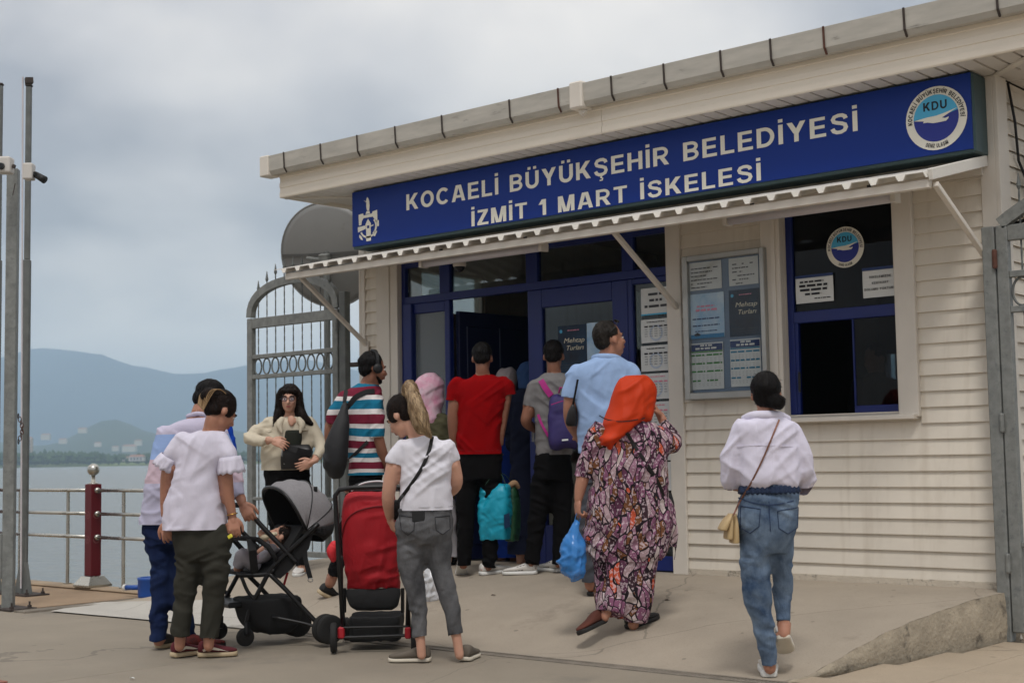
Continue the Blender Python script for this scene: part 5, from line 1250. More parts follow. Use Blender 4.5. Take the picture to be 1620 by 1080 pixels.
def hairm(name, rgb, rgb2): return mat(name, rgb, 0.42, rgb2=rgb2, vs=40, stretch=(1, 1, 0.15), bump=0.7, bs=160, spec=0.16)
H_blk = hairm('hair_black', (12, 10, 10), (24, 20, 19)); H_dk = hairm('hair_dark_brown', (20, 14, 12), (42, 30, 25)); H_bl = hairm('hair_blonde', (116, 90, 62), (176, 148, 110)); H_gr = hairm('hair_greying', (26, 22, 20), (62, 57, 52))
def toned(m):
    k = m.name + '_locks'
    if k not in MATS: q = m.copy(); q.name = k; MATS[k] = lock_tone(q)
    return MATS[k]
class Person:
    def __init__(s, label, D, skinm, name='person'):
        s.D = D; s.px = D / F_PX; s.skin = skinm; s.label = label; s.name = name
        s.parts = MB(); s.hands = []; s.root = None; s.bv = {}
    def pt(s, u, v, dd=0.0): return PD(u, v, s.D + dd)
    def row(s, q): return [*s.pt(q[0], q[1], q[2] if len(q) > 2 else 0.0), q[3] if len(q) > 3 else 0.05]
    def ring(s, q, k=1.0, dk=1.0):        # (v, uL, uR, half depth, dd)
        v, a, b, ry = q[:4]; dd = q[4] if len(q) > 4 else 0.0
        yaw = math.radians(q[5]) if len(q) > 5 else 0.0
        c = s.pt((a + b) / 2, v, dd); hx = (b - a) / 2 * s.px * k
        return [*c, *(RT3 * hx), *(FW3 * ry * dk)]
    # body -----------------------------------------------------------------
    def torso(s, secs, k=0.86): loft(s.parts, [s.ring(q, k - .05, 0.78) for q in secs])
    def arm(s, rows): limb(s.parts, [s.row(q) for q in rows])
    leg = arm
    def head(s, u, v, dd, yaw, pitch=0.0, scale=0.95, neck_to=None, nr=0.052, ears=True, roll=0.0):
        """yaw 0 = facing away from the lens, 90 = facing picture right"""
        y, p = math.radians(yaw), math.radians(pitch)
        f = FW3 * math.cos(y) + RT3 * math.sin(y); r = np.cross(f, UP3); f2 = f * math.cos(p) + UP3 * math.sin(p); up = np.cross(r, f2)
        if roll: 
            q = math.radians(roll); r, up = r * math.cos(q) + up * math.sin(q), up * math.cos(q) - r * math.sin(q)
        c = s.pt(u, v, dd); s.hc, s.hr, s.hf, s.hu, s.hs = c, r, f2, up, scale
        L = s.hl; mb = s.parts; k = scale
        E = lambda c_, a, b, d: ellipsoid(mb, L(*c_), r * a * k, f2 * b * k, up * d * k, 18, 12)
        E((0, -0.012, 0.03), 0.076, 0.096, 0.094); E((0, 0.03, -0.035), 0.060, 0.068, 0.082); E((0, 0.062, -0.092), 0.030, 0.026, 0.024); E((0, 0.03, -0.078), 0.050, 0.05, 0.030)
        E((0, 0.080, 0.018), 0.052, 0.020, 0.012); E((0.034, 0.070, -0.03), 0.022, 0.024, 0.02); E((-0.034, 0.070, -0.03), 0.022, 0.024, 0.02)
        mb.tube([L(0, 0.094, 0.006), L(0, 0.106, -0.02), L(0, 0.116, -0.036), L(0, 0.098, -0.044)], [0.008 * k, 0.011 * k, 0.014 * k, 0.012 * k], 10)
        E((0, 0.090, -0.066), 0.022, 0.012, 0.009)
        if ears:
            for sg_ in (-1, 1): E((sg_ * 0.077, -0.008, -0.008), 0.010, 0.021, 0.032)
        nb_ = L(0, -0.022, -0.07)
        if neck_to is None: neck_to = (u, v + 45, dd)
        e_ = s.pt(*neck_to); limb(mb, [[*L(0, -0.015, -0.02), nr * 1.02], [*nb_, nr], [*e_, nr * 1.12]], 3)
    def hl(s, x, y, z): return s.hc + s.hs * (s.hr * x + s.hf * y + s.hu * z)
    def hand(s, w, to, palm, right=True, curl=0.5, size=1.0, spread=1.0, thumb=0.6):
        """w wrist point, to: where the knuckles point, palm: direction the palm faces"""
        w = np.array(w, float); d = np.array(to, float) - w; d /= np.linalg.norm(d); p = np.array(palm, float); p = p - d * p.dot(d); p /= np.linalg.norm(p)
        sd_ = np.cross(d, p) * (1 if right else -1)         # towards the thumb
        z = size; mb = MB()
        ellipsoid(mb, w + d * 0.045 * z, d * 0.055 * z, sd_ * 0.040 * z, p * 0.015 * z, 16, 10)
        ellipsoid(mb, w + d * 0.07 * z, d * 0.028 * z, sd_ * 0.042 * z, p * 0.0135 * z, 14, 8)
        limb(mb, [[*(w - d * 0.03), 0.024 * z], [*(w + d * 0.01 * z), 0.023 * z], [*(w + d * 0.035 * z), 0.021 * z]], 2, 12)
        for i, (off, ln, an) in enumerate(((0.030, 0.072, 0.10), (0.010, 0.080, 0.02), (-0.010, 0.075, -0.05), (-0.029, 0.060, -0.13))):
            b0 = w + d * 0.085 * z + sd_ * off * z; dirv = d * math.cos(an * spread) + sd_ * math.sin(an * spread)
            rows = [[*b0, 0.0092 * z]]; a = 0; pos = b0
            for sg_, cf in ((0.46, 0.75), (0.31, 1.1), (0.23, 0.8)):
                a += curl * cf * (1 + 0.12 * i); pos = pos + (dirv * math.cos(a) + p * math.sin(a)) * ln * sg_ * z; rows.append([*pos, (0.0086 if sg_ > 0.4 else 0.0078 if sg_ > 0.3 else 0.0068) * z])
            limb(mb, rows, 2, 9)
        t0 = w + d * 0.025 * z + sd_ * 0.026 * z; t1 = t0 + (d * 0.72 + sd_ * 0.62 + p * 0.3 * thumb) * 0.038 * z; t2 = t1 + (d * 0.85 + sd_ * 0.2 + p * 0.7 * thumb) * 0.032 * z; t3 = t2 + (d * 0.8 + p * 0.6 * thumb) * 0.024 * z
        limb(mb, [[*t0, 0.016 * z], [*t1, 0.0125 * z], [*t2, 0.0105 * z], [*t3, 0.008 * z]], 2, 9)
        s.hands.append(remesh(mb, 0.0042, 3))
    def body(s, vox=0.009, cat='person', group=None):
        me = merge_mesh(s.name, [remesh(s.parts, vox, 4)] + s.hands)
        me.materials.append(s.skin); me.shade_smooth()
        o = bpy.data.objects.new(s.name, me); COL.objects.link(o); tag(o, s.label, cat, group); s.root = o; s.bv['body'] = bvh_of(me)
        return o
    # clothing ---------------------------------------------------------------
    def wear(s, name, mb, m, vox=0.0095, smooth=4, fold=None, fold2=None, label=None, parent=None, cuts=(), tuck=True):
        me = remesh(mb, vox, smooth)
        if fold: displace(me, fold)
        if fold2: displace(me, fold2)
        if cuts:                                   # trim hems and cuffs clean: (point, outward normal, reach)
            import bmesh
            bm = bmesh.new(); bm.from_mesh(me)
            for p_, n_, r_ in cuts:
                p_ = Vector(p_); n_ = Vector(n_).normalized()
                fs = [f for f in bm.faces if (f.calc_center_median() - p_).length < r_]
                es = {e_ for f in fs for e_ in f.edges}; vs = {v_ for f in fs for v_ in f.verts}
                bmesh.ops.bisect_plane(bm, geom=list(fs) + list(es) + list(vs), plane_co=p_, plane_no=n_)
                bmesh.ops.delete(bm, geom=[v_ for v_ in bm.verts if (v_.co - p_).length < r_ * 1.1 and (v_.co - p_).dot(n_) > 0.0004], context='VERTS')
            bm.to_mesh(me); bm.free(); me.update()
        me.materials.append(m); me.shade_smooth()
        o = bpy.data.objects.new(name, me); COL.objects.link(o); set_parent(o, parent or s.root)
        if label: o['label'] = label
        s.bv[name] = bvh_of(me)
        if tuck and s.root is not None: s.tuck(s.bv[name], me)
        return o
    def tuck(s, bv, me, out=.016, inn=.004):
        """draws the body in where it would show through a garment"""
        b = s.root.data; v, _ = mesh_np(b); g, _ = mesh_np(me); lo, hi = g.min(0) - .02, g.max(0) + .02
        idx = np.nonzero(((v > lo) & (v < hi)).all(1))[0]; ch = False
        for i in idx:
            loc, no_, _, d_ = bv.find_nearest(Vector(v[i]), .03)
            if loc is None: continue
            k = (Vector(v[i]) - loc).dot(no_)
            if -inn < k < out: v[i] = np.array(loc - no_ * inn * 1.6); ch = True
        if ch: b.vertices.foreach_set('co', v.ravel()); b.update()
    def hem(s, secs, drop=12):
        """torso rings run on below the hem, and the cut that trims them"""
        a = secs[-1]; b = list(a); b[0] = a[0] + drop; L_, R_ = s.pt(a[1], a[0]), s.pt(a[2], a[0])
        return list(secs) + [tuple(b)], (s.pt((a[1] + a[2]) / 2, a[0], a[4] if len(a) > 4 else 0), -UP3, (a[2] - a[1]) * s.px * .62 + .05)
    def cuff(s, path, k=1.35):
        a, b = np.array(s.row(path[-2])), np.array(s.row(path[-1])); d = b[:3] - a[:3]; d /= np.linalg.norm(d)
        return (b[:3] - d * .012, d, b[3] * k + .02)
    def rings(s, mb, secs, power=2.4): return loft(mb, [s.ring(q) for q in secs], power=power)
    def tubes(s, mb, *paths, caps=False):
        for p in paths:
            limb(mb, [s.row(q) for q in p], caps=caps, n=18)
            f_ = s.row(p[0]); ball(mb, f_[:3], f_[3] * 0.98)
        return mb
    def hit(s, u, v, lift=0.006, keys=None):      # point on the clothing seen at a pixel
        d = Vector(ray(u, v)); best = None
        for k, b in s.bv.items():
            if keys and k not in keys: continue
            loc, no_, idx, dist = b.ray_cast(Vector(CAM), d.normalized())
            if loc is not None and (best is None or dist < best[1]): best = (np.array(loc) + np.array(no_) * lift * (1 if no_.dot(d) < 0 else -1), dist, np.array(no_))
        if best is None: return s.pt(u, v, -0.12), None
        return best[0], best[2]
    def strap(s, pix, w, t, m, parent, name='strap', lift=0.006, keys=None, n=5):
        pts = []; 
        for i in range(len(pix) - 1):
            for j in range(n):
                q = np.array(pix[i]) + (np.array(pix[i + 1]) - np.array(pix[i])) * j / n; pts.append(s.hit(*q, lift, keys)[0])
        pts.append(s.hit(*pix[-1], lift, keys)[0])
        for _ in range(3): pts = [pts[0]] + [(pts[i - 1] + 2 * pts[i] + pts[i + 1]) / 4 for i in range(1, len(pts) - 1)] + [pts[-1]]
        side = []
        for i, p in enumerate(pts):
            tg = pts[min(i + 1, len(pts) - 1)] - pts[max(0, i - 1)]; side.append(np.cross(tg, p - CAM))
        return MB().ribbon(pts, w, t, side).build(name, m, parent, recalc=True)
    def shoe(s, heel, toe, up=(0, 0, 1), L=None, m=None, sole=None, h=1.0, w=1.0, name='shoe', stripe=None, sole_t=0.024, collar=None):
        heel, toe, up = np.array(heel, float), np.array(toe, float), np.array(up, float)
        d = toe - heel; L = L or np.linalg.norm(d); d /= np.linalg.norm(d); up = up - d * up.dot(d); up /= np.linalg.norm(up); r = np.cross(d, up)
        tab = [(0.0, 0.020, 0.055, 0.010), (0.035, 0.030, 0.082, 0.004), (0.12, 0.036, 0.092, 0), (0.25, 0.037, 0.090, 0), (0.38, 0.038, 0.080, 0), (0.52, 0.042, 0.066, 0), (0.70, 0.047, 0.055, 0), (0.86, 0.043, 0.047, 0), (0.96, 0.028, 0.040, 0.002), (1.0, 0.012, 0.034, 0.006)]
        mb = MB(); secs = []
        for t, hw, top, bt in tab:
            zc = (sole_t + bt + top * h) / 2; hz_ = (top * h - sole_t - bt) / 2 + 0.002
            secs.append([*(heel + d * t * L + up * zc), *(r * hw * w), *(up * hz_)])
        loft(mb, secs, 18, 2.5, 3); o = mb.build(name, m, s.root, smooth=True)
        sb = MB(); secs = []
        for t, hw, top, bt in tab: secs.append([*(heel + d * (t * 1.02 - 0.01) * L + up * (sole_t / 2 + bt * 0.5)), *(r * (hw * w + 0.004)), *(up * (sole_t / 2 + 0.002))])
        loft(sb, secs, 18, 5, 3); sb.build('sole', sole or MATS['white_plastic'], o, smooth=True)
        if stripe:
            for sg_ in (-1, 1):
                for pts_ in stripe[1]:
                    vs = []
                    for t, zf in pts_:
                        hw = float(np.interp(t, [q[0] for q in tab], [q[1] for q in tab])) * w; top = float(np.interp(t, [q[0] for q in tab], [q[2] for q in tab])) * h
                        zz__ = sole_t + (top - sole_t) * zf; sh = (1 - abs(2 * zf - 1) ** 2.5) ** (1 / 2.5)
                        vs.append(heel + d * t * L + up * zz__ + r * sg_ * (hw * sh + 0.003))
                    MB().add(vs, [tuple(range(len(vs)))]).build('stripe', stripe[0], o, recalc=False, solid=0.002)
        return o
    def hairdo(s, kind, m, extra=None, vox=0.008, amp=0.006, label=None):
        mb = MB(); L = s.hl; k = s.hs; r, f, u = s.hr, s.hf, s.hu
        E = lambda c_, a, b, d: ellipsoid(mb, L(*c_), r * a * k, f * b * k, u * d * k, 18, 12)
        if kind == 'short':
            E((0, -0.024, 0.046), 0.083, 0.098, 0.090); E((0, -0.058, -0.005), 0.071, 0.052, 0.062)
            for sg_ in (-1, 1): E((sg_ * 0.066, 0.012, 0.02), 0.014, 0.028, 0.034)
        elif kind == 'crop':
            E((0, -0.022, 0.043), 0.080, 0.093, 0.088); E((0, -0.058, -0.002), 0.068, 0.046, 0.056)
        elif kind == 'tied':
            E((0, -0.020, 0.040), 0.083, 0.100, 0.092); E((0, -0.052, -0.012), 0.074, 0.056, 0.062)
            for sg_ in (-1, 1): E((sg_ * 0.064, 0.022, 0.012), 0.018, 0.036, 0.042)
        elif kind == 'long':
            E((0, -0.022, 0.043), 0.088, 0.100, 0.092); E((0, -0.05, -0.02), 0.085, 0.065, 0.09)
        for q in (extra or []): limb(mb, [[*(L(*p[:3]) if len(p) == 4 else p[:3]), p[3]] for p in q])
        c = s.hc
        def fn(v, n):
            loc = np.stack([(v - c) @ r, (v - c) @ f, (v - c) @ u], 1)
            ang = np.arctan2(loc[:, 0], loc[:, 1] + 0.3)
            return amp * (1 - 2 * np.abs(vnoise(np.stack([loc[:, 0] * 60, loc[:, 1] * 22, loc[:, 2] * 14], 1), 3))) * 0.6 + amp * 0.5 * vnoise(loc * 130, 8)
        o = s.wear('hair', mb, m, vox, 2, fn, label=label, tuck=False)
        s.strands(o, kind, toned(m)); return o
    def strands(s, o, kind, m, n=2600, ln=None, goal=None, wid=.0013, seed=3):
        """fine locks laid over a hair mesh so its surface and outline break up"""
        me = o.data; rg = np.random.default_rng(seed); v, nr_ = mesh_np(me); bv = s.bv[o.name.split('.')[0]] if o.name.split('.')[0] in s.bv else bvh_of(me)
        ln = ln or {'crop': .028, 'short': .045, 'tied': .07, 'long': .11}.get(kind, .07)
        crown = s.hl(0, -.035, .13); bun = s.hl(0, -.11, .01) if goal is None else np.array(goal)
        idx = rg.integers(0, len(v), n); mb = MB(); tones = []
        for i in idx:
            p = v[i].copy(); pts = [p + nr_[i] * .001]; nn = nr_[i]; L = ln * rg.uniform(.5, 1.2); jit = rg.normal(size=3) * .22; fly = rg.random(); tone = rg.uniform(.5, 1.5)
            for k in range(4):
                d = (bun - p) if kind in ('tied', 'tail') else ((p - crown) + np.array([0, 0, -.08]) if kind in ('short', 'crop') else (p - crown) * .35 + np.array([0, 0, -.12]))
                d = d / (np.linalg.norm(d) + 1e-6) + jit; d = d - nn * d.dot(nn); d /= np.linalg.norm(d) + 1e-6
                p = p + d * L / 4; loc, n2, _, _ = bv.find_nearest(Vector(p))
                if loc is None: break
                nn = np.array(n2); nn = nn if nn.dot(nr_[i]) > -.2 else nr_[i]; p = np.array(loc); pts.append(p + nn * (.0012 + (.004 + .016 * (fly < .04)) * rg.random() * (k + 1) / 4))
            if len(pts) > 2:
                w = wid * rg.uniform(.6, 1.4); vs = []
                for k, q in enumerate(pts):
                    tg = pts[min(k + 1, len(pts) - 1)] - pts[max(0, k - 1)]; sd_ = np.cross(tg, nn); sd_ /= np.linalg.norm(sd_) + 1e-9; f_ = 1 - .8 * k / (len(pts) - 1); vs += [q + sd_ * w * f_, q - sd_ * w * f_]
                tones += [tone] * len(vs); mb.add(vs, [(2 * k, 2 * k + 1, 2 * k + 3, 2 * k + 2) for k in range(len(pts) - 1)])
        vv, ff = [tuple(x) for x in v], [tuple(p_.vertices) for p_ in me.polygons]; k0 = len(vv)
        new = bpy.data.meshes.new(me.name); new.from_pydata(vv + mb.v, [], ff + [tuple(i + k0 for i in f) for f in mb.f]); new.materials.append(m); new.update(); new.shade_smooth(); o.data = new
        at = new.attributes.new('tone', 'FLOAT', 'POINT'); at.data.foreach_set('value', np.array([.8] * k0 + tones, dtype=np.float32))
    def face(s, brow=H_blk, lips=(150, 84, 78), eyes=True):
        L = s.hl; k = s.hs
        for sg_ in (-1, 1):
            if eyes:
                mb = MB(); ellipsoid(mb, L(sg_ * 0.031, 0.083, -0.004), s.hr * 0.0135 * k, s.hf * 0.010 * k, s.hu * 0.0075 * k, 12, 8); e_ = mb.build('eye', mat('eye_white', (214, 206, 200), 0.3), s.root, smooth=True)
                mb = MB(); ellipsoid(mb, L(sg_ * 0.031, 0.0905, -0.004), s.hr * 0.0062 * k, s.hf * 0.004 * k, s.hu * 0.0062 * k, 10, 6); mb.build('iris', mat('iris_dark', (40, 26, 20), 0.2), e_, smooth=True)
            mb = MB(); limb(mb, [[*L(sg_ * 0.015, 0.096, 0.018), 0.0042 * k], [*L(sg_ * 0.033, 0.092, 0.024), 0.0048 * k], [*L(sg_ * 0.051, 0.078, 0.017), 0.003 * k]], 2, 8); mb.build('eyebrow', brow, s.root, smooth=True)
        mb = MB(); ellipsoid(mb, L(0, 0.096, -0.063), s.hr * 0.021 * k, s.hf * 0.007 * k, s.hu * 0.0045 * k); ellipsoid(mb, L(0, 0.096, -0.071), s.hr * 0.018 * k, s.hf * 0.007 * k, s.hu * 0.0055 * k); mb.build('lips', mat('lips_%d' % lips[0], lips, 0.45), s.root, smooth=True)
def yawdir(a): a = math.radians(a); return FW3 * math.cos(a) + RT3 * math.sin(a)
def foot(u, v, yaw, L=0.26):       # planted foot: heel where the pixel meets the ground
    h_ = ground(u, v); h_ = np.array([h_[0], h_[1], ground_z(h_[0], h_[1]) + 0.006]); t_ = h_ + yawdir(yaw) * L; t_[2] = ground_z(t_[0], t_[1]) + 0.006
    return h_, t_
def gdepth(u, v): return depth_of(ground(u, v))
# ------------------------------------------------------------------ people
W_blouse = cloth('white_cotton', (208, 204, 218)); M_wsole = MATS['white_plastic']
M_gum = mat('gum_sole', (176, 158, 128), 0.7); M_dsole = mat('dark_sole', (30, 28, 27), 0.7)
def jeans_mat(name, a, b):
    return wrinkle(mat(name, a, 0.9, rgb2=b, vs=7, bump=0.35, bs=520, spec=0.08, sheen=0.0, detail=8), 11, .6)
# 1 --- man in the pale colour-block shirt --------------------------------
D = gdepth(250, 1028)
q = Person('man in pale colour block shirt and blue jeans behind the white bloused woman', D, SK2)
secs = [(658, 298, 332, .06), (664, 278, 346, .10), (676, 253, 354, .13), (700, 243, 356, .14), (740, 233, 352, .145), (780, 227, 346, .145), (812, 220, 338, .145), (828, 219, 335, .145)]
q.torso(secs)
q.head(332, 634, 0.04, 68, -32, 0.98, (314, 664, 0))
armR = [(344, 684, 0, .055), (364, 730, .02, .048), (376, 772, -.02, .040), (383, 795, -.06, .030)]; armL = [(262, 686, 0, .055), (250, 740, .06, .048), (262, 790, .14, .04), (285, 800, .22, .03)]
q.arm(armR); q.arm(armL)
q.hand(q.pt(384, 795, -.06), q.pt(392, 812, -.08), -UP3 * .6 + RT3 * .2 + FW3 * .5, True, 0.75, 1.0)
hA, tA = foot(250, 1027, 25); hB, tB = foot(292, 1029, 62)
lA = [(250, 845, 0, .088), (255, 900, 0, .062), (252, 955, 0, .050), (251, 1012, 0, .040)]; lB = [(286, 850, .05, .085), (280, 915, .03, .062), (290, 965, 0, .05), (299, 1015, .0, .04)]
q.leg(lA); q.leg(lB); q.body()
def colour_block():
    m = mat('colour_block_shirt', (196, 188, 204), 0.9, var=0.03, bump=0.2, bs=400, spec=0.2); t = m.node_tree; b = t.nodes['Principled BSDF']
    g = N(t, 'ShaderNodeTexCoord'); s_ = N(t, 'ShaderNodeSeparateXYZ'); t.links.new(g.outputs['Object'], s_.inputs[0])
    za, zb = q.pt(240, 830)[2], q.pt(240, 655)[2]
    mr = N(t, 'ShaderNodeMapRange'); mr.inputs[1].default_value = za; mr.inputs[2].default_value = zb; t.links.new(s_.outputs[2], mr.inputs[0])
    r = N(t, 'ShaderNodeValToRGB'); r.color_ramp.interpolation = 'CONSTANT'; t.links.new(mr.outputs[0], r.inputs[0])
    F_ = lambda v: (q.pt(240, v)[2] - za) / (zb - za)
    st = [(0.0, (186, 184, 206)), (F_(765), (206, 184, 196)), (F_(727), (152, 178, 224)), (F_(688), (192, 186, 206))]
    el = r.color_ramp.elements
    el[0].position = 0; el[0].color = (*srgb(st[0][1]), 1); el[1].position = st[1][0]; el[1].color = (*srgb(st[1][1]), 1)
    for p_, c_ in st[2:]: e2 = el.new(p_); e2.color = (*srgb(c_), 1)
    w_ = N(t, 'ShaderNodeTexWave'); w_.bands_direction = 'Z'; w_.inputs['Scale'].default_value = 38; w_.inputs['Distortion'].default_value = 0.3
    t.links.new(g.outputs['Object'], w_.inputs['Vector'])
    mx_ = N(t, 'ShaderNodeMix', data_type='RGBA'); mx_.blend_type = 'MULTIPLY'; mx_.inputs[0].default_value = 0.16
    t.links.new(r.outputs[0], mx_.inputs[6]); t.links.new(w_.outputs['Color'], mx_.inputs[7]); t.links.new(mx_.outputs[2], b.inputs['Base Color'])
    return wrinkle(m)
mb = MB(); hs_, hc_ = q.hem(secs); q.rings(mb, hs_); q.tubes(mb, [(342, 684, 0, .075), (362, 728, .02, .066), (374, 768, -.02, .056), (379, 786, -.05, .044)], [(264, 686, 0, .075), (252, 738, .06, .066), (262, 785, .14, .055), (278, 798, .19, .045)])
q.wear('shirt', mb, colour_block(), fold=folds(0.0065, 'shirt', 3), cuts=[hc_])
mb = MB(); limb(mb, [[*q.pt(297, 658, -.01), .016], [*q.pt(314, 654, -.055), .017], [*q.pt(331, 659, -.03), .016]]); q.wear('collar', mb, MATS['colour_block_shirt'], .009, 3)
mb = MB(); q.rings(mb, [(820, 224, 330, .115), (840, 223, 326, .125), (862, 226, 318, .12)]); q.tubes(mb, [(250, 855, 0, .100), (256, 900, 0, .078), (253, 950, 0, .072), (250, 985, 0, .068), (251, 1014, 0, .066)], [(286, 858, .05, .095), (281, 915, .03, .076), (289, 960, 0, .07), (298, 1014, 0, .064)])
q.wear('jeans', mb, jeans_mat('blue_denim', (22, 31, 60), (36, 50, 86)), fold=folds(0.0065, 'jeans', 5))
q.shoe(hA, tA, m=mat('dark_grey_leather', (58, 54, 52), 0.6), sole=M_gum); q.shoe(hB, tB, m=mat('red_black_mesh', (126, 36, 30), 0.7, rgb2=(40, 34, 34), vs=26), sole=M_dsole)
q.hairdo('short', H_blk)
P1 = q
mb = MB(); limb(mb, [[*q.pt(362, 676, .10), .035], [*q.pt(366, 705, .09), .045], [*q.pt(367, 745, .09), .045], [*q.pt(364, 775, .09), .038]])
me = remesh(mb, .01, 5); displace(me, folds(0.0065, 'jeans', 9)); me.materials.append(cloth('bright_blue_cloth', (24, 64, 158))); me.shade_smooth()
o = bpy.data.objects.new('chest_bag', me); COL.objects.link(o); tag(o, 'blue cloth bag at the chest of the man in the colour block shirt', 'bag')
# 2 --- woman in the white blouse -----------------------------------------
D = gdepth(338, 1041)
q = Person('woman with dark bun in white frilled blouse and olive grey trousers', D, SK2)
secs = [(679, 318, 346, .055), (685, 298, 355, .085), (696, 285, 362, .105), (715, 279, 361, .118), (745, 276, 353, .122), (775, 268, 354, .128), (800, 260, 357, .132), (826, 254, 360, .136), (837, 252, 361, .136)]
q.torso(secs, .82)
q.head(350, 650, 0.02, 52, -32, 0.95, (334, 682, 0), .046)
aR = [(350, 698, -.03, .043), (357, 745, -.05, .041), (361, 783, -.04, .036), (368, 817, -.02, .025)]; aL = [(288, 698, 0, .043), (266, 742, 0, .039), (262, 790, .04, .034), (262, 824, .02, .025)]
q.arm(aR); q.arm(aL)
q.hand(q.pt(368, 817, -.02), q.pt(371, 838, -.04), RT3 * -.3 + FW3 * .9, True, 0.6, .92); q.hand(q.pt(262, 824, .02), q.pt(264, 840, .0), FW3, False, 0.55, .92)
hA, tA = foot(273, 1041, 38, .235); hB, tB = foot(313, 1040, 78, .235)
q.leg([(300, 850, 0, .06), (295, 925, 0, .048), (288, 970, 0, .042), (284, 1022, 0, .032)]); q.leg([(340, 850, -.02, .06), (339, 925, -.02, .048), (333, 970, -.02, .042), (330, 1022, -.02, .032)]); q.body()
mb = MB(); hs_, hc_ = q.hem(secs); q.rings(mb, hs_); q.tubes(mb, [(290, 694, 0, .058), (274, 714, 0, .060), (264, 730, 0, .050)], [(350, 695, -.02, .062), (360, 715, -.04, .068), (363, 728, -.05, .062)])
bl = q.wear('blouse', mb, W_blouse, fold=folds(0.0085, 'shirt', 12), cuts=[hc_])
def frill(c, d, r0, r1, ln, n=40):
    c, d = np.array(c), np.array(d); d = d / np.linalg.norm(d); a = np.cross(d, FW3); a /= np.linalg.norm(a); b = np.cross(d, a); rows = []
    for i in range(5):
        t = i / 4; rows.append([c + d * ln * t + (a * math.cos(2 * math.pi * j / n) + b * math.sin(2 * math.pi * j / n)) * (r0 + (r1 - r0) * t + t * .007 * math.sin(j * 2.1) + .003 * math.sin(j * 5.3 + i)) + d * .006 * t * math.sin(j * 1.57) for j in range(n + 1)])
    return MB().sheet(rows)
frill(q.pt(363, 722, -.045), q.pt(366, 748, -.05) - q.pt(363, 722, -.045), .066, .080, .10).build('frill', W_blouse, bl, smooth=True, solid=.002)
frill(q.pt(268, 722, 0), q.pt(257, 740, 0) - q.pt(268, 722, 0), .052, .066, .08).build('frill', W_blouse, bl, smooth=True, solid=.002)
mb = MB(); q.rings(mb, [(826, 270, 362, .11), (845, 271, 369, .125), (868, 275, 368, .126), (888, 282, 360, .10)]); q.tubes(mb, [(300, 845, 0, .088), (298, 880, 0, .090), (296, 915, 0, .080), (291, 955, 0, .072), (286, 990, 0, .070), (285, 1007, 0, .068)], [(341, 845, -.01, .090), (343, 880, -.02, .092), (341, 915, -.02, .083), (337, 955, -.02, .076), (332, 990, -.02, .070), (331, 1010, -.02, .068)])
q.wear('trousers', mb, cloth('olive_grey_cloth', (54, 53, 47)), fold=folds(0.0065, 'jeans', 15))
wine = mat('burgundy_suede', (84, 26, 34), 0.85, var=.15); PUM = (mat('shoe_white', (214, 206, 190), .6), [[(.12, .30), (.30, .62), (.48, .62), (.72, .30), (.90, .18), (.90, .05), (.70, .10), (.48, .34), (.30, .36), (.14, .12)]])
q.shoe(hA, tA, m=wine, sole=M_gum, stripe=PUM); q.shoe(hB, tB, m=wine, sole=M_gum, stripe=PUM)
q.hairdo('tied', H_dk, [[(0, -.085, .04, .034), (0, -.122, .045, .046), (0, -.135, .03, .038)]])
mb = MB()
for i in range(11):
    a = (i - 5) * .008; limb(mb, [[*q.hl(a, .05 - .008 * i, .116 - abs(a)), .0035], [*q.hl(a * 1.5, -.05, .122 - abs(a) * .8), .004], [*q.hl(a * 2.0, -.115, .088), .0032], [*q.hl(a * 2.2 - .008, -.166 + abs(a) * .6, .045), .0026], [*q.hl(a * 1.6 - .012, -.128, -.03 - .005 * i), .0013]], 3, 6)
q.wear('blonde_strands', mb, H_bl, .0035, 1, tuck=False)
q.face()
o = MB().tube([q.pt(367, 813, -.02) + (RT3 * math.cos(t) + FW3 * math.sin(t)) * .031 + UP3 * .006 * math.cos(t) for t in np.linspace(0, 2 * math.pi, 25)], .0035, 6).build('bracelet', mat('gold', (190, 150, 80), .3, 1.0), smooth=True); tag(o, 'thin gold bracelet on the wrist of the white bloused woman', 'bracelet')
o = MB().bar(q.pt(361, 850, -.07), q.pt(367, 846, -.08), .012, .022).build('lighter', mat('yellow_plastic', (214, 206, 70), .4), bevel=.003); tag(o, 'small yellow object in the hand of the white bloused woman', 'lighter')
P2 = q
# 3 --- woman facing the camera in the cream jacket -----------------------
D = gdepth(478, 909)
q = Person('woman with long dark hair and glasses in cream jacket facing the camera', D, SK1)
secs = [(657, 446, 472, .055), (662, 430, 486, .085), (672, 416, 497, .105), (700, 413, 497, .118), (735, 412, 494, .125), (743, 412, 492, .125)]
q.torso(secs, .84); q.head(458, 631, -.03, 178, 0, 0.96, (459, 662, -.01), .046)
ellipsoid(q.parts, q.pt(461, 668, -.088), RT3 * .042, FW3 * .030, UP3 * .062)
q.arm([(424, 668, 0, .045), (404, 684, -.03, .042), (394, 692, -.08, .040), (418, 696, -.19, .032), (430, 696, -.22, .026)]); q.arm([(492, 668, 0, .045), (505, 695, -.02, .042), (508, 710, -.07, .040), (497, 728, -.19, .028)])
q.hand(q.pt(430, 696, -.22), q.pt(446, 702, -.24), FW3 * .9 - UP3 * .3, True, 0.35, .95); q.hand(q.pt(495, 730, -.20), q.pt(478, 737, -.23), FW3 * .9 + UP3 * .2, False, 0.35, .95)
q.leg([(438, 760, 0, .08), (438, 830, 0, .06), (440, 900, 0, .04)]); q.leg([(474, 760, 0, .08), (476, 830, 0, .06), (478, 900, 0, .04)]); q.body(.008)
jk = cloth('cream_denim', (196, 186, 166))
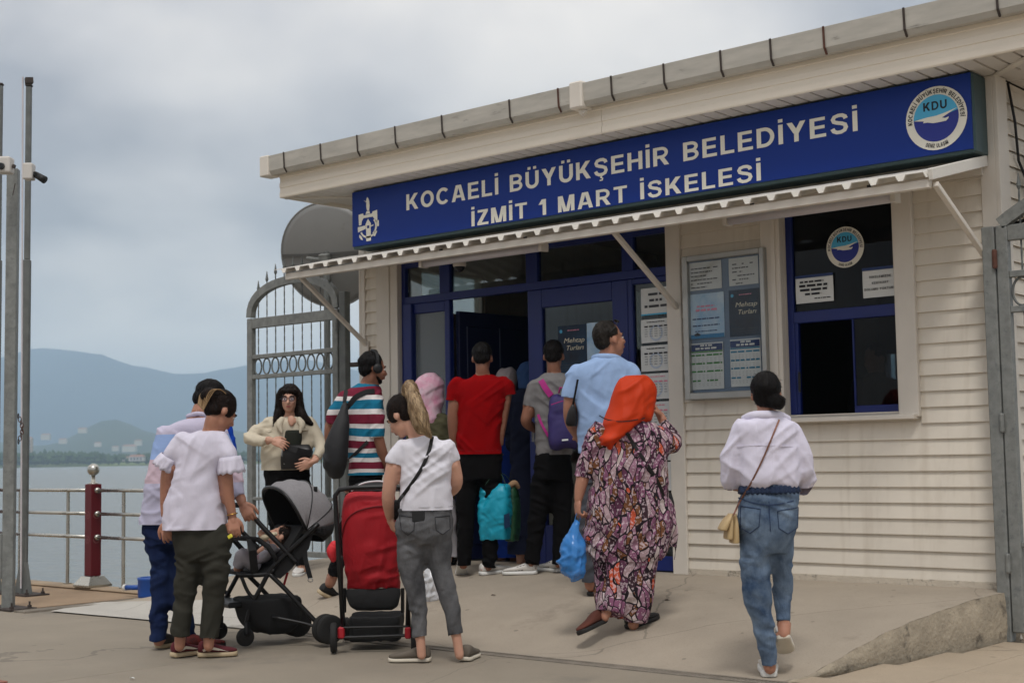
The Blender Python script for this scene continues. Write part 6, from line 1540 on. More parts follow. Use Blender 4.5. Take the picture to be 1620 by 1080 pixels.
mb = MB(); hs_, hc_ = q.hem(secs); q.rings(mb, hs_); q.tubes(mb, [(426, 668, 0, .064), (404, 684, -.03, .060), (394, 693, -.08, .058), (412, 697, -.17, .048), (424, 696, -.20, .042)], [(488, 668, 0, .064), (504, 695, -.02, .060), (508, 710, -.07, .057), (499, 725, -.17, .044)])
mb2 = MB(); limb(mb2, [[*q.pt(446, 664, -.07), .03], [*q.pt(442, 672, -.10), .028], [*q.pt(446, 684, -.12), .012]]); limb(mb2, [[*q.pt(474, 664, -.07), .03], [*q.pt(478, 672, -.10), .028], [*q.pt(475, 684, -.12), .012]])
jo = q.wear('jacket', mb, jk, fold=folds(0.0065, 'shirt', 21), cuts=[hc_]); q.wear('jacket_collar', mb2, jk, .008, 3)
mb = MB(); q.rings(mb, [(680, 452, 476, .05, -.085), (690, 450, 478, .055, -.085), (710, 448, 476, .055, -.088), (742, 446, 474, .05, -.085)]); q.wear('top', mb, cloth('dark_olive_knit', (44, 46, 40)), .009, 5)
for u0, v0 in ((425, 678), (482, 676)):
    a = [q.hit(u0 - 5, v0, .004)[0], q.hit(u0 + 5, v0, .004)[0], q.hit(u0 + 5, v0 + 4, .005)[0], q.hit(u0, v0 + 6, .006)[0], q.hit(u0 - 5, v0 + 4, .005)[0]]
    MB().add(a, [tuple(range(5))]).build('pocket_flap', jk, jo, recalc=False, solid=.004)
mb = MB(); q.rings(mb, [(736, 416, 490, .11), (752, 416, 492, .12), (775, 418, 492, .12)]); q.tubes(mb, [(437, 775, 0, .092), (437, 830, 0, .075), (440, 895, 0, .058)], [(473, 775, 0, .092), (475, 830, 0, .075), (478, 895, 0, .058)])
BLK = cloth('black_cloth', (15, 14, 15)); q.wear('trousers', mb, BLK, fold=folds(0.0065, 'jeans', 23))
for u0 in (441, 480):
    hA, tA = foot(u0, 905, 185, .24); q.shoe(hA, tA, m=mat('white_leather', (206, 202, 196), .5), sole=M_wsole)
ex = [[(.055, .02, .07, .03), (.085, .0, .02, .03), (.092, -.02, -.08, .034), (.11, -.0, -.17, .032), (.13, .02, -.23, .016)], [(-.055, .02, .07, .03), (-.085, .0, .02, .03), (-.092, -.01, -.08, .034), (-.12, .02, -.16, .034), (-.19, .0, -.22, .018)],
      [(.05, -.04, .0, .05), (.06, -.05, -.12, .05), (.05, -.03, -.20, .03)], [(-.05, -.04, .0, .05), (-.07, -.05, -.12, .05), (-.08, -.02, -.21, .03)],
      [(.045, .07, .070, .018), (.02, .082, .068, .012), (-.02, .082, .068, .012), (-.05, .068, .068, .018)]]
q.hairdo('long', H_dk, ex, .007, .007); q.face(H_dk)
gls = empty('eyeglasses', q.hl(0, .1, 0), 'thin rimmed eyeglasses on the face of the woman in the cream jacket', 'glasses')
for sg_ in (-1, 1):
    MB().tube([q.hl(sg_ * .032 + .025 * math.cos(t), .108, -.004 + .02 * math.sin(t)) for t in np.linspace(0, 2 * math.pi, 21)], .0022, 6).build('rim', mat('frame_metal', (40, 38, 44), .3, .8), gls)
    MB().add([q.hl(sg_ * .032 + .024 * math.cos(t), .108, -.004 + .019 * math.sin(t)) for t in np.linspace(0, 2 * math.pi, 20)[:-1]], [tuple(range(19))]).build('lens', glass('lens_glass', (.80, .84, .96), 1.6), gls, recalc=False)
    MB().tube([q.hl(sg_ * .057, .106, .0), q.hl(sg_ * .08, .06, .0), q.hl(sg_ * .082, -.005, .005)], .002, 5).build('temple', MATS['frame_metal'], gls)
MB().tube([q.hl(-.008, .108, 0), q.hl(0, .112, .004), q.hl(.008, .108, 0)], .002, 5).build('bridge', MATS['frame_metal'], gls)
bg_ = empty('shoulder_bag', q.pt(470, 720, -.17), 'black leather shoulder bag held by the woman in the cream jacket', 'bag')
LBK = mat('black_leather', (22, 21, 22), .42, var=.1, bump=.15, bs=120)
mb = MB(); loft(mb, [[*q.pt(470, 703, -.14), *(RT3 * .10), *(FW3 * .02)], [*q.pt(470, 712, -.16), *(RT3 * .125), *(FW3 * .04)], [*q.pt(467, 726, -.16), *(RT3 * .12), *(FW3 * .045)], [*q.pt(464, 742, -.15), *(RT3 * .10), *(FW3 * .035)]], 24, 3.5)
mb.build('pouch', LBK, bg_, smooth=True)
MB().ribbon([q.pt(446, 705, -.185), q.pt(470, 712, -.225), q.pt(494, 718, -.19)], .05, .008, (0, 0, 1)).build('flap', LBK, bg_)
MB().tube([q.pt(447, 706, -.18), q.pt(446, 720, -.19), q.pt(450, 734, -.19)], .005, 6).build('zip', MATS['steel'], bg_)
# 4 --- man in the striped shirt with headphones --------------------------
D = gdepth(520, 946)
q = Person('man in maroon, teal and white striped shirt wearing headphones and a black backpack', D, SK3)
secs = [(605, 568, 594, .055), (611, 558, 603, .085), (621, 543, 607, .11), (645, 537, 609, .13), (680, 541, 609, .135), (720, 548, 609, .135), (751, 551, 609, .13)]
q.torso(secs); q.head(590, 583, 0, 62, -4, 0.97, (580, 610, 0), .05)
q.arm([(545, 628, .06, .05), (526, 662, .06, .045), (521, 690, .08, .04), (526, 718, .16, .028)]); q.arm([(593, 645, -.08, .05), (598, 690, -.10, .045), (607, 722, -.05, .040), (622, 752, .08, .028)])
q.hand(q.pt(526, 718, .16), q.pt(532, 735, .2), RT3, False, .5); q.hand(q.pt(622, 752, .08), q.pt(632, 765, .14), UP3, True, .6)
q.leg([(562, 780, 0, .085), (546, 850, 0, .06), (522, 922, -.02, .04)]); q.leg([(592, 780, .08, .085), (604, 850, .2, .06), (602, 905, .25, .04)]); q.body()
def stripes():
    m = mat('striped_jersey', (200, 200, 200), .9, bump=.2, bs=420, spec=.2); t = m.node_tree; b = t.nodes['Principled BSDF']
    g = N(t, 'ShaderNodeTexCoord'); s_ = N(t, 'ShaderNodeSeparateXYZ'); t.links.new(g.outputs['Object'], s_.inputs[0])
    nn = N(t, 'ShaderNodeTexNoise'); nn.inputs['Scale'].default_value = 3.0; t.links.new(g.outputs['Object'], nn.inputs['Vector'])
    z_ = mth(t, 'MULTIPLY_ADD', nn.outputs['Fac'], 0.035, s_.outputs[2])
    za, zb = q.pt(575, 756)[2] + .017, q.pt(575, 606)[2] + .017
    mr = N(t, 'ShaderNodeMapRange'); mr.inputs[1].default_value = za; mr.inputs[2].default_value = zb; t.links.new(z_, mr.inputs[0])
    r = N(t, 'ShaderNodeValToRGB'); r.color_ramp.interpolation = 'CONSTANT'; t.links.new(mr.outputs[0], r.inputs[0])
    Mx, Tx, Wx = (112, 32, 52), (24, 106, 136), (214, 208, 206)
    st = [(756, Tx), (748, Wx), (742, Mx), (731, Wx), (724, Tx), (716, Wx), (709, Mx), (697, Wx), (690, Tx), (678, Wx), (671, Mx), (656, Wx), (648, Tx), (634, Wx), (627, Mx), (613, Tx)]
    el = r.color_ramp.elements
    for i, (v, c_) in enumerate(st):
        p_ = (756 - v) / 150.0
        e2 = el[i] if i < 2 else el.new(p_); e2.position = p_; e2.color = (*srgb(c_), 1)
    t.links.new(r.outputs[0], b.inputs['Base Color']); return wrinkle(m)
stm = stripes()
mb = MB(); hs_, hc_ = q.hem(secs); q.rings(mb, hs_); q.tubes(mb, [(546, 628, .05, .066), (532, 650, .05, .066), (526, 670, .06, .062)], [(592, 640, -.06, .074), (594, 665, -.09, .074), (595, 692, -.10, .070)]); q.wear('t_shirt', mb, stm, fold=folds(0.0065, 'shirt', 31), cuts=[hc_])
mb = MB(); q.rings(mb, [(746, 553, 607, .115), (765, 550, 607, .125), (785, 550, 608, .12)]); q.tubes(mb, [(563, 785, 0, .09), (547, 850, 0, .075), (527, 912, -.02, .060)], [(592, 785, .08, .09), (603, 850, .2, .075), (602, 900, .25, .058)]); q.wear('trousers', mb, BLK, fold=folds(0.0065, 'jeans', 33))
q.shoe(q.pt(503, 938, -.03), q.pt(531, 950, .08), UP3 + RT3 * .5, .27, m=mat('black_canvas', (30, 30, 30), .8), sole=M_gum)
hA, tA = foot(600, 918, 40); q.shoe(hA, tA, m=MATS['black_canvas'], sole=M_gum)
q.hairdo('short', H_blk, [[(0, -.10, .05, .02), (0, -.13, .055, .006)]]); q.face()
mb = MB(); limb(mb, [[*q.hl(0, .062, -.098), .022], [*q.hl(.02, .05, -.09), .016], [*q.hl(.045, .02, -.065), .010]]); limb(mb, [[*q.hl(0, .062, -.098), .022], [*q.hl(-.02, .05, -.09), .016], [*q.hl(-.045, .02, -.065), .010]]); q.wear('beard', mb, H_blk, .006, 2)
hp_ = empty('headphones', q.hc, 'black over ear headphones on the man in the striped shirt', 'headphones')
MB().ribbon([q.hl(.098 * math.cos(t), -.005, .035 + .112 * math.sin(t)) for t in np.linspace(-.2, math.pi + .2, 17)], .026, .012, q.hf).build('band', MATS['black_plastic'], hp_)
for sg_ in (-1, 1): MB().lathe(q.hl(sg_ * .082, 0, -.005), [(.030, 0), (.037, .008), (.037, .026), (.028, .036), (.012, .038)], 20, q.hr * sg_).build('ear_cup', MATS['black_plastic'], hp_, smooth=True)
bk = empty('backpack', q.pt(532, 750, -.2), 'slim black backpack on the man in the striped shirt', 'backpack')
NYL = mat('black_nylon', (26, 26, 28), .6, var=.12, bump=.3, bs=260)
mb = MB(); limb(mb, [[*q.pt(546, 640, -.14), .03], [*q.pt(541, 668, -.19), .062], [*q.pt(534, 700, -.22), .09], [*q.pt(530, 728, -.22), .10], [*q.pt(530, 742, -.21), .085]]); me = remesh(mb, .011, 5); displace(me, folds(0.0065, 'shirt', 35)); me.materials.append(NYL); me.shade_smooth(); o = bpy.data.objects.new('pack_body', me); COL.objects.link(o); set_parent(o, bk)
q.strap([(546, 650), (547, 630), (549, 618)], .035, .008, NYL, bk); q.strap([(550, 646), (562, 628), (580, 620), (592, 619)], .04, .008, NYL, bk); q.strap([(552, 728), (566, 714), (582, 698)], .025, .006, NYL, bk)
# 5 --- woman in grey jeans with the ponytail ------------------------------
D = gdepth(665, 1049)
q = Person('woman with blonde ponytail in white t-shirt and grey jeans beside the red stroller', D, SK1)
secs = [(689, 648, 690, .055), (696, 634, 704, .085), (706, 627, 714, .108), (725, 630, 717, .118), (760, 633, 716, .12), (790, 631, 718, .125), (806, 630, 719, .125)]
q.torso(secs, .85); q.head(636, 658, .05, -58, -34, .94, (662, 690, 0), .046)
q.arm([(632, 706, 0, .046), (621, 742, -.02, .043), (614, 788, .0, .038), (617, 818, .08, .026)]); q.arm([(708, 708, 0, .046), (719, 742, .03, .041), (721, 768, .07, .036), (700, 788, .25, .026)])
q.hand(q.pt(617, 818, .08), q.pt(623, 836, .1), RT3 * .7 + FW3 * .5, False, .7, .92); q.hand(q.pt(700, 788, .25), q.pt(680, 798, .3), -UP3, True, .6, .92)
hA, tA = foot(681, 1047, -84, .245); hB, tB = foot(735, 1047, 12, .245)
q.leg([(655, 840, 0, .055), (655, 925, 0, .045), (664, 1000, 0, .030), (667, 1036, .0, .027)]); q.leg([(692, 840, 0, .055), (698, 896, 0, .046), (706, 935, 0, .044), (721, 1000, 0, .030), (727, 1036, 0, .027)]); q.body()
mb = MB(); hs_, hc_ = q.hem(secs); q.rings(mb, hs_); q.tubes(mb, [(636, 706, 0, .056), (625, 721, -.02, .058), (622, 734, -.02, .054)], [(706, 706, 0, .056), (715, 719, .02, .052), (718, 730, .03, .048)])
q.wear('t_shirt', mb, cloth('white_jersey', (214, 212, 220)), fold=folds(0.0065, 'shirt', 41), cuts=[hc_])
STW = mat('stitch_white', (176, 174, 178), .9); q.strap([(633, 800), (655, 802), (680, 802), (705, 801), (717, 800)], .004, .002, STW, q.root, 'hem_stitch', .001); GJ = jeans_mat('grey_denim', (66, 66, 68), (112, 112, 114))
mb = MB(); q.rings(mb, [(802, 630, 718, .112), (822, 625, 721, .126), (842, 624, 720, .132), (862, 632, 714, .10)])
q.tubes(mb, [(652, 825, 0, .085), (651, 862, 0, .092), (650, 896, 0, .080), (656, 926, 0, .071), (661, 955, 0, .063), (666, 1008, 0, .049)], [(692, 825, 0, .085), (695, 862, 0, .090), (697, 896, 0, .074), (706, 930, 0, .069), (712, 955, 0, .062), (721, 1004, 0, .049)])
jn = q.wear('jeans', mb, GJ, fold=folds(0.0065, 'jeans', 43))
def pocket(q, pts, parent, m):
    pp = [np.array(p_, float) for p_ in list(pts) + [pts[0]]]; a = [q.hit(*(pp[i] + (pp[i + 1] - pp[i]) * j / 6), .002)[0] for i in range(len(pp) - 1) for j in range(6)]
    MB().tube([*a, a[0]], .0024, 5).build('pocket_seam', m, parent)
SEAM = mat('seam_dark', (44, 44, 48), .9); pocket(q, [(632, 815), (656, 818), (655, 838), (645, 846), (635, 837)], jn, SEAM); pocket(q, [(688, 818), (711, 815), (712, 836), (700, 845), (690, 838)], jn, SEAM)
SUE = mat('grey_suede', (96, 88, 78), .85, var=.1); q.shoe(hA, tA, m=SUE, sole=mat('cream_sole', (200, 192, 176), .7), h=.95, sole_t=.018); q.shoe(hB, tB, m=SUE, sole=MATS['cream_sole'], h=.95, sole_t=.018)
q.hairdo('tied', H_dk); 
def lockm(): return mat('hair_ombre', (124, 98, 70), .5, rgb2=(188, 162, 126), vs=60, stretch=(1, 1, .12), bump=.6, bs=180, spec=.5)
mb = MB(); b0 = q.hl(0, -.10, .085)
limb(mb, [[*b0, .024], [*(b0 + UP3 * .055 + RT3 * .02 - FW3 * .03), .034], [*q.pt(656, 634, -.10), .038], [*q.pt(665, 655, -.13), .040], [*q.pt(672, 676, -.135), .028], [*q.pt(681, 691, -.13), .006]])
limb(mb, [[*q.pt(652, 640, -.09), .022], [*q.pt(658, 665, -.13), .026], [*q.pt(664, 684, -.135), .010]])
cc = q.pt(665, 655, -.1)
pt_ = q.wear('ponytail', mb, lockm(), .007, 2, lambda v, n: .006 * (1 - 2 * np.abs(vnoise(np.stack([(v - cc) @ RT3 * 70, (v - cc) @ FW3 * 70, (v - cc)[:, 2] * 10 + (v - cc) @ RT3 * 12], 1), 4))))
q.strands(pt_, 'tail', toned(MATS['hair_ombre']), 1600, .10, q.pt(686, 705, -.13), .0018)
q.face(H_dk)
sb_ = empty('crossbody_bag', q.pt(655, 800, .13), 'small bag on a black crossbody strap worn by the woman in grey jeans', 'bag')
q.strap([(683, 690), (680, 712), (668, 740), (650, 768), (631, 792)], .02, .005, MATS['black_leather'], sb_, lift=.004)
mb = MB(); loft(mb, [[*q.pt(640, 790, .15), *(RT3 * .08), *(FW3 * .02)], [*q.pt(640, 805, .15), *(RT3 * .09), *(FW3 * .03)], [*q.pt(640, 822, .15), *(RT3 * .08), *(FW3 * .02)]], 20, 4); mb.build('pouch', MATS['black_leather'], sb_, smooth=True)
a, nn_ = q.hit(662, 815, .004); o = MB().obox(a, RT3 * .036, nn_ * .006 if nn_ is not None else FW3 * .006, UP3 * .035).build('phone', MATS['black_plastic'], bevel=.004); tag(o, 'black phone sticking out of the back pocket of the grey jeans', 'phone')
P5 = q
# 6 --- woman in the pink headscarf ----------------------------------------
def scarf(q, secs, m, extra=(), seed=1, amp=.008, name='headscarf', power=2.2):
    mb = MB(); q.rings(mb, secs, power)
    for e_ in extra: limb(mb, [q.row(p_) for p_ in e_])
    return q.wear(name, mb, m, .010, 5, folds(amp, 'scarf', seed))
D = 11.75
q = Person('woman in pink patterned headscarf and olive waistcoat by the side light', D, SK1)
secs = [(652, 664, 700, .08), (660, 652, 712, .11), (675, 647, 716, .13), (710, 648, 716, .135), (760, 648, 720, .14), (790, 648, 722, .14)]
q.torso(secs); q.head(682, 618, 0, 30, -8, .92, (682, 652, 0), .046); q.arm([(652, 672, 0, .05), (648, 720, .05, .042), (660, 750, .15, .03)]); q.arm([(712, 672, 0, .05), (716, 720, .05, .042), (706, 750, .15, .03)])
q.leg([(668, 790, 0, .08), (668, 885, 0, .04)]); q.leg([(702, 790, 0, .08), (708, 885, 0, .04)]); q.body(.011)
mb = MB(); hs_, hc_ = q.hem(secs); q.rings(mb, hs_); q.tubes(mb, [(655, 672, 0, .066), (650, 715, .04, .06), (655, 742, .12, .045)], [(709, 672, 0, .066), (714, 715, .04, .06), (708, 742, .12, .045)]); q.wear('waistcoat', mb, cloth('olive_waistcoat', (84, 82, 62)), fold=folds(0.0065, 'shirt', 51), cuts=[hc_])
mb = MB(); q.rings(mb, [(785, 652, 722, .12), (830, 654, 724, .12), (882, 656, 726, .12)]); q.wear('skirt', mb, cloth('pale_grey_skirt', (176, 172, 176)), fold=folds(0.0100, 'skirt', 53))
hA, tA = foot(714, 893, 20, .24); q.shoe(hA, tA, m=MATS['black_leather'], sole=M_dsole)
pk = mat('pink_print', (206, 140, 166), .75, rgb2=(216, 196, 206), vs=13, dirt=((120, 112, 132), 20, .60, .9), bump=.1, bs=300); scarf(q, [(590, 672, 690, .05), (597, 660, 701, .09), (612, 653, 706, .115), (632, 653, 704, .12), (648, 655, 700, .115), (664, 658, 700, .13), (680, 668, 698, .12)], pk, seed=55)
# 7 --- man in the red t-shirt ----------------------------------------------
D = gdepth(757, 911)
q = Person('man in plain red t-shirt and black trousers seen from behind', D, SK3)
secs = [(591, 750, 779, .055), (597, 736, 792, .085), (604, 723, 802, .11), (620, 718, 804, .125), (650, 722, 798, .13), (690, 721, 793, .13), (718, 720, 796, .13)]
q.torso(secs); q.head(763, 567, .01, 4, -8, .96, (764, 594, 0), .05)
q.arm([(723, 612, 0, .055), (717, 655, 0, .046), (718, 690, .03, .04), (723, 716, .06, .028)]); q.arm([(801, 610, 0, .055), (797, 645, 0, .047), (790, 690, 0, .04), (789, 722, 0, .028)])
q.hand(q.pt(789, 722, 0), q.pt(789, 740, 0), RT3 * -.9, True, .9); q.hand(q.pt(723, 716, .06), q.pt(726, 733, .08), RT3, False, .5)
q.leg([(738, 770, 0, .08), (737, 830, 0, .06), (733, 892, 0, .04)]); q.leg([(778, 770, 0, .08), (777, 830, 0, .06), (772, 895, 0, .04)]); q.body(.010)
mb = MB(); hs_, hc_ = q.hem(secs); q.rings(mb, hs_); q.tubes(mb, [(726, 608, 0, .068), (719, 622, 0, .070), (716, 635, 0, .066)], [(797, 607, 0, .068), (802, 616, 0, .068), (804, 626, 0, .064)]); q.wear('t_shirt', mb, cloth('red_jersey', (134, 3, 7)), fold=folds(0.0065, 'shirt', 61), cuts=[hc_])
mb = MB(); q.rings(mb, [(714, 722, 795, .115), (738, 721, 796, .125), (760, 722, 797, .12)]); q.tubes(mb, [(738, 765, 0, .095), (737, 830, 0, .078), (734, 895, 0, .062)], [(778, 765, 0, .095), (777, 830, 0, .078), (774, 898, 0, .062)]); q.wear('trousers', mb, BLK, fold=folds(0.0065, 'jeans', 63))
q.strap([(723, 711), (740, 713), (760, 713), (780, 712), (793, 710)], .005, .002, mat('stitch_red', (120, 10, 14), .9), q.root, 'hem_stitch', .001)
WL = MATS['white_leather']; RS = (mat('red_leather', (168, 26, 38), .5), [[(.0, .55), (.0, .98), (.10, .98), (.10, .55)]])
q.shoe(q.pt(731, 893, 0) , q.pt(729, 916, .18), UP3 + FW3 * .9, .27, m=WL, sole=M_wsole, stripe=RS); hA, tA = foot(760, 911, 62, .27); q.shoe(hA, tA, m=WL, sole=M_wsole, stripe=RS)
q.hairdo('crop', H_blk)
o = MB().tube([q.pt(789, 719, 0) + (RT3 * math.cos(t) + FW3 * math.sin(t)) * .034 for t in np.linspace(0, 2 * math.pi, 21)], .006, 6).build('wristband', MATS['black_plastic']); tag(o, 'black band on the wrist above the turquoise bag', 'wristband')
P7 = q
# 8, 9 --- two women at the door ---------------------------------------------
D = 11.75
q = Person('woman in dark blue headscarf and navy coat between the red and grey t-shirts', D, SK1)
secs = [(612, 822, 852, .08), (622, 812, 862, .11), (640, 808, 866, .13), (700, 806, 866, .14), (780, 804, 868, .15), (875, 802, 870, .15)]
q.torso(secs); q.head(838, 594, .02, 10, -10, .92, (838, 616, 0), .046); q.arm([(812, 636, 0, .05), (806, 690, .05, .04), (820, 730, .15, .03)]); q.leg([(825, 870, 0, .05), (825, 895, 0, .04)]); q.leg([(850, 870, 0, .05), (850, 895, 0, .04)]); q.body(.012)
mb = MB(); hs_, hc_ = q.hem(secs); q.rings(mb, hs_); q.tubes(mb, [(815, 634, 0, .07), (808, 690, .04, .06), (818, 728, .12, .045)], [(858, 634, 0, .07), (866, 690, .04, .06), (858, 728, .12, .045)]); q.wear('coat', mb, cloth('navy_coat', (26, 30, 48)), fold=folds(0.0065, 'shirt', 71), cuts=[hc_])
scarf(q, [(571, 828, 846, .05), (578, 820, 854, .09), (592, 816, 857, .11), (606, 818, 856, .115), (616, 820, 856, .12)], cloth('steel_blue_scarf', (46, 70, 108)), seed=73, amp=.006)
D = 12.15
q = Person('woman in pale headscarf and bright blue coat just inside the doorway', D, SK1)
secs = [(618, 788, 816, .08), (628, 780, 826, .11), (650, 778, 828, .13), (720, 776, 830, .14), (800, 774, 832, .15), (880, 772, 834, .15)]
q.torso(secs); q.head(802, 602, .02, 20, -10, .92, (802, 622, 0), .046); q.leg([(792, 870, 0, .05), (792, 893, 0, .04)]); q.leg([(814, 870, 0, .05), (814, 893, 0, .04)]); q.body(.012)
mb = MB(); hs_, hc_ = q.hem(secs); q.rings(mb, hs_); q.tubes(mb, [(783, 640, 0, .07), (778, 690, .04, .06), (786, 728, .12, .045)], [(823, 640, 0, .07), (829, 690, .04, .06), (822, 728, .12, .045)]); q.wear('coat', mb, cloth('royal_blue_coat', (24, 52, 130)), fold=folds(0.0065, 'shirt', 75), cuts=[hc_])
scarf(q, [(581, 794, 810, .05), (588, 786, 817, .085), (600, 783, 819, .105), (614, 785, 818, .11), (624, 787, 817, .115)], cloth('pale_scarf', (176, 166, 166)), seed=77, amp=.006)
# 10 --- man in the grey t-shirt with the purple backpack --------------------
D = gdepth(846, 909)
q = Person('man in grey t-shirt and black trousers wearing the purple backpack', D, SK3)
secs = [(589, 862, 892, .055), (596, 849, 905, .085), (605, 839, 913, .11), (630, 840, 912, .125), (680, 845, 908, .125), (719, 845, 906, .125)]
q.torso(secs); q.head(876, 564, .01, 6, -6, .96, (877, 592, 0), .05)
q.arm([(844, 614, 0, .052), (836, 650, 0, .046), (833, 668, .03, .042), (850, 680, .2, .03)]); q.arm([(909, 614, 0, .052), (915, 650, 0, .046), (914, 668, .03, .042), (896, 680, .2, .03)]); q.hand(q.pt(850, 680, .2), q.pt(862, 682, .3), UP3, False, .5); q.hand(q.pt(896, 680, .2), q.pt(885, 682, .3), UP3, True, .5)
q.leg([(856, 770, 0, .08), (848, 830, 0, .06), (841, 890, 0, .04)]); q.leg([(890, 770, 0, .08), (889, 830, 0, .06), (884, 890, 0, .04)]); q.body(.010)
mb = MB(); hs_, hc_ = q.hem(secs); q.rings(mb, hs_); q.tubes(mb, [(846, 611, 0, .064), (841, 628, 0, .064), (838, 644, 0, .062)], [(907, 611, 0, .064), (912, 628, 0, .064), (914, 644, 0, .062)]); q.wear('t_shirt', mb, cloth('grey_jersey', (118, 116, 116)), fold=folds(0.0065, 'shirt', 81), cuts=[hc_])
mb = MB(); q.rings(mb, [(714, 847, 905, .115), (740, 843, 907, .125), (760, 842, 907, .12)]); q.tubes(mb, [(857, 765, 0, .095), (849, 830, 0, .080), (841, 894, 0, .064)], [(890, 765, 0, .095), (889, 830, 0, .080), (885, 894, 0, .064)]); q.wear('trousers', mb, BLK, fold=folds(0.0065, 'jeans', 83))
AD = (mat('black_leather_stripe', (22, 22, 24), .5), [[(.36 + .09 * i, .15), (.42 + .09 * i, .15), (.36 + .09 * i, .85), (.30 + .09 * i, .85)] for i in range(3)] + [[(.0, .6), (.0, .95), (.09, .95), (.09, .6)]])
hA, tA = foot(849, 909, -72, .27); q.shoe(hA, tA, m=WL, sole=M_wsole, stripe=AD); hA, tA = foot(886, 906, -35, .27); q.shoe(hA, tA, m=WL, sole=M_wsole, stripe=AD)
q.hairdo('crop', H_blk)
bk = empty('backpack', q.pt(890, 712, -.2), 'purple backpack with magenta straps on the man in the grey t-shirt', 'backpack')
PUR = mat('purple_nylon', (46, 36, 92), .6, var=.12, bump=.25, bs=240); MAG = mat('magenta_webbing', (160, 30, 116), .7)
mb = MB(); loft(mb, [[*q.pt(890, 622, -.15), *(RT3 * .07), *(FW3 * .03)], [*q.pt(890, 632, -.17), *(RT3 * .10), *(FW3 * .06)], [*q.pt(890, 665, -.19), *(RT3 * .115), *(FW3 * .075)], [*q.pt(891, 698, -.20), *(RT3 * .12), *(FW3 * .085)], [*q.pt(891, 712, -.19), *(RT3 * .10), *(FW3 * .065)]], 26, 3)
me = remesh(mb, .011, 5); displace(me, folds(0.0065, 'shirt', 85)); me.materials.append(PUR); me.shade_smooth(); o = bpy.data.objects.new('pack_body', me); COL.objects.link(o); set_parent(o, bk)
q.strap([(872, 626), (862, 612), (856, 602)], .045, .008, MAG, bk); q.strap([(905, 626), (905, 612), (901, 602)], .045, .008, MAG, bk)
MB().tube([q.pt(884, 622, -.2), q.pt(886, 613, -.2), q.pt(893, 613, -.2), q.pt(895, 622, -.2)], .007, 6).build('grab_loop', MAG, bk, smooth=True)
MB().tube([q.pt(872, 640, -.275), q.pt(890, 634, -.285), q.pt(908, 640, -.275), q.pt(912, 690, -.27)], .004, 6).build('zip', MAG, bk); MB().ribbon([q.pt(889, 696, -.29), q.pt(899, 695, -.29)], .012, .003, UP3).build('badge', M_paper, bk)
q.strap([(852, 655), (858, 672), (868, 690)], .02, .005, MAG, bk)
# 11 --- man in the light blue shirt -----------------------------------------
D = gdepth(934, 944)
q = Person('man in light blue shirt looking up at the sheets beside the door', D, SK2)
secs = [(560, 944, 978, .065), (566, 932, 986, .095), (577, 911, 996, .125), (600, 903, 1001, .142), (640, 908, 1001, .148), (680, 912, 1001, .148), (716, 914, 1001, .142)]
q.torso(secs); q.head(964, 537, .0, 60, 12, 1.03, (960, 566, 0), .058)
q.arm([(910, 592, 0, .058), (902, 640, 0, .048), (903, 668, .05, .042), (914, 690, .12, .030)]); q.arm([(996, 592, 0, .058), (1004, 640, 0, .048), (1002, 668, .06, .042), (994, 690, .15, .030)]); q.hand(q.pt(914, 690, .12), q.pt(922, 700, .2), UP3, False, .6); q.hand(q.pt(994, 690, .15), q.pt(985, 700, .22), UP3, True, .6)
q.leg([(932, 790, 0, .085), (931, 860, 0, .062), (934, 925, 0, .042)]); q.leg([(976, 790, 0, .085), (977, 860, .1, .062), (978, 915, .2, .042)]); q.body(.009)
mb = MB(); hs_, hc_ = q.hem(secs); q.rings(mb, hs_); q.tubes(mb, [(912, 590, 0, .074), (905, 612, 0, .076), (903, 630, 0, .074)], [(994, 590, 0, .074), (1002, 612, 0, .076), (1004, 630, 0, .074)])
LB = cloth('light_blue_cotton', (150, 176, 214)); so_ = q.wear('shirt', mb, LB, fold=folds(0.0085, 'shirt', 91), cuts=[hc_])
mb = MB(); limb(mb, [[*q.pt(940, 566, .03), .024], [*q.pt(950, 564, -.055), .024], [*q.pt(972, 565, -.06), .024], [*q.pt(984, 571, .02), .022]]); q.wear('collar', mb, LB, .009, 3)
mb = MB(); q.rings(mb, [(712, 916, 998, .125), (740, 914, 998, .135), (765, 914, 998, .13)]); q.tubes(mb, [(934, 770, 0, .10), (931, 850, 0, .085), (934, 922, 0, .072)], [(977, 770, 0, .10), (978, 850, .1, .082), (979, 912, .2, .07)]); q.wear('trousers', mb, cloth('grey_trouser', (78, 80, 86)), fold=folds(0.0065, 'jeans', 93))
TAN = mat('brown_leather', (112, 58, 34), .5, var=.15); hA, tA = foot(935, 944, 25, .28); q.shoe(hA, tA, m=TAN, sole=M_dsole); hA, tA = foot(978, 928, 30, .28); q.shoe(hA, tA, m=TAN, sole=M_dsole)
q.hairdo('crop', H_gr); q.face(H_gr)
mb = MB(); [ellipsoid(mb, q.hl(sg_ * .03, .095, -.064), q.hr * .03, q.hf * .014, q.hu * .014) for sg_ in (-1, 1)]
bgp = empty('pouch_bag', q.pt(904, 660, -.05), 'small black pouch at the elbow of the man in the light blue shirt', 'bag')
mb = MB(); loft(mb, [[*q.pt(906, 640, -.06), *(RT3 * .01), *(FW3 * .02)], [*q.pt(905, 652, -.06), *(RT3 * .03), *(FW3 * .03)], [*q.pt(904, 668, -.06), *(RT3 * .04), *(FW3 * .03)], [*q.pt(905, 674, -.06), *(RT3 * .03), *(FW3 * .02)]], 18, 3); mb.build('pouch', MATS['black_leather'], bgp, smooth=True)
MB().ribbon([q.pt(906, 642, -.06), q.pt(910, 622, -.1), q.pt(914, 600, -.13)], .014, .004, RT3).build('strap', MATS['black_leather'], bgp)
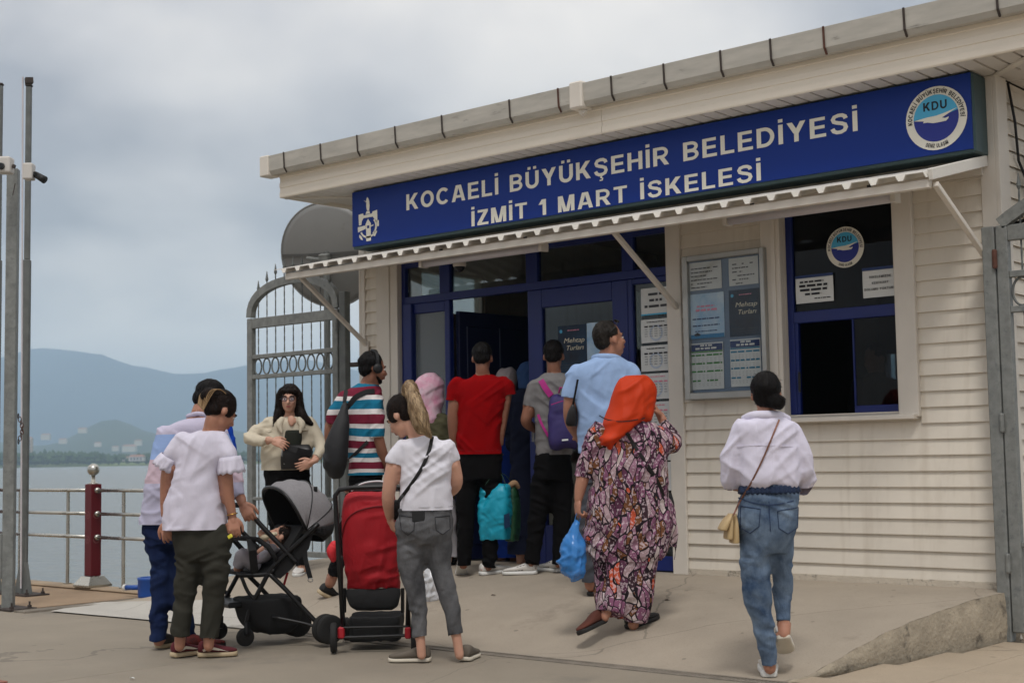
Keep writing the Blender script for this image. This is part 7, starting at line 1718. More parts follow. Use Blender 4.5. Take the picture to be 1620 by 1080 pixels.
o = empty('sunglasses', q.hl(0, .06, .12), 'dark sunglasses pushed up on the head of the man in the light blue shirt', 'sunglasses')
for sg_ in (-1, 1):
    mb = MB(); ellipsoid(mb, q.hl(sg_ * .034, .062, .112), q.hr * .027, (q.hf + q.hu) * .004, (q.hu - q.hf) * .014); mb.build('lens', MATS['dome_dark'], o, smooth=True)
    MB().tube([q.hl(sg_ * .062, .058, .112), q.hl(sg_ * .083, .0, .07), q.hl(sg_ * .084, -.04, .05)], .003, 5).build('temple', MATS['black_plastic'], o)
MB().tube([q.hl(-.01, .068, .114), q.hl(.01, .068, .114)], .003, 5).build('bridge', MATS['black_plastic'], o)
# 12 --- woman in the leaf-print dress and orange headscarf ------------------
D = gdepth(1004, 996)
q = Person('woman in orange headscarf and purple leaf print dress walking up the ramp', D, SK2)
secs = [(664, 978, 1024, .085), (672, 955, 1046, .115), (690, 940, 1062, .135), (720, 935, 1061, .148), (760, 934, 1060, .158), (800, 928, 1063, .158), (840, 922, 1066, .158), (872, 924, 1058, .152), (886, 932, 1048, .14)]
q.torso(secs, .8); q.head(1008, 632, .03, 52, -2, .93, (1002, 668, 0), .048)
q.arm([(948, 688, 0, .05), (928, 735, 0, .044), (919, 768, -.01, .038), (915, 790, -.02, .027)]); q.arm([(1052, 690, 0, .05), (1066, 706, .05, .045), (1054, 676, .15, .034), (1044, 656, .17, .026)])
q.hand(q.pt(915, 790, -.02), q.pt(914, 808, -.03), RT3 * .8 + FW3 * .3, False, .95, .95); q.hand(q.pt(1044, 658, .16), q.pt(1036, 643, .14), -RT3 * .8 - UP3 * .2, True, .5, .95)
q.leg([(970, 880, 0, .07), (966, 940, -.05, .045), (957, 976, -.1, .028)]); q.leg([(1008, 880, 0, .07), (1006, 940, 0, .05), (1002, 988, 0, .036)]); q.body(.010)
def leaf_print():
    m = bpy.data.materials.new('leaf_print'); m.use_nodes = True; t = m.node_tree; b = t.nodes['Principled BSDF']; b.inputs['Roughness'].default_value = .85; b.inputs['Specular IOR Level'].default_value = .2
    g = N(t, 'ShaderNodeTexCoord'); nz_ = N(t, 'ShaderNodeTexNoise'); nz_.inputs['Scale'].default_value = 3.2; nz_.inputs['Detail'].default_value = 2; t.links.new(g.outputs['Object'], nz_.inputs['Vector'])
    mxv = N(t, 'ShaderNodeMix', data_type='VECTOR'); mxv.inputs[0].default_value = .16; t.links.new(g.outputs['Object'], mxv.inputs[4]); t.links.new(nz_.outputs['Color'], mxv.inputs[5])
    mp_ = N(t, 'ShaderNodeMapping'); mp_.inputs['Scale'].default_value = (34, 34, 11.5); mp_.inputs['Rotation'].default_value = (.25, .35, 0); t.links.new(mxv.outputs[1], mp_.inputs[0])
    v1 = N(t, 'ShaderNodeTexVoronoi', feature='DISTANCE_TO_EDGE'); v2 = N(t, 'ShaderNodeTexVoronoi', feature='F1')
    for v_ in (v1, v2): t.links.new(mp_.outputs[0], v_.inputs['Vector']); v_.inputs['Scale'].default_value = 1; v_.inputs['Randomness'].default_value = .9
    s_ = N(t, 'ShaderNodeSeparateColor'); t.links.new(v2.outputs['Color'], s_.inputs[0])
    r = N(t, 'ShaderNodeValToRGB'); r.color_ramp.interpolation = 'CONSTANT'; t.links.new(s_.outputs[0], r.inputs[0]); el = r.color_ramp.elements
    pal = [(0, (126, 80, 106)), (.24, (162, 138, 142)), (.40, (88, 50, 72)), (.56, (150, 112, 130)), (.70, (116, 76, 50)), (.84, (60, 40, 48)), (.90, (190, 84, 58)), (.96, (184, 170, 166))]
    for i, (p_, c_) in enumerate(pal): e2 = el[i] if i < 2 else el.new(p_); e2.position = p_; e2.color = (*srgb(c_), 1)
    n4 = N(t, 'ShaderNodeTexNoise'); n4.inputs['Scale'].default_value = 60; t.links.new(g.outputs['Object'], n4.inputs['Vector'])
    mxw = N(t, 'ShaderNodeMix', data_type='RGBA'); mxw.inputs[7].default_value = (*srgb((214, 196, 202)), 1); k_ = mth(t, 'MULTIPLY', mth(t, 'GREATER_THAN', n4.outputs['Fac'], .56), .55); t.links.new(k_, mxw.inputs[0]); t.links.new(r.outputs[0], mxw.inputs[6])
    ed = mth(t, 'GREATER_THAN', v1.outputs['Distance'], .055); mx_ = N(t, 'ShaderNodeMix', data_type='RGBA'); t.links.new(ed, mx_.inputs[0]); mx_.inputs[6].default_value = (*srgb((34, 26, 32)), 1); t.links.new(mxw.outputs[2], mx_.inputs[7]); t.links.new(mx_.outputs[2], b.inputs['Base Color'])
    return wrinkle(m)
LP = leaf_print()
mb = MB(); hs_, hc_ = q.hem(secs); q.rings(mb, hs_); q.tubes(mb, [(950, 686, 0, .082), (934, 720, 0, .078), (925, 745, 0, .072), (922, 757, 0, .066)], [(1046, 690, 0, .08), (1063, 703, .04, .070), (1060, 684, .11, .056), (1049, 668, .15, .044)], [(1056, 790, 0, .03), (1068, 830, 0, .028), (1070, 860, 0, .022), (1066, 892, 0, .008)])
q.wear('tunic', mb, LP, .0105, 4, folds(0.0100, 'shirt', 101), cuts=[hc_])
mb = MB(); q.rings(mb, [(872, 932, 1050, .135), (890, 938, 1044, .135), (920, 941, 1040, .135), (945, 943, 1036, .13)]); q.tubes(mb, [(972, 920, 0, .125), (969, 945, -.03, .118), (965, 973, -.07, .102)], [(1008, 920, 0, .125), (1007, 955, 0, .110), (1006, 984, 0, .085)]); q.wear('skirt', mb, LP, .0105, 4, folds(0.0100, 'skirt', 103))
BRN = mat('brown_suede', (84, 42, 30), .8, var=.15); q.shoe(q.pt(957, 985, -.06), q.pt(932, 997, -.18), UP3 - RT3 * .5, .245, m=BRN, sole=M_dsole); hA, tA = foot(993, 997, 55, .245); q.shoe(hA, tA, m=MATS['black_leather'], sole=M_dsole, h=.8)
OR = mat('orange_satin', (184, 52, 10), .55, var=.08, vs=5, bump=.1, bs=300, spec=.2, sheen=0)
hj = scarf(q, [(592, 990, 1018, .05), (597, 980, 1029, .085), (608, 972, 1036, .11), (625, 966, 1040, .125), (645, 962, 1036, .13, -.01), (662, 956, 1028, .145, -.02), (680, 951, 1010, .15, -.03), (695, 949, 990, .13, -.06), (708, 954, 972, .08, -.09), (713, 958, 966, .04, -.1)], OR, [[(1018, 603, .08, .05), (1032, 612, .10, .035), (1036, 628, .11, .02)]], 105, .014)
q.strap([(948, 657), (960, 664), (980, 667), (1000, 665), (1020, 661)], .006, .003, MATS['black_leather'], hj, 'cord', .002)
ss = empty('shoulder_strap_bag', q.pt(1040, 800, .17), 'small bag on a black strap across the leaf print dress', 'bag')
q.strap([(991, 684), (1004, 705), (1022, 732), (1040, 760), (1049, 785)], .02, .004, MATS['black_leather'], ss, lift=.004)
mb = MB(); loft(mb, [[*q.pt(1050, 780, .14), *(RT3 * .05), *(FW3 * .03)], [*q.pt(1052, 800, .14), *(RT3 * .06), *(FW3 * .04)], [*q.pt(1050, 822, .14), *(RT3 * .05), *(FW3 * .03)]], 18, 3.5); mb.build('pouch', MATS['black_leather'], ss, smooth=True)
P12 = q
# 13 --- woman in blue jeans and white shirt ---------------------------------
D = gdepth(1217, 1074)
q = Person('woman with low black bun in white shirt and blue jeans walking to the ticket window', D, SK2)
secs = [(653, 1190, 1234, .055), (660, 1176, 1247, .085), (672, 1161, 1263, .112), (695, 1160, 1265, .126), (730, 1163, 1266, .132), (752, 1166, 1268, .14), (766, 1170, 1264, .132), (773, 1176, 1258, .11)]
q.torso(secs, .84); q.head(1212, 624, .02, 10, 2, .93, (1212, 655, 0), .046)
q.arm([(1172, 682, 0, .043), (1156, 720, .0, .04), (1152, 752, .04, .036), (1172, 772, .2, .026)]); q.arm([(1256, 682, 0, .043), (1272, 720, .0, .04), (1274, 752, .04, .036), (1254, 770, .2, .026)]); q.hand(q.pt(1172, 772, .2), q.pt(1185, 775, .28), UP3, False, .6, .92); q.hand(q.pt(1254, 770, .2), q.pt(1242, 772, .28), UP3, True, .6, .92)
hA, tA = foot(1217, 1073, 8, .24)
q.leg([(1198, 840, 0, .06), (1198, 930, 0, .048), (1208, 1000, 0, .042), (1218, 1056, .02, .034)]); q.leg([(1234, 840, .02, .055), (1238, 920, .11, .044), (1240, 970, .08, .042), (1240, 1003, .03, .034)]); q.body()
WS = cloth('white_linen', (212, 208, 224)); mb = MB(); hs_, hc_ = q.hem(secs); q.rings(mb, hs_); q.tubes(mb, [(1174, 682, 0, .060), (1158, 715, 0, .060), (1154, 745, .02, .062), (1162, 768, .10, .052), (1168, 773, .16, .036)], [(1254, 682, 0, .060), (1270, 715, 0, .060), (1275, 745, .02, .060), (1268, 770, .10, .052), (1260, 774, .16, .036)])
sh = q.wear('shirt', mb, WS, fold=folds(0.0085, 'shirt', 111), cuts=[hc_]); mb = MB(); limb(mb, [[*q.pt(1178, 662, .03), .022], [*q.pt(1192, 657, -.045), .024], [*q.pt(1212, 656, -.07), .024], [*q.pt(1232, 657, -.045), .024], [*q.pt(1246, 663, .03), .022]]); q.wear('collar', mb, WS, .008, 3)
q.strap([(1166, 706), (1190, 704), (1215, 704), (1240, 705), (1262, 707)], .004, .003, WS, sh, 'yoke_seam', .002)
LJ = jeans_mat('light_denim', (50, 68, 94), (124, 142, 162)); mb = MB(); q.rings(mb, [(764, 1174, 1262, .105), (774, 1169, 1265, .118), (800, 1164, 1266, .13), (830, 1162, 1265, .138), (852, 1165, 1259, .128), (878, 1176, 1246, .09)])
q.tubes(mb, [(1196, 825, 0, .088), (1195, 872, 0, .090), (1196, 900, 0, .086), (1198, 930, 0, .082), (1201, 960, .0, .076), (1209, 1000, .01, .064), (1218, 1052, .02, .05)], [(1234, 825, .01, .085), (1236, 868, .04, .080), (1237, 900, .07, .068), (1238, 940, .10, .060), (1239, 984, .06, .046)])
jn = q.wear('jeans', mb, LJ, fold=folds(0.0065, 'jeans', 113)); SM = mat('denim_seam', (38, 52, 78), .9)
pocket(q, [(1172, 800), (1203, 805), (1201, 832), (1187, 843), (1172, 834)], jn, SM); pocket(q, [(1230, 808), (1263, 802), (1262, 834), (1246, 844), (1232, 835)], jn, SM)
q.strap([(1168, 787), (1190, 795), (1215, 799), (1240, 796), (1264, 789)], .006, .003, SM, jn, 'yoke_seam', .002); q.strap([(1216, 782), (1217, 810), (1219, 840)], .005, .003, SM, jn, 'centre_seam', .002); mb = MB()
q.rings(mb, [(766, 1173, 1263, .109), (770, 1170, 1265, .116), (780, 1168, 1266, .124)]); q.wear('waistband', mb, mat('dark_denim', (30, 44, 70), .9, bump=.5, bs=90), .009, 2, lambda v, n: .005 * np.sin((v @ RT3) * 260))
q.shoe(hA, tA, m=WL, sole=M_wsole, h=1.15, w=1.1, sole_t=.034); q.shoe(q.pt(1239, 1010, .0), q.pt(1244, 1034, .20), UP3 * 1 + FW3 * .9, .24, m=WL, sole=MATS['cream_sole'], sole_t=.03)
q.hairdo('tied', H_blk, [[(.045, -.085, -.03, .03), (.055, -.105, -.045, .046), (.05, -.11, -.05, .03)]], .007, .004)
hb = empty('handbag', q.pt(1152, 858, -.1), 'small beige pleated handbag on a thin chain beside the blue jeans', 'handbag')
BG = mat('beige_leather', (176, 152, 112), .55, var=.08)
for i, (u0, u1, v0, v1) in enumerate(((1137, 1150, 818, 838), (1146, 1158, 812, 852), (1155, 1168, 812, 858))):
    mb = MB(); uc = (u0 + u1) / 2; hw = (u1 - u0) / 2 * q.px
    loft(mb, [[*q.pt(1156 if i < 2 else uc, 812, -.06 + .02 * i), *(RT3 * hw * .35), *(FW3 * .05)], [*q.pt((uc + 1156) / 2 if i < 2 else uc, (v0 + v1) / 2 - 6, -.06 + .02 * i), *(RT3 * hw * .8), *(FW3 * .075)], [*q.pt(uc, v1 - 3, -.06 + .02 * i), *(RT3 * hw), *(FW3 * .08)], [*q.pt(uc, v1, -.06 + .02 * i), *(RT3 * hw * .8), *(FW3 * .075)]], 18, 3.2); mb.build('pleat', BG, hb, smooth=True)
q.strap([(1232, 664), (1222, 690), (1206, 728), (1188, 765), (1170, 795), (1160, 815)], .009, .006, mat('chain_strap', (120, 84, 70), .4, .5, var=.3, vs=150), hb, lift=.004)
o = MB().tube([q.hl(sg_ * .07 + .0, .1 - .1 * abs(t_), 0) for sg_ in (1,) for t_ in (0, .5)] , .002, 5)
P13 = q
# 14 --- clerk behind the ticket window ---------------------------------------
cp = PY(1385, 640, .95); D = depth_of(cp)
q = Person('seated clerk in dark clothes dimly seen behind the ticket window', D, SK2)
secs = [(588, 1375, 1393, .05), (600, 1362, 1406, .09), (618, 1354, 1414, .11), (650, 1352, 1416, .12), (700, 1354, 1414, .13), (720, 1354, 1414, .13)]
q.torso(secs); q.head(1384, 568, 0, 240, -10, .92, (1384, 592, 0)); q.arm([(1358, 612, 0, .05), (1350, 660, -.05, .04), (1362, 690, -.2, .03)]); q.arm([(1410, 612, 0, .05), (1418, 660, -.05, .04), (1404, 690, -.2, .03)])
limb(q.parts, [q.row((1370, 715, 0, .08)), q.row((1365, 730, -.3, .07)), q.row((1365, 830, -.32, .05))]); limb(q.parts, [q.row((1400, 715, 0, .08)), q.row((1402, 730, -.3, .07)), q.row((1402, 830, -.32, .05))])
q.body(.013); mb = MB(); hs_, hc_ = q.hem(secs); q.rings(mb, hs_); q.tubes(mb, [(1360, 610, 0, .065), (1351, 660, -.05, .055), (1360, 685, -.16, .04)], [(1408, 610, 0, .065), (1417, 660, -.05, .055), (1406, 685, -.16, .04)]); q.wear('pullover', mb, BLK, cuts=[hc_]); q.hairdo('crop', H_blk)
st_ = empty('stool', q.pt(1385, 735, 0), 'dark stool under the clerk behind the ticket window', 'stool'); c_ = q.pt(1385, 738, 0); MB().lathe(c_, [(.18, -.03), (.19, 0), (.17, .03)], 20).build('seat', BLK, st_); MB().tube([c_, (c_[0], c_[1], ZF)], .03).lathe((c_[0], c_[1], ZF), [(.2, 0), (.18, .03)], 16).build('pedestal', M_iron, st_)
# ------------------------------------------------------------------ strollers
BP = mat('black_frame', (20, 20, 21), .4, var=.1); TY = mat('rubber', (34, 33, 32), .8, var=.12); FAB = mat('black_fabric', (24, 24, 25), .85, bump=.3, bs=300); RIM = mat('wheel_grey', (70, 70, 70), .5)
def wheel(parent, c, ax, r, w, name='wheel'):
    c, ax = np.array(c, float), np.array(ax, float); ax /= np.linalg.norm(ax)
    o = MB().lathe(c, [(r * .55, -w * .35), (r * .60, -w * .3), (r * .60, w * .3), (r * .55, w * .35)], 20, ax).build(name, RIM, parent, smooth=False)
    prof = [(r * .60, -w / 2), (r * .9, -w / 2), (r, -w * .28), (r, w * .28), (r * .9, w / 2), (r * .60, w / 2)]
    MB().lathe(c, prof, 28, ax).build('tyre', TY, o, smooth=True)
    MB().lathe(c, [(r * .18, -w * .55), (r * .18, w * .55)], 12, ax).build('hub', BP, o)
    return o
# grey stroller, seen from its side ------------------------------------------
DG = gdepth(388, 1024)
st1 = empty('stroller', PZ(440, 1015), 'black framed stroller with a grey canopy held by the couple', 'stroller')
def G(u, v, dd=0.0): return PD(u, v, DG + dd)
WD = .46
SF = -RT3 * .84 - FW3 * .54            # the way the child faces
SW = (FW3 * .84 - RT3 * .54) * WD      # across the stroller, near side to far side
def GA(u, v, t=0.0): return G(u, v) + SW * t
def tube2(pix, r, name, m=BP, n=8, k=4):
    for t in (0.0, 1.0):
        pts = crom([np.array([p[0], p[1]]) for p in pix], k) if len(pix) > 2 else [np.array(p) for p in pix]
        MB().tube([GA(p[0], p[1], t) for p in pts], r, n).build(name, m, st1, smooth=True)
tube2([(391, 806), (420, 838), (454, 873), (470, 890)], .016, 'push_tube'); tube2([(504, 828), (468, 862), (432, 896), (412, 930), (396, 962), (390, 985)], .015, 'front_leg'); tube2([(424, 905), (452, 932), (478, 960), (503, 986)], .015, 'rear_leg'); tube2([(376, 910), (420, 908), (434, 900)], .014, 'seat_rail'); tube2([(382, 912), (392, 935), (406, 952)], .012, 'seat_strut'); tube2([(430, 975), (480, 985), (502, 992)], .010, 'lower_bar')
MB().tube([GA(391, 806, 0), GA(384, 799, .08), GA(384, 799, .92), GA(391, 806, 1)], .017, 10).build('handle', mat('foam_grip', (30, 30, 31), .9), st1, smooth=True)
MB().tube([GA(438, 886, 0), GA(424, 864, 0), GA(408, 853, 0), GA(397, 852, .08), GA(395, 853, .92), GA(408, 853, 1), GA(436, 884, 1)], .017, 10).build('bumper_bar', MATS['foam_grip'], st1, smooth=True)
for t in (0, 1):
    wheel(st1, GA(388, 1007, t), SW, .058, .032); MB().bar(GA(391, 983, t), GA(388, 1003, t) - SW * .06, .03, .03).build('fork', BP, st1, bevel=.004)
for t in (-.1, .04, .96, 1.1): wheel(st1, GA(517, 994, t), SW, .093, .032)
MB().tube([GA(517, 994, -.14), GA(517, 994, 1.14)], .009, 8).build('axle', BP, st1)
# seat shell, back and canopy
def wall(pix, t0, t1, name, m, thick=.012):
    return MB().sheet([[GA(*p, t) for p in pix] for t in (t0, (t0 + t1) / 2, t1)]).build(name, m, st1, solid=thick)
wall([(378, 907), (398, 909), (422, 909), (438, 896), (460, 869), (482, 834)], .04, .96, 'seat', FAB, .02)
wall([(482, 834), (500, 838), (515, 845), (516, 835)], .04, .96, 'seat_back', FAB, .02)
for t in (.03, .97):
    MB().add([GA(*p, t) for p in ((424, 908), (440, 890), (462, 866), (500, 830), (490, 868), (462, 900), (445, 915))], [tuple(range(7))]).build('side_panel', FAB, st1, recalc=False, solid=.008)
M_can = mat('grey_melange', (128, 126, 128), .9, var=.10, vs=90, bump=.3, bs=300, dirt=((96, 94, 97), 4, .58, .4))
piv = GA(484, 838, .5)
def bow(ang, rad, k=1.0, n=18):
    """arch of the canopy: from near pivot over the top to the far pivot"""
    d = SF * math.cos(ang) + UP3 * math.sin(ang); out = []
    for i in range(n + 1):
        t = math.pi * i / n; c_ = math.cos(t); out.append(piv - SW * .52 * math.copysign(abs(c_) ** .8, c_) + d * rad * math.sin(t) ** .55 * k)
    return out
angs = [math.radians(a) for a in (62, 76, 90, 104, 118, 132, 146, 160, 172)]
rads = [.305, .315, .318, .315, .305, .30, .295, .285, .27]
rw = []
for i, (a, r_) in enumerate(zip(angs, rads)):
    rw.append(bow(a, r_))
    if i < len(angs) - 1: rw.append(bow((a + angs[i + 1]) / 2, (r_ + rads[i + 1]) / 2 * .975))
MB().sheet(rw).build('canopy', M_can, st1, smooth=True, solid=.006)
for a, r_ in ((62, .310), (104, .318), (146, .298)): MB().tube(bow(math.radians(a), r_), .010 if a == 62 else .005, 7).build('canopy_bow', BP, st1, smooth=True)
rw2 = [[piv + (p - piv) * .955 - UP3 * .004 for p in bow(a, r_)] for a, r_ in zip(angs, rads)]
MB().sheet(rw2).build('canopy_lining', FAB, st1, smooth=True)
rw3 = [bow(math.radians(172), .27), bow(math.radians(188), .25), bow(math.radians(206), .20)]; MB().sheet(rw3).build('rear_flap', FAB, st1, smooth=True, solid=.006)
a_ = bow(math.radians(110), .315)[5]; MB().obox(a_ - SW * .02, SF * .012, SW * .008, UP3 * .016).build('brand_tab', FAB, st1)
mb = MB(); loft(mb, [[*GA(444, 946, .5), *(SF * .20), *(SW * .42)], [*GA(446, 960, .5), *(SF * .20), *(SW * .42)], [*GA(450, 990, .5), *(SF * .17), *(SW * .38)], [*GA(452, 1006, .5), *(SF * .09), *(SW * .3)]], 26, 4); me = remesh(mb, .012, 4); displace(me, folds(0.0050, 'pack', 121)); me.materials.append(FAB); me.shade_smooth(); o = bpy.data.objects.new('basket', me); COL.objects.link(o); set_parent(o, st1)
MB().obox(GA(384, 957, .5), SF * .08, SW * .42, UP3 * .018).build('foot_rest', BP, st1, bevel=.01)
MB().ribbon([GA(397, 852, .02), GA(397, 870, -.05), GA(400, 890, -.03), GA(403, 907, .0)], .05, .01, SF).build('harness_strap', BP, st1)
MB().ribbon([G(481, 872, 0), G(485, 892, -.01), G(491, 914, -.01)], .03, .004, RT3).build('hanging_strap', FAB, st1); MB().tube([G(491 + 4 * math.cos(t), 917 + 3 * math.sin(t), -.01) for t in np.linspace(0, 6.28, 15)], .003, 5).build('buckle', MATS['steel'], st1)
MB().tube([G(455, 905, .1), G(449, 925, .1)], .008, 6).build('red_peg', MATS['red_leather'], st1)
# baby -------------------------------------------------------------------------
q = Person('baby in grey and red clothes lying in the grey stroller', DG + .15, SK1, 'baby')
loft(q.parts, [[*q.pt(440, 862), *(RT3 * .05), *(FW3 * .06)], [*q.pt(425, 876), *(RT3 * .06), *(FW3 * .085)], [*q.pt(408, 888), *(RT3 * .06), *(FW3 * .085)], [*q.pt(398, 893), *(RT3 * .05), *(FW3 * .07)]], 18, 2.2)
q.head(445, 848, 0, 262, 42, .66, (436, 862, 0), .035)
q.arm([(432, 866, -.08, .026), (424, 864, -.12, .024), (418, 852, -.13, .018)]); q.arm([(430, 864, .08, .026), (418, 868, .12, .024), (410, 872, .12, .018)]); q.hand(q.pt(418, 852, -.13), q.pt(414, 846, -.13), FW3, False, .7, .5)
q.leg([(400, 892, -.05, .045), (384, 878, -.07, .04), (376, 898, -.06, .03)]); q.leg([(400, 892, .05, .045), (386, 880, .07, .04), (378, 900, .07, .03)]); q.body(.006)
mb = MB(); loft(mb, [[*q.pt(438, 864), *(RT3 * .055), *(FW3 * .068)], [*q.pt(424, 876), *(RT3 * .066), *(FW3 * .095)], [*q.pt(408, 888), *(RT3 * .066), *(FW3 * .095)], [*q.pt(398, 894), *(RT3 * .056), *(FW3 * .08)]], 18, 2.2); q.tubes(mb, [(432, 866, -.08, .034), (424, 864, -.12, .03), (420, 856, -.13, .026)])
q.wear('jacket', mb, mat('grey_red_knit', (150, 146, 152), .9, rgb2=(186, 182, 190), vs=12, dirt=((180, 24, 40), 5.5, .53, 1.0)), .009, 3, folds(0.0050, 'pack', 131))
mb = MB(); q.tubes(mb, [(402, 892, -.05, .055), (384, 877, -.07, .048), (375, 897, -.06, .038)], [(402, 892, .05, .055), (386, 879, .07, .048), (377, 899, .07, .038)]); q.wear('leggings', mb, cloth('pale_grey_knit', (170, 166, 172)), .009, 3, folds(0.0050, 'pack', 133)); q.hairdo('crop', H_dk)
o = MB(); limb(o, [[*q.pt(412, 852, -.12), .016], [*q.pt(422, 848, -.14), .02], [*q.pt(436, 844, -.12), .013]]); o = o.build('toy', cloth('cream_plush', (206, 194, 168)), smooth=True); tag(o, 'cream soft toy beside the baby in the grey stroller', 'toy')
# red stroller, seen from behind -----------------------------------------------
DR = gdepth(528, 1033)
st2 = empty('stroller', PZ(590, 1030), 'stroller with a red fabric back beside the woman in grey jeans', 'stroller')
def Q(u, v, dd=0.0): return PD(u, v, DR + dd)
REDF = wrinkle(mat('red_fabric', (158, 14, 28), .7, var=.10, vs=4, bump=.2, bs=260), 6, .7)
MB().tube([Q(543, 992, .0), Q(536, 880, .0), Q(531, 800, .0), Q(530, 784, .0), Q(537, 774, .0), Q(560, 771, .0), Q(620, 769, .0), Q(642, 772, .0), Q(648, 784, .0), Q(648, 880, .0), Q(645, 990, .0)], .015, 10).build('handle_frame', BP, st2, smooth=True)
mb = MB(); loft(mb, [[*Q(588, 775, .12), *(RT3 * .13), *(FW3 * .05)], [*Q(586, 784, .12), *(RT3 * .165), *(FW3 * .085)], [*Q(586, 815, .12), *(RT3 * .185), *(FW3 * .115)], [*Q(587, 870, .14), *(RT3 * .18), *(FW3 * .11)], [*Q(590, 915, .16), *(RT3 * .17), *(FW3 * .085)], [*Q(590, 932, .17), *(RT3 * .165), *(FW3 * .06)]], 30, 3)
me = remesh(mb, .011, 5); displace(me, folds(.009, 'pack', 141)); me.materials.append(REDF); me.shade_smooth(); o = bpy.data.objects.new('seat_cover', me); COL.objects.link(o); set_parent(o, st2); bvr = bvh_of(me)
def onred(u, v, lift=.004):
    loc, no_, i_, d_ = bvr.ray_cast(Vector(CAM), Vector(ray(u, v)).normalized()); return np.array(loc) + np.array(no_) * lift if loc is not None else Q(u, v, .02)
MB().tube([onred(*p_) for p_ in crom([np.array(x_) for x_ in ((542, 850), (545, 832), (552, 818), (566, 808), (590, 802), (612, 800), (628, 802))], 4)], .004, 6).build('seam', mat('dark_red', (100, 10, 18), .8), st2)
MB().tube([Q(*p_, .10) for p_ in crom([np.array(x_) for x_ in ((556, 776), (572, 765), (592, 761), (608, 762), (622, 770))], 4)], .006, 6).build('piping', mat('white_piping', (206, 202, 204), .6), st2)
rw = [[Q(540 + 7 * t + (96 - 14 * t) * i / 10, 776 - 14 * t * math.sin(math.pi * i / 10) - 2 * t, .16 + .25 * t) for i in range(11)] for t in np.linspace(0, 1, 5)]
MB().sheet(rw).build('canopy', FAB, st2, smooth=True, solid=.006)
mb = MB(); loft(mb, [[*Q(591, 929, .12), *(RT3 * .178), *(FW3 * .02)], [*Q(591, 942, .11), *(RT3 * .176), *(FW3 * .03)], [*Q(592, 958, .11), *(RT3 * .155), *(FW3 * .028)], [*Q(592, 966, .12), *(RT3 * .11), *(FW3 * .018)]], 26, 4); me = remesh(mb, .009, 2); displace(me, folds(0.0050, 'pack', 143)); me.materials.append(FAB); me.shade_smooth(); o = bpy.data.objects.new('rear_pouch', me); COL.objects.link(o); set_parent(o, st2)
mb = MB(); loft(mb, [[*Q(596, 970, .25), *(RT3 * .165), *(FW3 * .19)], [*Q(596, 980, .25), *(RT3 * .168), *(FW3 * .19)], [*Q(596, 1004, .25), *(RT3 * .163), *(FW3 * .17)], [*Q(596, 1010, .25), *(RT3 * .158), *(FW3 * .16)]], 40, 9); me = remesh(mb, .010, 1); displace(me, folds(0.0050, 'pack', 145)); me.materials.append(FAB); me.shade_smooth(); o = bpy.data.objects.new('basket', me); COL.objects.link(o); set_parent(o, st2)
for u in (540, 646):
    MB().tube([Q(u, 880, .0), Q(u, 960, .28), Q(u + 2, 1000, .52)], .012, 8).build('front_leg', BP, st2, smooth=True)
    MB().obox(Q(u, 1000, -.0), RT3 * .02, FW3 * .03, UP3 * .035).build('brake_housing', MATS['red_leather'], st2, bevel=.008)
MB().tube([Q(530, 1008, .0), Q(648, 1004, .0)], .010, 8).build('axle', BP, st2); MB().tube([Q(540, 992, -.01), Q(646, 990, -.01)], .007, 8).build('cross_bar', BP, st2)
for u, dd in ((528, 0.0), (655, 0.0)): wheel(st2, Q(u, 1008, dd), RT3 + FW3 * .08, .092, .038)
for u, dd in ((548, .52), (624, .52)): wheel(st2, Q(u, 994, dd), RT3 + FW3 * .3, .075, .036)
for u in (545, 637): MB().bar(Q(u, 930, .1), Q(u, 968, .12), .016, .016).build('hinge_bar', BP, st2)
mb = MB(); limb(mb, [[*Q(529, 862, .2), .03], [*Q(525, 872, .2), .034], [*Q(527, 884, .2), .02]]); mb.build('side_pad', mat('coral_fabric', (214, 52, 60), .7), st2, smooth=True)
# ------------------------------------------------------------------ bags in hands and on the ground
q = P7; hc = q.pt(789, 742, 0)
sbg = empty('shopping_bag', q.pt(788, 858, -.04), 'turquoise and green shopping bag hanging from the hand of the red t-shirt man', 'bag')
TQ = mat('turquoise_plastic', (22, 150, 176), .4, var=.10, vs=5, bump=.15, bs=40); GRN = mat('green_plastic', (40, 86, 52), .45, rgb2=(28, 60, 44), vs=8)
def soft(name, m, secs, kind, amp, seed, parent, power=4.0):
    mb = MB(); loft(mb, secs, 30, power); me = remesh(mb, .009, 3); displace(me, folds(amp, kind, seed)); me.materials.append(m); me.shade_smooth()
    o = bpy.data.objects.new(name, me); COL.objects.link(o); set_parent(o, parent); return o
BX = RT3 * .93 - FW3 * .36; BY = FW3 * .93 + RT3 * .36
soft('body', TQ, [[*q.pt(785, 764, 0), *(BX * .10), *(BY * .045)], [*q.pt(784, 772, -.01), *(BX * .118), *(BY * .07)], [*q.pt(783, 800, -.02), *(BX * .128), *(BY * .092)], [*q.pt(783, 840, -.02), *(BX * .124), *(BY * .09)], [*q.pt(784, 854, -.02), *(BX * .115), *(BY * .08)]], 'film', .0045, 171, sbg)
soft('side_gusset', GRN, [[*q.pt(808, 764, .05), *(BX * .045), *(BY * .04)], [*q.pt(810, 790, .06), *(BX * .055), *(BY * .075)], [*q.pt(811, 835, .06), *(BX * .055), *(BY * .08)], [*q.pt(809, 856, .05), *(BX * .045), *(BY * .07)]], 'film', .004, 173, sbg)
MB().add([q.pt(797, 814, -.155), q.pt(806, 811, -.13), q.pt(807, 832, -.13), q.pt(798, 836, -.155)], [(0, 1, 2, 3)]).build('printed_label', mat('label_navy', (18, 50, 84), .5), sbg, recalc=False, solid=.002)
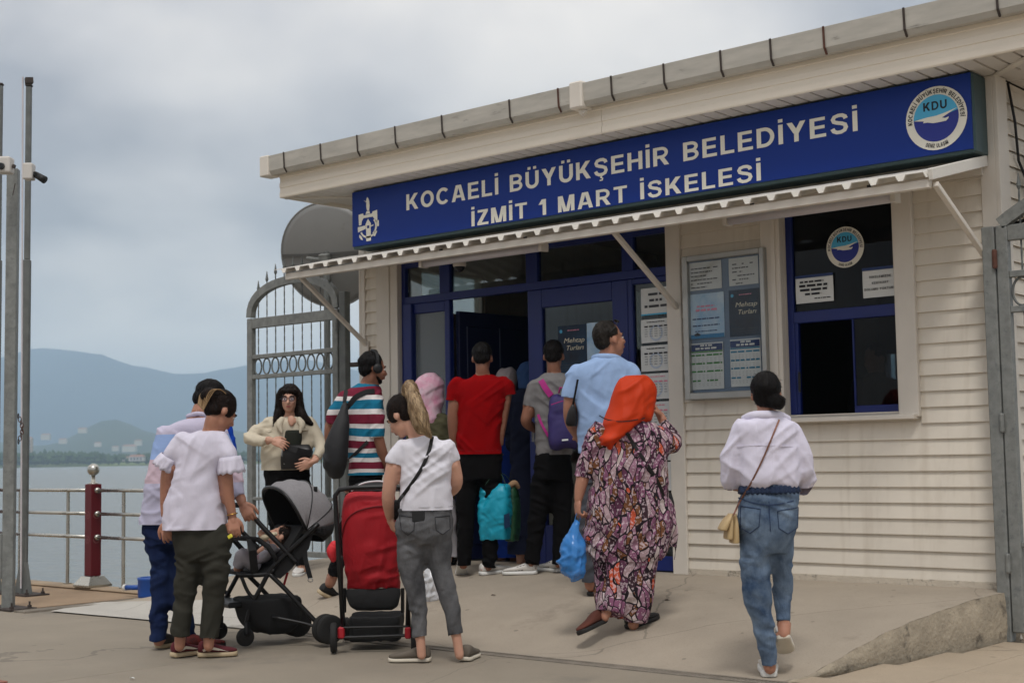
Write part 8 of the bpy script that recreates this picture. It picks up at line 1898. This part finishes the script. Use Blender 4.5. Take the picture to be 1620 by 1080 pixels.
for u0, u1, dd in ((768, 800, -.12), (772, 812, .08)): MB().ribbon([q.pt(u0, 766, dd), q.pt((u0 + 789) / 2, 752, dd * .5), q.pt(789, 745, -.005), q.pt((u1 + 789) / 2, 752, dd * .5), q.pt(u1, 766, dd)], .022, .003, FW3).build('handle', GRN, sbg)
mb = MB(); limb(mb, [[*q.pt(806, 768, .0), .02], [*q.pt(814, 764, .02), .025], [*q.pt(820, 770, .03), .015]]); mb.build('contents', mat('brown_paper', (150, 120, 90), .8), sbg, smooth=True)
q = P12
pb_ = empty('plastic_bag', q.pt(908, 914, -.05), 'translucent blue plastic bag carried by the woman in the leaf print dress', 'bag')
def plastic(name, rgb, alpha, rough=.25, spot=None):
    m = bpy.data.materials.new(name); m.use_nodes = True; t = m.node_tree; b = t.nodes['Principled BSDF']; b.inputs['Base Color'].default_value = (*srgb(rgb), 1); b.inputs['Roughness'].default_value = rough; b.inputs['Alpha'].default_value = alpha; b.inputs['Transmission Weight'].default_value = 0.0
    return m
BPL = plastic('blue_film', (64, 140, 216), .72)
mb = MB(); limb(mb, [[*q.pt(912, 822, -.04), .012], [*q.pt(911, 838, -.05), .04], [*q.pt(908, 860, -.05), .075], [*q.pt(907, 885, -.05), .095], [*q.pt(908, 898, -.05), .085]])
me = remesh(mb, .009, 3); displace(me, folds(.008, 'film', 151)); me.materials.append(BPL); me.shade_smooth(); o = bpy.data.objects.new('film', me); COL.objects.link(o); set_parent(o, pb_)
mb = MB()
rg = random.Random(3)
for i in range(26):
    a_ = rg.uniform(0, 6.28); r_ = rg.uniform(.0, .06); ellipsoid(mb, q.pt(907, rg.uniform(862, 902), -.05) + RT3 * r_ * math.cos(a_) + FW3 * r_ * math.sin(a_), RT3 * rg.uniform(.012, .024), FW3 * rg.uniform(.012, .024), UP3 * rg.uniform(.010, .02), 8, 6)
tag(mb.build('contents', mat('dark_blue_goods', (16, 34, 66), .5, rgb2=(90, 120, 150), vs=20), pb_, smooth=True), kind='stuff')
for s_ in (-1, 1): MB().ribbon([q.pt(912 + s_ * 4, 828, -.04 + .02 * s_), q.pt(914 + s_ * 4, 818, -.035), q.pt(914, 806, -.03)], .02, .003, FW3).build('handle', BPL, pb_)
# white carrier bag standing on the ramp behind the grey jeans
g_ = ground(682, 952); q = Person('x', depth_of(g_), SK1)
wb_ = empty('carrier_bag', g_, 'white plastic carrier bag on the ramp behind the woman in grey jeans', 'bag')
mb = MB(); limb(mb, [[*q.pt(680, 892, .05), .03], [*q.pt(681, 912, .05), .06], [*q.pt(682, 932, .05), .075], [*q.pt(683, 942, .05), .06]]); me = remesh(mb, .011, 2); displace(me, folds(.010, 'film', 161)); me.materials.append(plastic('white_film', (216, 218, 222), .85)); me.shade_smooth(); o = bpy.data.objects.new('film', me); COL.objects.link(o); set_parent(o, wb_)
for s_ in (-1, 1): MB().ribbon([q.pt(680 + 5 * s_, 897, .05), q.pt(680 + 7 * s_, 886, .05), q.pt(680 + 2 * s_, 884, .05)], .02, .002, FW3).build('handle', MATS.get('paper'), wb_)
# litter and small leaves on the paving
for i, (u, v, lab) in enumerate(((1055, 951, 'dead leaf on the ramp right of the dress'), (780, 943, 'dead leaf on the ramp left of the blue bag'), (208, 1075, 'pale scrap on the paving at the bottom left'))):
    p = ground(u, v); z_ = ground_z(p[0], p[1]) + .008
    o = MB().add([(p[0] - .02, p[1], z_), (p[0], p[1] - .008, z_ + .008), (p[0] + .025, p[1] + .004, z_ + .003), (p[0], p[1] + .01, z_ + .006)], [(0, 1, 2, 3)]).build('leaf' if i < 2 else 'scrap', mat('dry_leaf', (66, 48, 36), .8) if i < 2 else M_paper, recalc=False, solid=.0015); tag(o, lab, 'litter')
